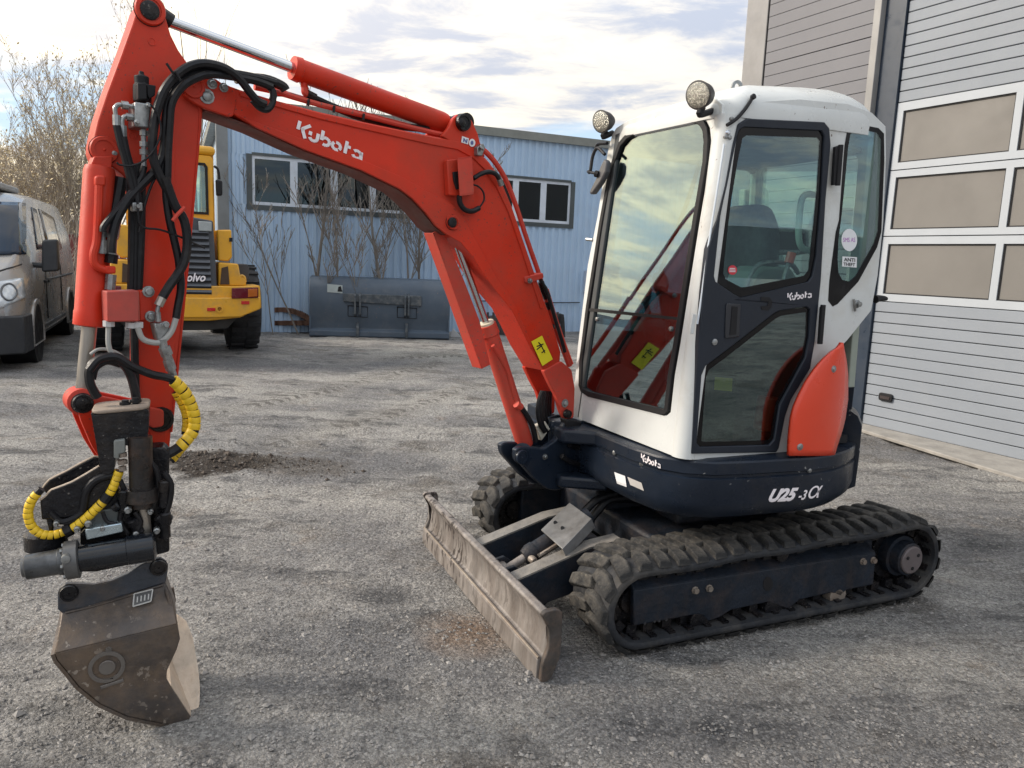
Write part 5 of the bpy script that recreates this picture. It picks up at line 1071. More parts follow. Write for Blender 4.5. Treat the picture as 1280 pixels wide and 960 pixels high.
# yellow wrapped hoses
def wrapped(pts, off, r, pl=None):
    P_ = (pl or B).many(pts, off); m0 = M(); m0.tube(P_, r*.86, 10); base = m0.obj('wrapped_hose', HOSE, EX)
    Q = [P_[0]*2-P_[1]]+P_+[P_[-1]*2-P_[-2]]; fine = []
    for i in range(1, len(Q)-2):
        for k in range(30):
            t = k/30; a, b, c, d = Q[i-1:i+3]; fine.append(.5*((2*b)+(c-a)*t+(2*a-5*b+4*c-d)*t*t+(3*b-a-3*c+d)*t**3))
    mm = M(); acc = 0; cur = [fine[0]]; segL = r*1.15
    for p, q in zip(fine, fine[1:]):
        acc += (q-p).length; cur.append(q)
        if acc > segL and len(cur) > 2:
            t = (cur[-1]-cur[0]).normalized(); sk = V((random.uniform(-.15, .15), random.uniform(-.15, .15), .25)); t2 = (t+sk*.6).normalized()
            a, b = cur[0]+t*r*.07, cur[-1]-t*r*.05; rr = r*random.uniform(.96, 1.04)
            mm.skin([mm.ring(a, t2, rr*.95, 14), mm.ring(a+t*r*.1, t2, rr, 14), mm.ring(b-t*r*.1, t2, rr, 14), mm.ring(b, t2, rr*.95, 14)]); acc = 0; cur = [cur[-1]]
    mm.obj('yellow_spiral_wrap', YEL, base, ang=50)
wrapped([(216, 475), (228, 487), (238, 504), (243, 522), (242, 538), (234, 549), (224, 560)], F_-.05, .0195)
wrapped([(219, 490), (229, 508), (233, 524), (231, 543)], F_+.0, .013); wrapped([(236, 551), (226, 563), (214, 577)], F_+.02, .0125)
T_ = Plane(V((-1.09, 2.33, 0)), V((-math.cos(math.radians(66)), math.sin(math.radians(66)), 0)))
H_([(227, 557), (216, 564), (204, 570), (194, 571)], F_-.05, .017)
def tp(nm, pts, off, r, m, n=10, par=None): mm = M(); mm.tube(T_.many(pts, off), r, n); return mm.obj(nm, m, par or EX)
wrapped([(149, 588), (143, 606), (136, 619)], -.06, .0135, T_); wrapped([(130, 626), (118, 638), (104, 651), (88, 662)], -.06, .014, T_); wrapped([(82, 664), (66, 669), (50, 667), (39, 657), (35, 641), (40, 625), (52, 611)], -.05, .0132, T_)
tp('black_sleeve', [(137, 618), (130, 627)], -.06, .016, HOSE); tp('black_sleeve', [(89, 661), (81, 665)], -.055, .019, HOSE)
tp('tool_hose', [(145, 592), (120, 600), (108, 615), (103, 638), (92, 650), (80, 654)], -.05, .013, HOSE); tp('tool_hose', [(143, 596), (126, 604), (112, 622), (106, 648), (98, 655)], -.03, .011, HOSE)
for pts, off, r in (([(186, 575), (196, 590), (198, 612), (190, 636)], -.06, .009), ([(150, 600), (158, 622), (150, 648), (160, 668)], -.06, .008), ([(120, 606), (112, 628), (118, 650), (104, 668)], -.04, .009), ([(62, 640), (76, 652), (92, 648), (104, 640)], -.055, .009), ([(168, 640), (176, 652), (172, 668), (180, 680)], -.075, .007), ([(205, 590), (214, 606), (212, 628), (206, 645)], -.07, .009), ([(128, 640), (134, 652), (146, 655)], -.075, .006)): tp('tool_hose', pts, off, r, HOSE)
for u, v, r in ((110, 655, .010), (128, 661, .008), (160, 638, .011), (170, 668, .009), (196, 664, .010), (188, 640, .009), (96, 662, .009), (70, 655, .008)):
    mm = M(); p = T_(u, v, -.085); mm.lathe(p, -T_.n, [(-.02, r), (.0, r), (.004, r*.6), (.012, r*.6)], 8); mm.obj('hose_fitting', ZINC, EX)
# ---- tilting rotator
def tpr(nm, pts, o0, o1, m=GREASE, bev=.006, rnd=0, par=None):
    mm = M(); q = T_.many(pts, o0); q = roundpoly(q, rnd) if rnd else q; mm.prism(q, T_.n*(o1-o0)); return mm.obj(nm, m, par or EX, bevel=bev)
TR = tpr('tiltrotator_body', [(113.5, 516), (118, 519), (186, 511), (186, 530), (184, 552), (164, 558), (150, 556), (144, 570), (143, 590), (132, 594), (126, 590), (121, 560)], -.07, .06, rnd=.012)
mm = M(); q = T_.many([(114, 515), (118, 511), (184, 503), (187, 510)], -.075); q = roundpoly([T_(113.5, 519, -.075), T_(187, 512, -.075), T_(187, 512, -.075)+T_.n*.145, T_(113.5, 519, -.075)+T_.n*.145], .035); mm.prism(q, V((0, 0, .012))); mm.obj('dusty_cap', mat('dusty_cap', (.30, .24, .19), .8, var=.25, vs=14, dirt=(.08, .07, .06), dirt_amt=.4, ds=14, bump=.4), TR, bevel=.004)
for u, v in ((157, 508), (170, 505)): mm = M(); p = T_(u, v+6, -.02); mm.cyl(p, p+V((0, 0, .035)), .010, 10); mm.cyl(p+V((0, 0, .02)), p+V((0, 0, .028)), .016, 6); mm.obj('cap_fitting', BLACK, TR)
mm = M(); a, b = T_(175, 545, -.06), T_(177, 614, -.06); mm.lathe(a, b-a, [(0, .02), (.001, .034), ((b-a).length, .034)], 24); mm.lathe(b, b-a, [(-.01, .045), (.03, .047), (.032, .03), (.05, .03)], 20); TC = mm.obj('tilt_cylinder', mat('rusty_black_steel', (.014, .012, .012), .35, var=.5, vs=12, dirt=(.11, .06, .035), dirt_amt=.42, ds=9, bump=.3), EX)
mm = M(); mm.cyl(b, T_(186, 700, -.05), .0175, 14); mm.cyl(T_(184, 672, -.05), T_(186, 694, -.05), .022, 14); mm.obj('cylinder_rod', DULLROD, TC)
tpr('valve_body', [(142, 551), (156, 549), (157, 566), (149, 568), (149, 574), (142, 573)], -.085, -.06, mat('dusty_valve', (.17, .18, .17), .6), .004)
for v, r_ in ((566, .012), (575, .014), (583, .011)): mm = M(); mm.cyl(T_(153, v, -.07), T_(153.5, v+5, -.07), r_, 10); mm.obj('valve_fitting', STEEL, TR)
HP = []
for o0, pts in ((.05, [(53, 611), (62, 600), (82, 590), (118, 571), (128, 575), (125, 590), (66, 612), (58, 618)]), (-.05, [(50, 626), (58, 620), (64, 613), (90, 603), (124, 583), (140, 590), (150, 620), (145, 640), (100, 646), (52, 650)])):
    HP.append(tpr('hitch_plate', pts, o0, o0+.02, GREASE, .004))
    e = [p for p in pts if p[1] < 628][:5]; mm = M(); mm.tube(T_.many([(u, v-.6) for u, v in pts[:5]], o0+.004), .0035, 6, 2); mm.obj('pale_edge', LIPM, HP[-1])  # thin pale line along the upper edge of each plate
tpr('hitch_body', [(52, 632), (64, 624), (128, 600), (150, 612), (192, 615), (192, 640), (150, 650), (105, 656), (53, 650)], -.03, .05, GREASE, .008)
tpr('hitch_leg', [(57, 648), (67, 648), (66, 664), (62, 668)], -.04, .0, GREASE); 
tpr('lock_plate', [(107, 641), (150, 634), (156, 652), (106, 661)], -.055, -.03, mat('dark_grey_plate', (.09, .10, .10), .5, metal=.3, var=.3, vs=12), .004)
tpr('bright_plate', [(106, 662), (152, 654), (154, 665), (108, 675.5)], -.085, -.05, mat('bright_plate', (.42, .50, .54), .25, metal=.7, var=.2, vs=20), .003)
for a, b, r_ in (((155, 612), (155, 640), .017), ((205, 600), (205, 634), .017), ((206, 640), (206, 672), .018), ((196, 645), (212, 655), .015), ((165, 648), (175, 665), .02), ((203, 612), (214, 614), .013), ((206, 646), (214, 648), .012), ((150, 630), (142, 636), .014)):
    mm = M(); p, q = T_(*a, -.07), T_(*b, -.06); t = (q-p).normalized(); mm.lathe(p, t, [(0, r_*.7), (.004, r_), ((q-p).length*.4, r_), ((q-p).length*.42, r_*.85), ((q-p).length-.004, r_), ((q-p).length, r_*.7)], 12); mm.obj('linkage_pin', GREASE, EX)
tpr('rotor_block', [(150, 614), (164, 612), (166, 660), (152, 668)], -.05, .04); tpr('rotor_block', [(192, 610), (210, 606), (212, 690), (190, 696)], -.03, .06, GREASE, .006); tpr('rotor_block', [(100, 650), (200, 640), (204, 690), (100, 690)], .0, .09, GREASE, .006)
tpr('small_plate', [(164, 653), (174, 650), (177, 657), (172, 662), (165, 659)], -.058, -.052, mat('pale_scraped', (.5, .44, .36), .5), .001)
tpr('arm_knuckle', [(186, 560), (205, 559), (212, 566), (211, 610), (190, 612), (186, 590)], -.0, .08, GREASE, .006)
mm = M(); p = T_(45, 660, -.0); mm.lathe(T_(57, 664, -.0), V((0, 0, -1)), [(0, .05), (.005, .058), (.05, .058), (.055, .045), (.075, .04)], 20); mm.obj('rotor_base', GREASE, EX)
# worm drive motor and housing across the bucket
a, b = T_(27, 710, -.10), T_(196, 682, -.10); t = (b-a).normalized(); Lh = (b-a).length; f = lambda x: x*Lh/169
mm = M(); mm.lathe(a+t*f(4), t, [(0, .030), (.004, .036), (f(40), .037), (f(41), .040), (f(50), .040)], 24); RM = mm.obj('rotor_motor', mat('scuffed_motor', (.10, .105, .11), .38, metal=.5, var=.6, vs=18, dirt=(.02, .02, .022), dirt_amt=.6, ds=14), EX)
mm = M(); mm.lathe(a+t*f(52), t, [(0, .05), (.003, .056), (f(17), .056), (f(18), .05)], 26); mc_ = mm.obj('motor_collar', mat('collar_steel', (.11, .11, .11), .4, metal=.4, var=.3, vs=15), RM)
mm = M(); mm.lathe(a, t, [(0, .02), (.002, .028), (f(4), .028)], 16); mm.obj('motor_end_cap', bpy.data.materials['collar_steel'], RM)
mm = M(); mm.lathe(a+t*f(70), t, [(0, .038), (f(60), .040), (f(61), .044), (f(95), .044), (f(98), .03)], 26); mm.obj('worm_housing', mat('oily_black_blue', (.008, .010, .014), .22, var=.4, vs=14), RM)
for k in range(6): an = k*math.pi/3; mm = M(); u_ = V((0, 0, 1)); x_ = t.cross(u_).normalized(); y_ = x_.cross(t); q = a+t*f(52)+x_*math.cos(an)*.046+y_*math.sin(an)*.046; mm.cyl(q, q-t*.006, .007, 6); mm.obj('collar_bolt', ZINC, RM)
mm = M(); mm.lathe(T_(82, 699, -.16), -T_.n, [(-.02, .012), (.004, .012), (.005, .006)], 12); mm.obj('motor_port', ZINC, RM)
tpr('rotor_housing', [(80, 696), (120, 690), (192, 676), (196, 700), (120, 716), (84, 716)], -.09, .07, GREASE, .01)
# ---- bucket
kd = az(64); kn = V((-kd.y, kd.x, 0)); K = Plane(G(238, 903), kn)
BWD = .30
kp = [(68, 817), (222, 780), (225, 799), (221, 812), (209, 838), (207.5, 848), (214, 860), (240, 900), (238, 903.5), (222, 906), (205, 905), (160, 896), (125, 880), (98, 858), (82, 838), (71, 825)]
kb = K.many(kp); 
mm = M(); mm.prism(kb, kn*.014); BK = mm.obj('bucket', BUCKM, EX, bevel=.003)
far = [p+kn*BWD for p in kb]; mm = M(); mm.prism(far, kn*.014); mm.obj('bucket_far_side', BUCKM, BK, bevel=.003)
# shell: bottom and back sheet from the cutting tip round to the top left
sh_ = kb[7:]+[kb[0]]
mm = M()
for i in range(len(sh_)-1):
    a, b = sh_[i], sh_[i+1]; t = (b-a).normalized(); nn_ = t.cross(kn).normalized()
    mm.prism([a-kn*.003, b-kn*.003, b-kn*.003+nn_*.010, a-kn*.003+nn_*.010], kn*(BWD+.02))
mm.obj('bucket_shell', BUCKM, BK, smooth=False)
mm = M(); a, b = kb[7], kb[6]; mm.prism([kb[7]+kn*.015, kb[6]+kn*.015, kb[6]+kn*.015-V((.012, 0, -.0)), kb[7]+kn*.015-V((.010, 0, -.0))], kn*(BWD-.01)); mm.obj('cutting_lip', LIPM, BK)
# worn inner face seen through the mouth
tipf = kb[7]; hp = [K(224, 786, .02), K(222, 812, .02), K(211, 838, .02), K(209, 848, .02), K(241, 902, .02)]
far_ = [G(247, 886), G(250, 862), G(249, 840), G(243, 800), G(236, 780), G(228, 768)]
lp = [V((p.x, p.y, z)) for p, z in zip([G(241, 902)]+[K(247, 886, .06), K(250.5, 862, .12), K(248.5, 838, .18), K(241, 796, .24), K(230, 768, .30)], [.004]*6)]
pts = [K(240, 903, .03), K(246, 893, .05), K(249.5, 880, .08), K(250, 858, .14), K(248, 836, .18), K(241, 796, .26), K(233, 776, .32), K(222, 768, .34), K(214, 800, .3), K(208, 850, .15)]
mm = M(); mm.prism(pts, V((-.006, 0, .004))); mm.obj('worn_lip_plate', LIPM, BK, bevel=.002)
# sloping upper plate and ears
K2 = Plane(K(75, 768)+kn*.07, kn)
tl, tr, br, bl = K2(77, 764), K2(206, 727), K(222, 780, -.004), K(68, 817, -.004)
mm = M(); nv = (tr-tl).cross(bl-tl).normalized(); nv = nv if nv.dot(kn) > 0 else -nv
mm.prism([tl, tr, K2(214, 742), br, bl], nv*.012); UPP = mm.obj('bucket_top_plate', BUCKM, BK, bevel=.004)
mm = M(); mm.prism([K(222, 780, .01), K2(207, 730), K2(207, 730)+kn*.15, K(222, 780)+kn*.2], V((-.012, 0, 0))); mm.obj('bucket_back', BUCKM, BK, bevel=.003)
ear = [(72, 762), (72, 741), (75, 735), (82, 730), (92, 730), (118, 731), (140, 726), (160, 717), (176, 706), (190, 700), (201, 698), (208, 703), (210, 713), (207, 729), (79, 768)]
for o_ in (-.004, .20):
    mm = M(); mm.prism(K2.many(ear, o_), kn*.02); er = mm.obj('hitch_ear', mat('bucket_ear_navy', (.035, .042, .055), .45, var=.35, vs=9, dirt=(.14, .10, .07), dirt_amt=.5, ds=7, bump=.3) if o_ < 0 else NAVY, BK, bevel=.004)
    if o_ < 0:
        for u, v in ((86, 741), (198.5, 709)): pin(u, v, .026, pl=K2, off=-.004, m=GREASE, par=er, proud=.012)
        mm = M(); mm.tube(K2.many([(82, 766), (120, 757), (160, 745), (204, 731)], -.008), .004, 6); mm.obj('weld_seam', BUCKM, er)
q = [tl+(tr-tl)*.70+(bl-tl)*.10, tl+(tr-tl)*.885+(bl-tl)*.12, tl+(tr-tl)*.88+(bl-tl)*.42, tl+(tr-tl)*.705+(bl-tl)*.42]
mm = M(); mm.prism([p-nv*.002 for p in q], -nv*.001); PLT = mm.obj('type_plate', mat('type_plate', (.12, .12, .12), .35, metal=.6), BK)
mm = M()
for (a, b) in ((0, 1), (1, 2), (2, 3), (3, 0)): mm.tube([q[a]-nv*.004, q[b]-nv*.004], .0022, 5, 0)
for k in range(4): x = .2+.2*k; mm.tube([q[0]*(1-x)+q[1]*x-nv*.004+(q[3]-q[0])*.3, q[0]*(1-x)+q[1]*x-nv*.004+(q[3]-q[0])*.75], .0022, 5, 0)
mm.obj('plate_print', mat('plate_print', (.6, .6, .58), .4), PLT)
# cast emblem: raised ring, inner disc and bar
def kring(c, r0, r1, th, nm, m_, squash=1.0, par=BK):
    mm = M(); c0 = K(*c, 0); ang = np.linspace(0, 2*math.pi, 33)[:-1]; o = [c0+kd*math.cos(a)*r1-V((0, 0, -math.sin(a)*r1*squash)) for a in ang]; i = [c0+kd*math.cos(a)*r0+V((0, 0, math.sin(a)*r0*squash)) for a in ang]
    mm.plate([p-kn*.0 for p in o], [[p for p in i]], -kn*th) if r0 > 0 else mm.prism(o, -kn*th); return mm.obj(nm, m_, par, bevel=.002)
EM = mat('cast_emblem', (.17, .155, .14), .45, metal=.4, var=.4, vs=12, dirt=(.05, .04, .04), dirt_amt=.4, ds=12)
kring((133.5, 833), .040, .052, .007, 'emblem_ring', EM); kring((134, 834), 0, .024, .005, 'emblem_disc', EM)
mm = M(); mm.prism(K.many([(125, 857), (154, 847.5), (155, 851), (126, 861)]), -kn*.006); mm.obj('emblem_bar', EM, BK, bevel=.002)
mm = M(); mm.lathe(K(136, 812), -kn, [(0, .010), (.004, .008)], 12); mm.obj('emblem_stud', EM, BK)
# ------------------------------------------------------------------ yellow wheel loader, seen from behind
LY = mat('loader_yellow', (.72, .36, .02), .4, var=.08, vs=2, dirt=(.32, .22, .10), dirt_amt=.35, ds=3)
TYRE = mat('loader_tyre', (.025, .025, .027), .8, var=.3, vs=6, bump=.3, bs=30)
def loader():
    le = az(63); ln = V((-le.y, le.x, 0)); wr = G(306, 442); base = wr-le*.92+ln*.3; base.z = 0
    r = empty('wheel_loader', base); tag(r, 'yellow wheel loader parked with its engine grille towards the yard', 'loader')
    P0 = wr-ln*.75; L = Plane(P0, ln); C_ = L(222, 350)
    def s_of(u, v): p = L(u, v); return (p-C_).dot(le), p.z
    def P(s, z, o=0): q = C_+le*s+ln*o; return V((q.x, q.y, z))
    def sym(pts):                       # right half outline -> whole outline
        a = [s_of(u, v) for u, v in pts]; return [P(s, z) for s, z in a]+[P(-s, z) for s, z in reversed(a)]
    def pr(nm, pts, o0, o1, m, par=r, bev=.015): mm = M(); mm.prism([p+ln*o0 for p in pts], ln*(o1-o0)); return mm.obj(nm, m, par, bevel=bev)
    DG_ = mat('grille_grey', (.06, .065, .075), .55)
    # counterweight / bumper
    CW_ = pr('rear_bumper', sym([(296, 358), (325, 357), (327, 385), (300, 397), (262, 401)]), 0, .55, LY)
    pr('bumper_step', sym([(265, 372), (325, 371), (325, 386), (300, 396), (265, 397)]), -.05, .02, LY, CW_)
    pr('under_frame', sym([(300, 396), (286, 412), (262, 414)]), .15, .6, mat('dark_chassis', (.03, .028, .026), .7), CW_)
    for s_ in (1, -1):
        q = [s_of(u, v) for u, v in ((289, 360), (322, 359), (322, 372), (289, 373))]
        pr('tail_lamp', [P(a*s_, z) for a, z in q], -.075, -.03, mat('tail_lamp_red', (.12, .012, .02), .2), CW_, .008)
        q = [s_of(u, v) for u, v in ((309, 361), (320.5, 360.5), (320.5, 370), (309, 371))]; pr('indicator_lamp', [P(a*s_, z) for a, z in q], -.09, -.074, mat('amber_lamp', (.45, .12, .02), .25), CW_, .004)
        for x0, y0 in ((301, 376), (258.5, 384.5)): q = [s_of(x0, y0), s_of(x0+10, y0), s_of(x0+10, y0+4), s_of(x0, y0+4)]; pr('reflector', [P(a*s_, z) for a, z in q], -.065, -.045, REDL, CW_, .003)
    mm = M(); a, z = s_of(274, 386); mm.lathe(P(a, z, -.05), -ln, [(0, .05), (.02, .05), (.021, .03), (.0, .028)], 16); mm.obj('tow_point', LY, CW_)
    # engine hood and grille
    hd = pr('engine_hood', sym([(275, 355), (270, 330), (267, 290), (262, 278), (240, 273)]), .25, 2.3, LY, bev=.05)
    gr = sym([(272, 371), (270, 330), (266.5, 276), (240, 271)]); g = pr('grille', gr, .02, .3, DG_, bev=.02)
    for k in range(11):
        v = 290+k*7.4; w = (lambda v: 270.0-(371-v)*.055)(v)-5
        a, z = s_of(w, v); mm = M(); mm.prism([P(-a, z-.018, -.0), P(a, z-.018, -.0), P(a, z+.022, .03), P(-a, z+.022, .03)], -ln*.025); mm.obj('grille_slat', mat('slat_grey', (.085, .092, .105), .5) if k == 0 else bpy.data.materials['slat_grey'], g, bevel=.004)
        mm = M(); mm.prism([P(-a, z-.045, .0), P(a, z-.045, .0), P(a, z-.018, .0), P(-a, z-.018, .0)], -ln*.004); mm.obj('slat_gap', BLACK, g)
    a, z = s_of(252, 286); a2, z2 = s_of(262, 279); mm = M(); mm.prism([P(a-.04, z-.03), P(a+.13, z-.03), P(a+.13, z+.10), P(a-.04, z+.10)], -ln*.03); mm.obj('rear_lamp', mat('pale_lamp', (.35, .38, .38), .3), g, bevel=.01)
    LP_ = Plane(P(0, 0, -.03), ln); print2d('maker_lettering', text_polys('volvo', .25, .02), [(228, 341), (257, 341.5), (257, 352), (228, 352)], lambda u, v, o: LP_(u, v, 0), LETTER, g)
    # tanks / side boxes
    for s_ in (1, -1):
        q = [s_of(u, v) for u, v in ((273, 287), (291, 287), (292, 322), (287, 327), (274, 326))]; b = pr('side_box', [P(a*s_, z) for a, z in q], .15, .8, LY, bev=.02)
        q = [s_of(u, v) for u, v in ((288, 297), (292, 297), (292, 302), (288, 302))]; pr('box_lock', [P(a*s_, z) for a, z in q], .12, .15, BLACK, b, .003)
        q = [s_of(u, v) for u, v in ((274, 328), (299, 330), (302, 345), (309, 350), (309, 358), (274, 358))]; pr('rear_fender', [P(a*s_, z) for a, z in q], .10, .6, LY, bev=.02)
        q = [s_of(u, v) for u, v in ((278, 335), (286, 333), (288, 356), (276, 356))]; pr('fender_opening', [P(a*s_, z) for a, z in q], .085, .10, mat('dark_opening', (.06, .035, .02), .7), r, .002)
        q = [s_of(u, v) for u, v in ((301, 331), (314, 331), (316, 336), (316, 350), (310, 352), (303, 345))]; pr('steps_box', [P(a*s_, z) for a, z in q], .35, .8, mat('dark_box', (.05, .05, .055), .6), r, .01)
        mm = M(); q = [P(s_*s_of(u, v)[0], s_of(u, v)[1], .12) for u, v in ((301, 350), (303, 345), (307, 347), (308, 353))]; mm.tube(q, .02, 8); mm.obj('grab_handle', LY, r)
    # cab
    cabo = sym([(276, 288), (275, 192), (271, 186)]); 
    win = sym([(265.5, 262), (264, 202), (262, 199)]); mm = M(); mm.plate([p+ln*.9 for p in cabo], [[p+ln*.9 for p in win]], ln*.08); CA = mm.obj('cab', LY, r, bevel=.015)
    rim = inset(win, -.035); cc = sum(win, V())/len(win)
    if (rim[0]-cc).length < (win[0]-cc).length: rim = inset(win, .035)
    mm = M(); mm.plate([p+ln*.885 for p in rim], [[p+ln*.885 for p in win]], ln*.03); mm.obj('window_seal', BLACK, CA)
    pr('rear_window', win, .92, .93, glass('loader_glass', (.55, .68, .62), .15), CA, 0)
    a0, zt = s_of(276, 186); _, zb = s_of(276, 288)
    for s_ in (1, -1):
        mm = M(); mm.prism([P(s_*a0, zb, .98), P(s_*a0, zt, .98), P(s_*a0, zt, 1.06), P(s_*a0, zb, 1.06)], -le*s_*.08); mm.prism([P(s_*a0, zb, 2.2), P(s_*a0, zt, 2.1), P(s_*a0, zt, 2.2), P(s_*a0, zb, 2.3)], -le*s_*.08); mm.obj('cab_post', LY, CA)
        mm = M(); mm.prism([P(s_*(a0-.02), zb, 1.06), P(s_*(a0-.02), zt-.05, 1.06), P(s_*(a0-.02), zt-.05, 2.1), P(s_*(a0-.02), zb, 2.2)], -le*s_*.008); mm.obj('side_window', bpy.data.materials['loader_glass'], CA)
    mm = M(); mm.prism([P(-a0-.02, zt, .88), P(a0+.02, zt, .88), P(a0+.02, zt, 2.3), P(-a0-.02, zt, 2.3)], V((0, 0, .13))); mm.obj('cab_roof', LY, CA, bevel=.05)
    mm = M(); mm.tube([P(*s_of(u, v), .9) for u, v in ((276, 200), (281, 204), (283, 214), (283, 218))], .018, 8); MI = mm.obj('mirror_arm', BLACK, r); pr('mirror', [P(*s_of(u, v)) for u, v in ((278, 218), (287, 220), (287, 240), (279, 240))], .85, .95, BLACK, MI, .02)
    mm = M(); q = s_of(279, 240); 
    # wheels
    for s_ in (1, -1):
        for fo, nm in ((0, 'rear_wheel'), (2.7, 'front_wheel')):
            c = base+le*s_*.97+ln*(.42+fo)-ln*.0; c.z = .66; mm = M(); w = .25
            mm.lathe(c-le*w, le, [(0, .36), (.02, .58), (.06, .645), (.12, .665), (w*2-.12, .665), (w*2-.06, .645), (w*2-.02, .58), (w*2, .36), (w*2-.05, .34), (.05, .34)], 40)
            W_ = mm.obj(nm, TYRE, r, ang=50)
            mm = M()
            for k in range(24):
                a = 2*math.pi*k/24; R3 = Matrix((le, ln*math.cos(a)+V((0, 0, math.sin(a))), -ln*math.sin(a)+V((0, 0, math.cos(a))))).transposed()
                for h in (-1, 1): mm.box(c+(ln*math.cos(a+.06*h)+V((0, 0, math.sin(a+.06*h))))*.672+le*h*.11, .20, .03, .07, R3)
            mm.obj('tread', TYRE, W_, smooth=False)
            mm = M(); mm.lathe(c+le*s_*(w-.10)-le*0, le*s_, [(0, .1), (.0, .34), (.05, .34), (.02, .2), (.06, .12), (.09, .05)], 24); mm.obj('rim', LY, W_)
    mm = M(); mm.prism([P(-.5, .5, .4), P(.5, .5, .4), P(.5, 1.1, .4), P(-.5, 1.1, .4)], ln*3.2); mm.obj('chassis', bpy.data.materials['dark_chassis'], r)
loader()
# ------------------------------------------------------------------ grey brown van
VANM = mat('van_paint', (.26, .25, .24), .30, metal=.25, var=.03, vs=1.5, coat=.4)
def van():
    wf = G(36, 452); wrr = G(72, 424); f = (wf-wrr); f.z = 0; f.normalize(); l = V((-f.y, f.x, 0)); l = l if l.x > 0 else -l
    org = wf-l*.86; org.z = 0
    r = empty('parked_van', org, math.atan2(f.y, f.x)); tag(r, 'grey brown van with black mirror parked at the left edge of the yard', 'van')
    P = lambda x, y, z: org+f*x+l*y+V((0, 0, z))
    def sec(x, zb, zt, wb, ww, wt, zw, cr=.18):
        q = []
        half = [(0, zb), (wb*.9, zb), (wb, zb+.08), (wb+.0, zb+.3), (ww, zw*.75+zb*.25), (ww, zw), ((ww+wt)/2+.02, (zw+zt)/2), (wt, zt-cr), (wt-.04, zt-cr*.35), (wt-cr*.9, zt-.02), (0, zt+.015)]
        return [P(x, y, z) for y, z in half]+[P(x, -y, z) for y, z in reversed(half[1:-1])]
    mm = M(); S_ = [(1.02, .42, .86, .62, .60, .5, .64, .12), (.98, .32, 1.00, .84, .80, .66, .70, .12), (.80, .28, 1.14, .94, .92, .76, .80, .1), (.45, .28, 1.30, .97, .97, .84, .95, .1), (.28, .28, 1.38, .98, .98, .86, 1.0, .1), (.05, .28, 1.62, .98, .985, .86, 1.1, .12), (-.35, .28, 1.98, .98, .985, .84, 1.15, .14), (-.60, .28, 2.14, .98, .985, .82, 1.15, .2), (-1.0, .28, 2.24, .98, .985, .82, 1.15, .22), (-2.2, .28, 2.28, .98, .985, .83, 1.15, .22), (-3.9, .28, 2.28, .98, .985, .83, 1.15, .22), (-4.5, .30, 2.26, .97, .97, .81, 1.15, .22), (-4.56, .35, 2.2, .93, .93, .78, 1.15, .2)]
    mm.loft([sec(*s) for s in S_]); BD = mm.obj('van_body', VANM, r, ang=40); sv = Surf(BD)
    def decal(nm, pts, m, n=10, off=.006, th=.012, par=r):
        # subdivided patch lying on the body
        (a, b, c, d) = [V((*p, 0)) for p in pts]; mm = M(); g = []
        for i in range(n+1):
            row = []
            for j in range(n+1):
                q = (a*(1-j/n)+b*(j/n))*(1-i/n)+(d*(1-j/n)+c*(j/n))*(i/n); w = sv(q.x, q.y, off); row.append(mm.bm.verts.new(w) if w else None)
            g.append(row)
        for i in range(n):
            for j in range(n):
                q = [g[i][j], g[i][j+1], g[i+1][j+1], g[i+1][j]]
                if all(q): mm.bm.faces.new(q)
        o = mm.obj(nm, m, par); s = o.modifiers.new('t', 'SOLIDIFY'); s.thickness = th; s.offset = 0; return o
    VG = mat('van_dark_glass', (.012, .022, .040), .05, spec=.35, var=.1)
    def onb(x, y, z0=3.0):
        h = sv.t.ray_cast(P(x, y, z0), V((0, 0, -1))); return h[0]+h[1]*.008 if h[0] else P(x, y, 1.5)
    decal('windscreen', [(-95, 251), (31, 254), (32, 318), (-100, 322)], VG, 14, .010)
    hl_ = decal('headlamp_lens', [(-6, 353), (28, 348), (31, 372), (-6, 388)], LAMPV, 8, .012)
    kq = [(10+9*math.cos(a_), 366+10*math.sin(a_)) for a_ in np.linspace(0, 2*math.pi, 21)]; mm = M(); mm.tube([sv(u_, v_, .022) for u_, v_ in kq if sv(u_, v_, .022)], .012, 6, 0); mm.obj('headlamp_ring', mat('ring_dark', (.08, .085, .09), .3), hl_)
    decal('hood_crease', [(-6, 340), (27, 330), (27, 331), (-6, 341.5)], BLACK, 6, .004)
    # side glass
    def sidepatch(nm, xs, m, off=.008):
        mm = M(); rows = []
        for x0, x1, z in xs:
            row = []
            for t in np.linspace(0, 1, 9):
                h = sv.t.ray_cast(P(x0+(x1-x0)*t, 2.5, z), -l); row.append(mm.bm.verts.new(h[0]+l*off))
            rows.append(row)
        for a, b in zip(rows, rows[1:]):
            for j in range(8): mm.bm.faces.new((a[j], a[j+1], b[j+1], b[j]))
        o = mm.obj(nm, m, r); s = o.modifiers.new('t', 'SOLIDIFY'); s.thickness = .012; return o
    decal('front_door_window', [(38.5, 259), (44.5, 262), (54, 312), (46, 312)], VG, 8, .008)
    SG = mat('van_side_glass', (.10, .085, .07), .06, spec=.9, var=.2)
    decal('side_window', [(48, 261), (66, 272), (77, 311), (60, 312)], SG, 8, .008)
    sidepatch('lower_trim', [(-.42, -2.85, .30), (-.42, -2.85, .46)], mat('van_trim', (.06, .06, .06), .6), .02); sidepatch('side_rail', [(-.95, -3.9, 1.04), (-.95, -3.9, 1.07)], bpy.data.materials['van_trim'], .012)
    for x in (-.93, -2.5): sidepatch('door_gap', [(x, x-.015, .5), (x, x-.015, 1.2), (x-.0, x-.015, 1.9)], BLACK, .003)
    for x in (-.80, -1.06): mm = M(); mm.box(P(x, 1.0, 1.03), .15, .035, .04, Matrix((f, l, V((0, 0, 1)))).transposed()); mm.obj('door_handle', BLACK, r, bevel=.006)
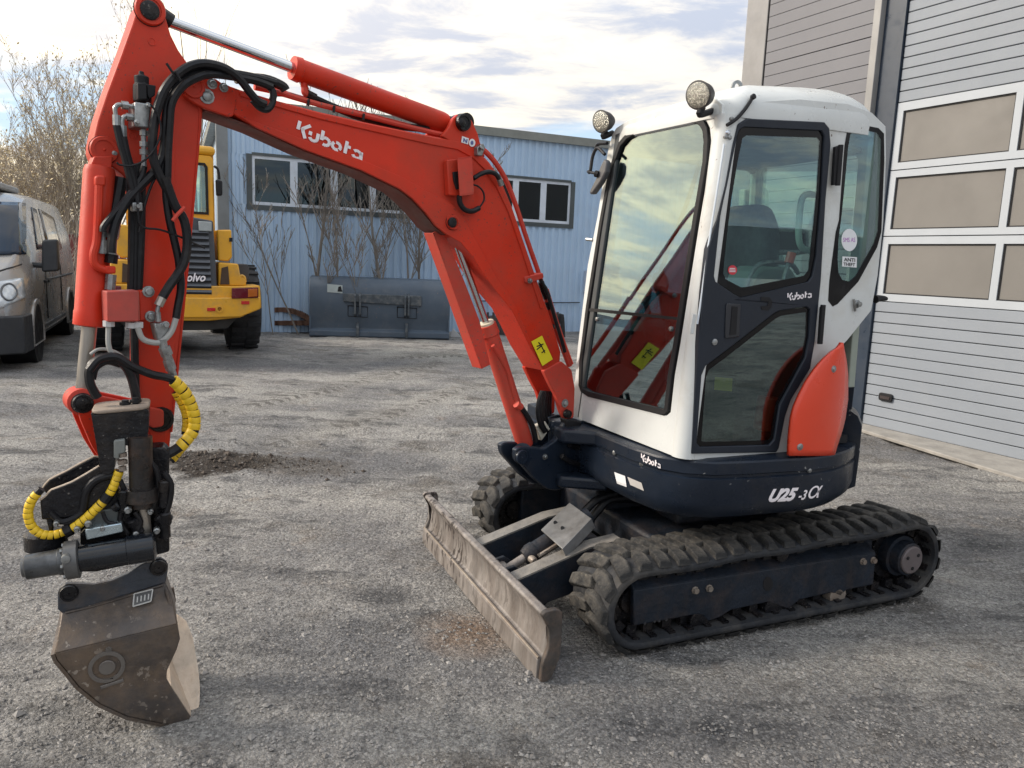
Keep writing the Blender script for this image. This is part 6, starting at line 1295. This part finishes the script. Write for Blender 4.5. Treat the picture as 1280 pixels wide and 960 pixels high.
    # bumper, headlamps, grille
    BPm = mat('van_bumper', (.022, .024, .028), .6)
    def fr(nm, pts, m, x0, x1=None):
        mm = M(); mm.prism([P(x0, y, z) for y, z in pts], f*.10); return mm.obj(nm, m, r, bevel=.02)
    mm = M(); mm.loft([[P(x, y, z) for x, y in ((.50, -1.01), (.95, -.98), (1.12, -.68), (1.17, 0), (1.12, .68), (.95, .98), (.50, 1.01), (.3, .8), (.3, -.8))] for z in (.22, .30, .56, .68)]); mm.obj('front_bumper', BPm, r, bevel=.02)
    for y, s_ in ((.68, 1), (-.68, -1)):
        mm = M(); q = [(.50, .66), (.87, .66), (.90, .78), (.80, 1.02), (.72, 1.04), (.52, .90)]
        pts = []
        for yy, zz in q: pts.append(P(1.02-.42*max(0, yy-.45)-.30*max(0, zz-.66), s_*yy, zz))
        if s_ > 0: h = hl_
        else: mm.prism(pts, f*.03+l*s_*.03); h = mm.obj('headlamp', LAMPV, r, bevel=.02)
        for k in (0, 1): mm = M(); c = P(1.12-.02*k, s_*(.56+.12*k), .46); mm.lathe(c-f*.0, f, [(0, .05), (.03, .045), (.04, .02)], 14); mm.obj('fog_lamp', LAMPV, r)
        mm = M(); mm.lathe(P(0, s_*.72, .36), l*s_, [(0, .33), (.02, .355), (.10, .36), (.20, .36), (.24, .345), (.26, .25), (.24, .22), (.1, .2)], 32); wf_ = mm.obj('front_wheel', TYRE, r)
        mm = M(); mm.lathe(P(0, s_*.93, .36), l*s_, [(0, .05), (0, .21), (.02, .215), (.0, .17), (.03, .08), (.04, .02)], 20); mm.obj('wheel_rim', ZINC, wf_)
        mm = M(); mm.lathe(P(-3.55, s_*.72, .36), l*s_, [(0, .33), (.02, .355), (.10, .36), (.20, .36), (.24, .345), (.26, .25), (.24, .22), (.1, .2)], 32); mm.obj('rear_wheel', TYRE, r)
        for x in (0, -3.55):
            mm = M(); mm.skin([[mm.bm.verts.new(P(x+rr*math.cos(a), s_*yy, .36+rr*math.sin(a))) for a in np.linspace(-.25, math.pi+.25, 20)] for rr, yy in ((.40, .985), (.43, 1.01), (.47, 1.0), (.48, .975))], cap=False); o = mm.obj('wheel_arch', VANM if x == 0 else VANM, r)
            mm = M(); mm.cyl(P(x, s_*.60, .38), P(x, s_*.992, .38), .41, 28); mm.obj('wheel_well', BLACK, r)
        mm = M(); mm.prism(roundpoly([P(-.02, s_*1.06, 1.18), P(-.02, s_*1.26, 1.20), P(-.05, s_*1.26, 1.62), P(-.05, s_*1.08, 1.60)], .04), -f*.16); mi = mm.obj('wing_mirror', BPm, r, bevel=.03, seg=3)
        mm = M(); mm.tube([P(-.08, s_*.9, 1.28), P(-.08, s_*1.1, 1.26)], .035, 8, 0); mm.obj('mirror_stalk', BPm, mi)
    mm = M(); mm.prism([P(1.03, -.42, .66), P(1.03, .42, .66), P(.97, .40, .90), P(.97, -.40, .90)], f*.02); mm.obj('radiator_grille', BPm, r, bevel=.01)
    mm = M()
    for k in range(5): mm.box(onb(.52-.0-k*.03, .42)+V((0, 0, .004)), .014, .36, .01, Matrix((f, l, V((0, 0, 1)))).transposed())
    mm.obj('hood_vent', BLACK, r)
    mm = M(); mm.prism([P(-.7, -.5, 2.27), P(-.7, .5, 2.27), P(-2.4, .5, 2.29), P(-2.4, -.5, 2.29)], V((0, 0, .10))); mm.obj('roof_box', mat('roof_box_grey', (.22, .22, .22), .5), r, bevel=.03)
LAMPV = mat('van_lamp_glass', (.50, .53, .55), .15, metal=.2, var=.3, vs=12)
van()
# ------------------------------------------------------------------ big grey loader bucket
def big_bucket():
    a, b = G(386.5, 420.5), G(561.5, 424.5); e = (b-a).normalized(); n = V((-e.y, e.x, 0)); L = (b-a).length; Pn = Plane(a, n)
    P = lambda s, o, z: a+e*s+n*o+V((0, 0, z)); zt = Pn(386, 346).z
    BM = mat('grey_blue_bucket', (.07, .098, .135), .55, var=.12, vs=2, dirt=(.12, .14, .165), dirt_amt=.4, ds=2.5, chips=(.35, .20, .12), chip_amt=.1)
    prof = [(.03, 0), (.0, .02), (-.0, .12), (.07, .16), (.05, .34), (.0, .46), (.0, zt-.20), (.06, zt-.08), (.14, zt), (.55, zt+.02), (.62, zt-.05), (.60, zt-.09), (.2, zt-.08), (.12, zt-.2), (.10, .42), (.2, .14), (.9, .05), (.9, 0)]
    mm = M(); mm.prism([P(0, o, z) for o, z in prof], e*L); o = mm.obj('loader_bucket', BM, None, bevel=.012); tag(o, 'large slate grey steel loader bucket standing before the blue workshop', 'loader bucket')
    for s in (0, L-.03): mm = M(); mm.prism([P(s, .02, .0), P(s, .03, zt-.2), P(s, .2, zt-.02), P(s, .6, zt), P(s, .9, .1), P(s, .9, 0)], e*.03); mm.obj('side_plate', BM, o)
    su = lambda u: L*(u-386.5)/(561.5-386.5); zv = lambda v: Pn(470, v).z
    ST = mat('bucket_steel', (.06, .075, .09), .5, var=.3, vs=9, dirt=(.2, .19, .17), dirt_amt=.4, ds=9)
    mm = M(); mm.prism([P(su(428), -.05, zv(378)), P(su(525), -.05, zv(381)), P(su(525), -.05, zv(368)), P(su(428), -.05, zv(368))], n*.06); br = mm.obj('hitch_bar', ST, o, bevel=.01)
    for u in (443, 449, 505, 509):
        mm = M(); mm.prism([P(su(u)-.02, -.12, zv(393)), P(su(u)-.02, -.12, zv(370)), P(su(u)-.02, 0, zv(366)), P(su(u)-.02, .0, zv(396))], e*.035); mm.obj('hitch_hook', ST, o, bevel=.005)
    for u in (446, 507):
        mm = M(); q = [P(su(u-12), -.012, zv(383)), P(su(u+12), -.012, zv(384)), P(su(u+12), -.012, zv(397)), P(su(u-12), -.012, zv(396))]; mm.tube(q+[q[0]], .008, 5, 0); mm.obj('reinforcement_edge', BLACK, o)
        mm = M(); mm.prism([P(su(u-3)+.02, -.05, .0), P(su(u-3)+.02, -.05, .20), P(su(u-3)+.02, .05, .30), P(su(u-3)+.02, .06, 0)], e*.05); mm.obj('lower_hook', ST, o, bevel=.005)
    mm = M(); mm.prism([P(su(408.5), -.004, zv(367)), P(su(427), -.004, zv(368)), P(su(427), -.004, zv(358)), P(su(408.5), -.004, zv(357))], -n*.006); sg = mm.obj('marking_plate', mat('pale_plate', (.42, .48, .48), .4), o)
    mm = M(); mm.prism([P(su(421), -.011, zv(366)), P(su(427), -.011, zv(366)), P(su(425), -.011, zv(359)), P(su(422), -.011, zv(360))], -n*.002); mm.obj('plate_mark', BLACK, sg)
    return P, L, n, e
BKP, BKL, BKN, BKE = big_bucket()
# second darker bucket right behind the boom, rusty spool, dark pallets, coiled steel tracks
def junk():
    n, e = BKN, BKE; g = G(575, 410); P = lambda s, o, z, c=g: c+e*s+n*o+V((0, 0, z))
    Pn = Plane(g, n)
    mm = M(); q = [(558, 408), (592, 405), (596, 400), (597, 352), (590, 345), (558, 346)]; mm.prism([Pn(u, v, .6) for u, v in q], n*.7); o = mm.obj('dark_bucket', mat('dark_bucket_steel', (.035, .05, .075), .55, var=.3), None, bevel=.03)
    tag(o, 'dark blue excavator bucket half hidden behind the red boom cylinder', 'bucket')
    c = Pn(598, 358, .9); mm = M(); mm.lathe(c, (e+n*.2).normalized(), [(-.10, .30), (-.09, .42), (0, .44), (.09, .42), (.10, .30), (-.1, .30)], 28); o = mm.obj('steel_ring', mat('rusty_cream_ring', (.42, .30, .16), .7, var=.4, vs=5, dirt=(.16, .07, .03), dirt_amt=.6, ds=4)); tag(o, 'rusty cream steel ring leaning behind the excavator boom', 'ring')
    g2 = G(650, 421); P2 = Plane(g2, n)
    for k, (q, lab) in enumerate((([(606, 424), (640, 424), (640, 396), (606, 397)], 'dark rusty steel crate under the boom, left of the crate by the wall'), ([(643, 423), (700, 423), (700, 396), (643, 396)], 'dark steel crate under the boom nearest the blue wall'))):
        mm = M(); mm.prism([P2(u, v, .4+k*.15) for u, v in q], n*.7); o = mm.obj('steel_crate', mat('crate_steel', (.05, .05, .055), .7, var=.5, vs=4, dirt=(.16, .09, .05), dirt_amt=.5, ds=4), None, bevel=.01); tag(o, lab, 'crate')
        mm = M()
        for i in range(5): a = P2(*q[0], .39+k*.15); b = P2(*q[1], .39+k*.15); p = a+(b-a)*(.08+.21*i); mm.box(p+V((0, 0, .3)), .05, .03, .56, Matrix((e, n, V((0, 0, 1)))).transposed())
        mm.obj('crate_rib', bpy.data.materials['crate_steel'], o)
    p = Pn(706, 384, 1.2); mm = M(); mm.tube([P2(694, 424, .2), P2(697, 405, .25), P2(702, 394, .2), P2(704, 424, .2)], .05, 8); o = mm.obj('tyre_scrap', TYRE); tag(o, 'black bent rubber scrap beside the crates at the blue wall', 'scrap')
    p = G(567, 421); mm = M(); mm.prism([p+V((-.06, 0, 0)), p+V((.14, 0, 0)), p+V((.10, 0, .05)), p+V((-.02, 0, .17))], V((.0, .05, 0))); o = mm.obj('white_scrap', mat('white_scrap', (.6, .6, .6), .5)); tag(o, 'small white scrap of plastic at the corner of the grey bucket', 'plastic')
    # steel tracks coiled on the ground
    g = G(352, 416); Pt = Plane(g, n); RT_ = mat('rusty_track_steel', (.17, .09, .06), .75, var=.35, vs=8, bump=.4)
    r = empty('coiled_steel_track', V((g.x, g.y, 0))); tag(r, 'rusty steel crawler track lying coiled between loader and grey bucket', 'crawler track')
    mm = M(); mm.prism([Pt(u, v, .3) for u, v in ((318, 416), (384, 416), (384, 404), (318, 403))], n*1.0); mm.obj('track_shoes', mat('dark_oily_track', (.018, .018, .02), .6), r)
    path = []
    for k in range(40):
        t = k/39; path.append((322+66*t, 402.5))
    for k in range(34): t = k/33; path.append((388-70*t, 399-13*math.sin(math.pi*min(1, t*1.0))**.7))
    mk = None
    for i, (u, v) in enumerate(path):
        c = Pt(u, v, .35)
        if mk is None: m2 = M(); m2.box(c, .07, .55, .09, Matrix((e, n, V((0, 0, 1)))).transposed()); mk = m2.obj('track_shoe', RT_, r, smooth=False); c0 = c; o = mk
        else: o = mk.copy(); COL.objects.link(o); o.parent = r
        o.location = (c-c0); 
junk()
# ------------------------------------------------------------------ bare trees
BARK = mat('bare_bark', (.33, .28, .22), .85, var=.3, vs=4); BARKG = mat('grey_bark', (.19, .17, .15), .85, var=.25, vs=4)
CATK = mat('golden_buds', (.60, .49, .30), .8, var=.35, vs=3); DRYL = mat('dry_leaves', (.45, .36, .2), .85, var=.35, vs=3)
def tree(pos, h, r0, name, label, group, seed, lean=(0, 0), dens=1.0, bark=BARK, buds=None, nb=0, spread=.55, stems=1, minr=.004, budsize=.035, low=.25):
    rs = random.Random(seed); V_ = []; F_2 = []; tips = []
    def seg(pts, rads, n=4):
        base = len(V_); x = None
        for i, (p, r) in enumerate(zip(pts, rads)):
            t = (pts[min(i+1, len(pts)-1)]-pts[max(0, i-1)]).normalized(); u = V((1, 0, 0)) if abs(t.x) < .9 else V((0, 1, 0)); x = t.cross(u).normalized(); y = t.cross(x)
            for k in range(n): a = 2*math.pi*k/n; V_.append(p+x*math.cos(a)*r+y*math.sin(a)*r)
        for i in range(len(pts)-1):
            for k in range(n): F_2.append((base+i*n+k, base+i*n+(k+1) % n, base+(i+1)*n+(k+1) % n, base+(i+1)*n+k))
    def grow(p, d, L, r, depth):
        n = 6 if depth == 0 else 4; pts = [p]; rd = [r]; q = p.copy(); dd = d.copy()
        for i in range(n):
            dd = (dd+V((rs.uniform(-1, 1), rs.uniform(-1, 1), rs.uniform(-.3, .6)))*(.07 if depth == 0 else .16)).normalized(); q = q+dd*(L/n); pts.append(q.copy()); rd.append(max(minr*.6, r*(1-.8*(i+1)/n)))
        seg(pts, rd, 5 if depth == 0 else 3); tips.extend(pts[len(pts)//2:] if depth >= 1 else [])
        if depth >= 3: return
        k = int((10, 6, 4)[depth]*dens)+1
        for _ in range(k):
            t = rs.uniform(low if depth == 0 else .15, .97); i = min(n-1, int(t*n)); fr = t*n-i; b = pts[i]*(1-fr)+pts[i+1]*fr
            dl = (pts[i+1]-pts[i]).normalized(); a = rs.uniform(0, 6.28); side = V((math.cos(a), math.sin(a), rs.uniform(.0, .5)))
            nd = (dl*(1-spread)+side.normalized()*spread+V((0, 0, .25))).normalized()
            grow(b, nd, L*rs.uniform(.30, .55)*(1.15-t*.5), max(minr, rd[i]*.5), depth+1)
    for s in range(stems):
        p = V(pos)+V((rs.uniform(-1, 1), rs.uniform(-1, 1), 0))*.12*(stems > 1)*stems**.5; d = V((lean[0]+rs.uniform(-.12, .12)*stems**.5, lean[1]+rs.uniform(-.1, .1), 1)).normalized(); grow(p, d, h*rs.uniform(.75, 1) if s else h, r0*(rs.uniform(.5, .9) if s else 1), 0)
    root = empty(name, V((pos[0], pos[1], 0))); tag(root, label, 'tree', group)
    o = arr('trunk_and_branches', [v-V((pos[0], pos[1], 0)) for v in V_], F_2, bark, root)
    if buds:
        vs = []; fs = []
        for _ in range(nb):
            c = rs.choice(tips)+V([rs.gauss(0, .10) for _ in range(3)])-V((pos[0], pos[1], 0)); s = budsize*rs.uniform(.5, 1.4); a = V([rs.gauss(0, 1) for _ in range(3)]).normalized(); b = a.orthogonal().normalized()
            k = len(vs); vs += [c-a*s, c+b*s*.45, c+a*s, c-b*s*.45]; fs.append((k, k+1, k+2, k+3))
        tag(arr('crown_buds', vs, fs, buds, root), kind='stuff')
    return root
wl_ = [(391, 398, 3.9, .045, (.0, 0), 1.0, 'forked grey sapling before the leftmost workshop windows'), (421.5, 398, 4.2, .022, (0, 0), .5, 'thin straight sapling between the second and third workshop window'), (490, 398, 4.0, .04, (-.07, 0), 1.0, 'leaning sapling behind the middle of the grey bucket'), (508, 398, 3.6, .026, (-.05, 0), .8, 'sapling with widely spread twigs behind the right half of the grey bucket'), (527, 398, 3.9, .035, (.03, 0), .8, 'dark straight sapling behind the right end of the grey bucket'), (553, 398, 3.2, .028, (.05, 0), .8, 'sapling half hidden by the boom above the dark bucket'), (373, 400, 3.0, .018, (-.32, .0), .7, 'thin sapling leaning left beside the coiled track'), (405, 398, 2.2, .014, (.02, 0), .7, 'short thin shoots right of the forked sapling'), (455, 398, 2.4, .014, (-.1, 0), .8, 'low twiggy shoot behind the hook bar of the grey bucket'), (341, 402, 2.6, .012, (-.2, 0), .6, 'wispy shoot beside the yellow loader wheel'), (472, 398, 2.3, .012, (.15, 0), .8, 'low arching shoot left of the leaning sapling')]
for i, (u, v, h, r_, ln_, de, lab) in enumerate(wl_):
    q = WSP(u, 400, -.55-.22*(i % 3)); q.z = 0
    tree(q, h, r_, 'bare_sapling', lab, 'bare saplings in front of the workshop', 20+i, ln_, de, BARKG, spread=.42, minr=.007, low=.22)
bl_ = [(-60, 26, 4.6, 3, 'bushy bare tree far left behind the van roof'), (-5, 24, 4.0, 3, 'bare budding tree above the roof box of the van'), (28, 27, 3.9, 3, 'pale budding tree above the left half of the van roof'), (52, 22, 3.8, 4, 'golden budded tree above the rear of the van'), (70, 25, 5.0, 3, 'golden budded tree left of the arm, behind its neighbour'), (88, 21, 4.9, 4, 'tall golden budded tree directly left of the red arm'), (104, 24, 5.6, 2, 'tallest slender tree just left of the arm'), (128, 22, 6.0, 2, 'budded tree mostly hidden by the red arm'), (165, 26, 7.4, 2, 'bare tree seen between arm and bucket cylinder'), (222, 23, 8.8, 2, 'tall bare tree rising above the chrome cylinder rod'), (244, 25, 8.0, 2, 'slim bare tree under the chrome rod by the corner post'), (262, 22, 7.2, 2, 'bare tree whose twigs reach behind the boom end')]
for i, (u, dist, h, st, lab) in enumerate(bl_):
    d = ray(u, 300); d.z = 0; q = d.normalized()*dist
    tall = st <= 2
    tree(q, h, .05 if tall else .06, 'bare_tree', lab, 'bare trees beyond the yard', 60+i, (random.uniform(-.05, .05), 0), (.45 if i >= 9 else .9) if tall else 1.2, BARK, CATK if not tall or i in (7, 6) else (DRYL if i < 9 else None), (1900 if not tall else 800) if not (9 <= i) else 0, .38 if tall else .5, st+1 if not tall else 2, minr=(.0035 if i >= 9 else .005), budsize=.034, low=.12)
# low brush under the trees
def brush():
    rs = random.Random(9); vs = []; fs = []
    for _ in range(3400):
        u = rs.uniform(-150, 240); d = ray(u, 300); d.z = 0; q = d.normalized()*rs.uniform(17.5, 27); h = rs.uniform(.5, 2.5)*(1 if u < 130 else .6); a = V((rs.gauss(0, .35), rs.gauss(0, .35), 1)).normalized(); s = V((-d.y*0+1, 0, 0)); r_ = rs.uniform(.005, .011); k = len(vs)
        m_ = q+a*h*.5+V((rs.gauss(0, .1), rs.gauss(0, .1), 0)); t = q+a*h+V((rs.gauss(0, .3), rs.gauss(0, .3), 0))
        for p, w in ((q, r_), (m_, r_*.8), (t, r_*.3)): vs += [p-V((w, 0, 0)), p+V((w*.5, w, 0)), p+V((w*.5, -w, 0))]
        for j in (0, 3):
            for z in range(3): fs.append((k+j+z, k+j+(z+1) % 3, k+j+3+(z+1) % 3, k+j+3+z))
    tag(arr('brushwood', vs, fs, mat('dry_brush', (.36, .31, .25), .9, var=.4, vs=2)), 'dense bare brushwood under the trees behind the fence', 'brushwood', kind='stuff')
    # wooded ridge far off, the same all round the yard
    mm = M(); rs = random.Random(4); lo = []; hi = []; N_ = 220
    for i in range(N_):
        a = 2*math.pi*i/N_; R_ = 420; h = 16+9*math.sin(a*3+1)+5*math.sin(a*7)+2*rs.random(); lo.append(mm.bm.verts.new((R_*math.sin(a), R_*math.cos(a), -2))); hi.append(mm.bm.verts.new(((R_+60)*math.sin(a), (R_+60)*math.cos(a), h)))
    for i in range(N_): mm.bm.faces.new((lo[i], lo[(i+1) % N_], hi[(i+1) % N_], hi[i]))
    tag(mm.obj('hills', mat('distant_hills', (.07, .08, .10), .95, var=.2, vs=.03)), kind='structure')
brush()
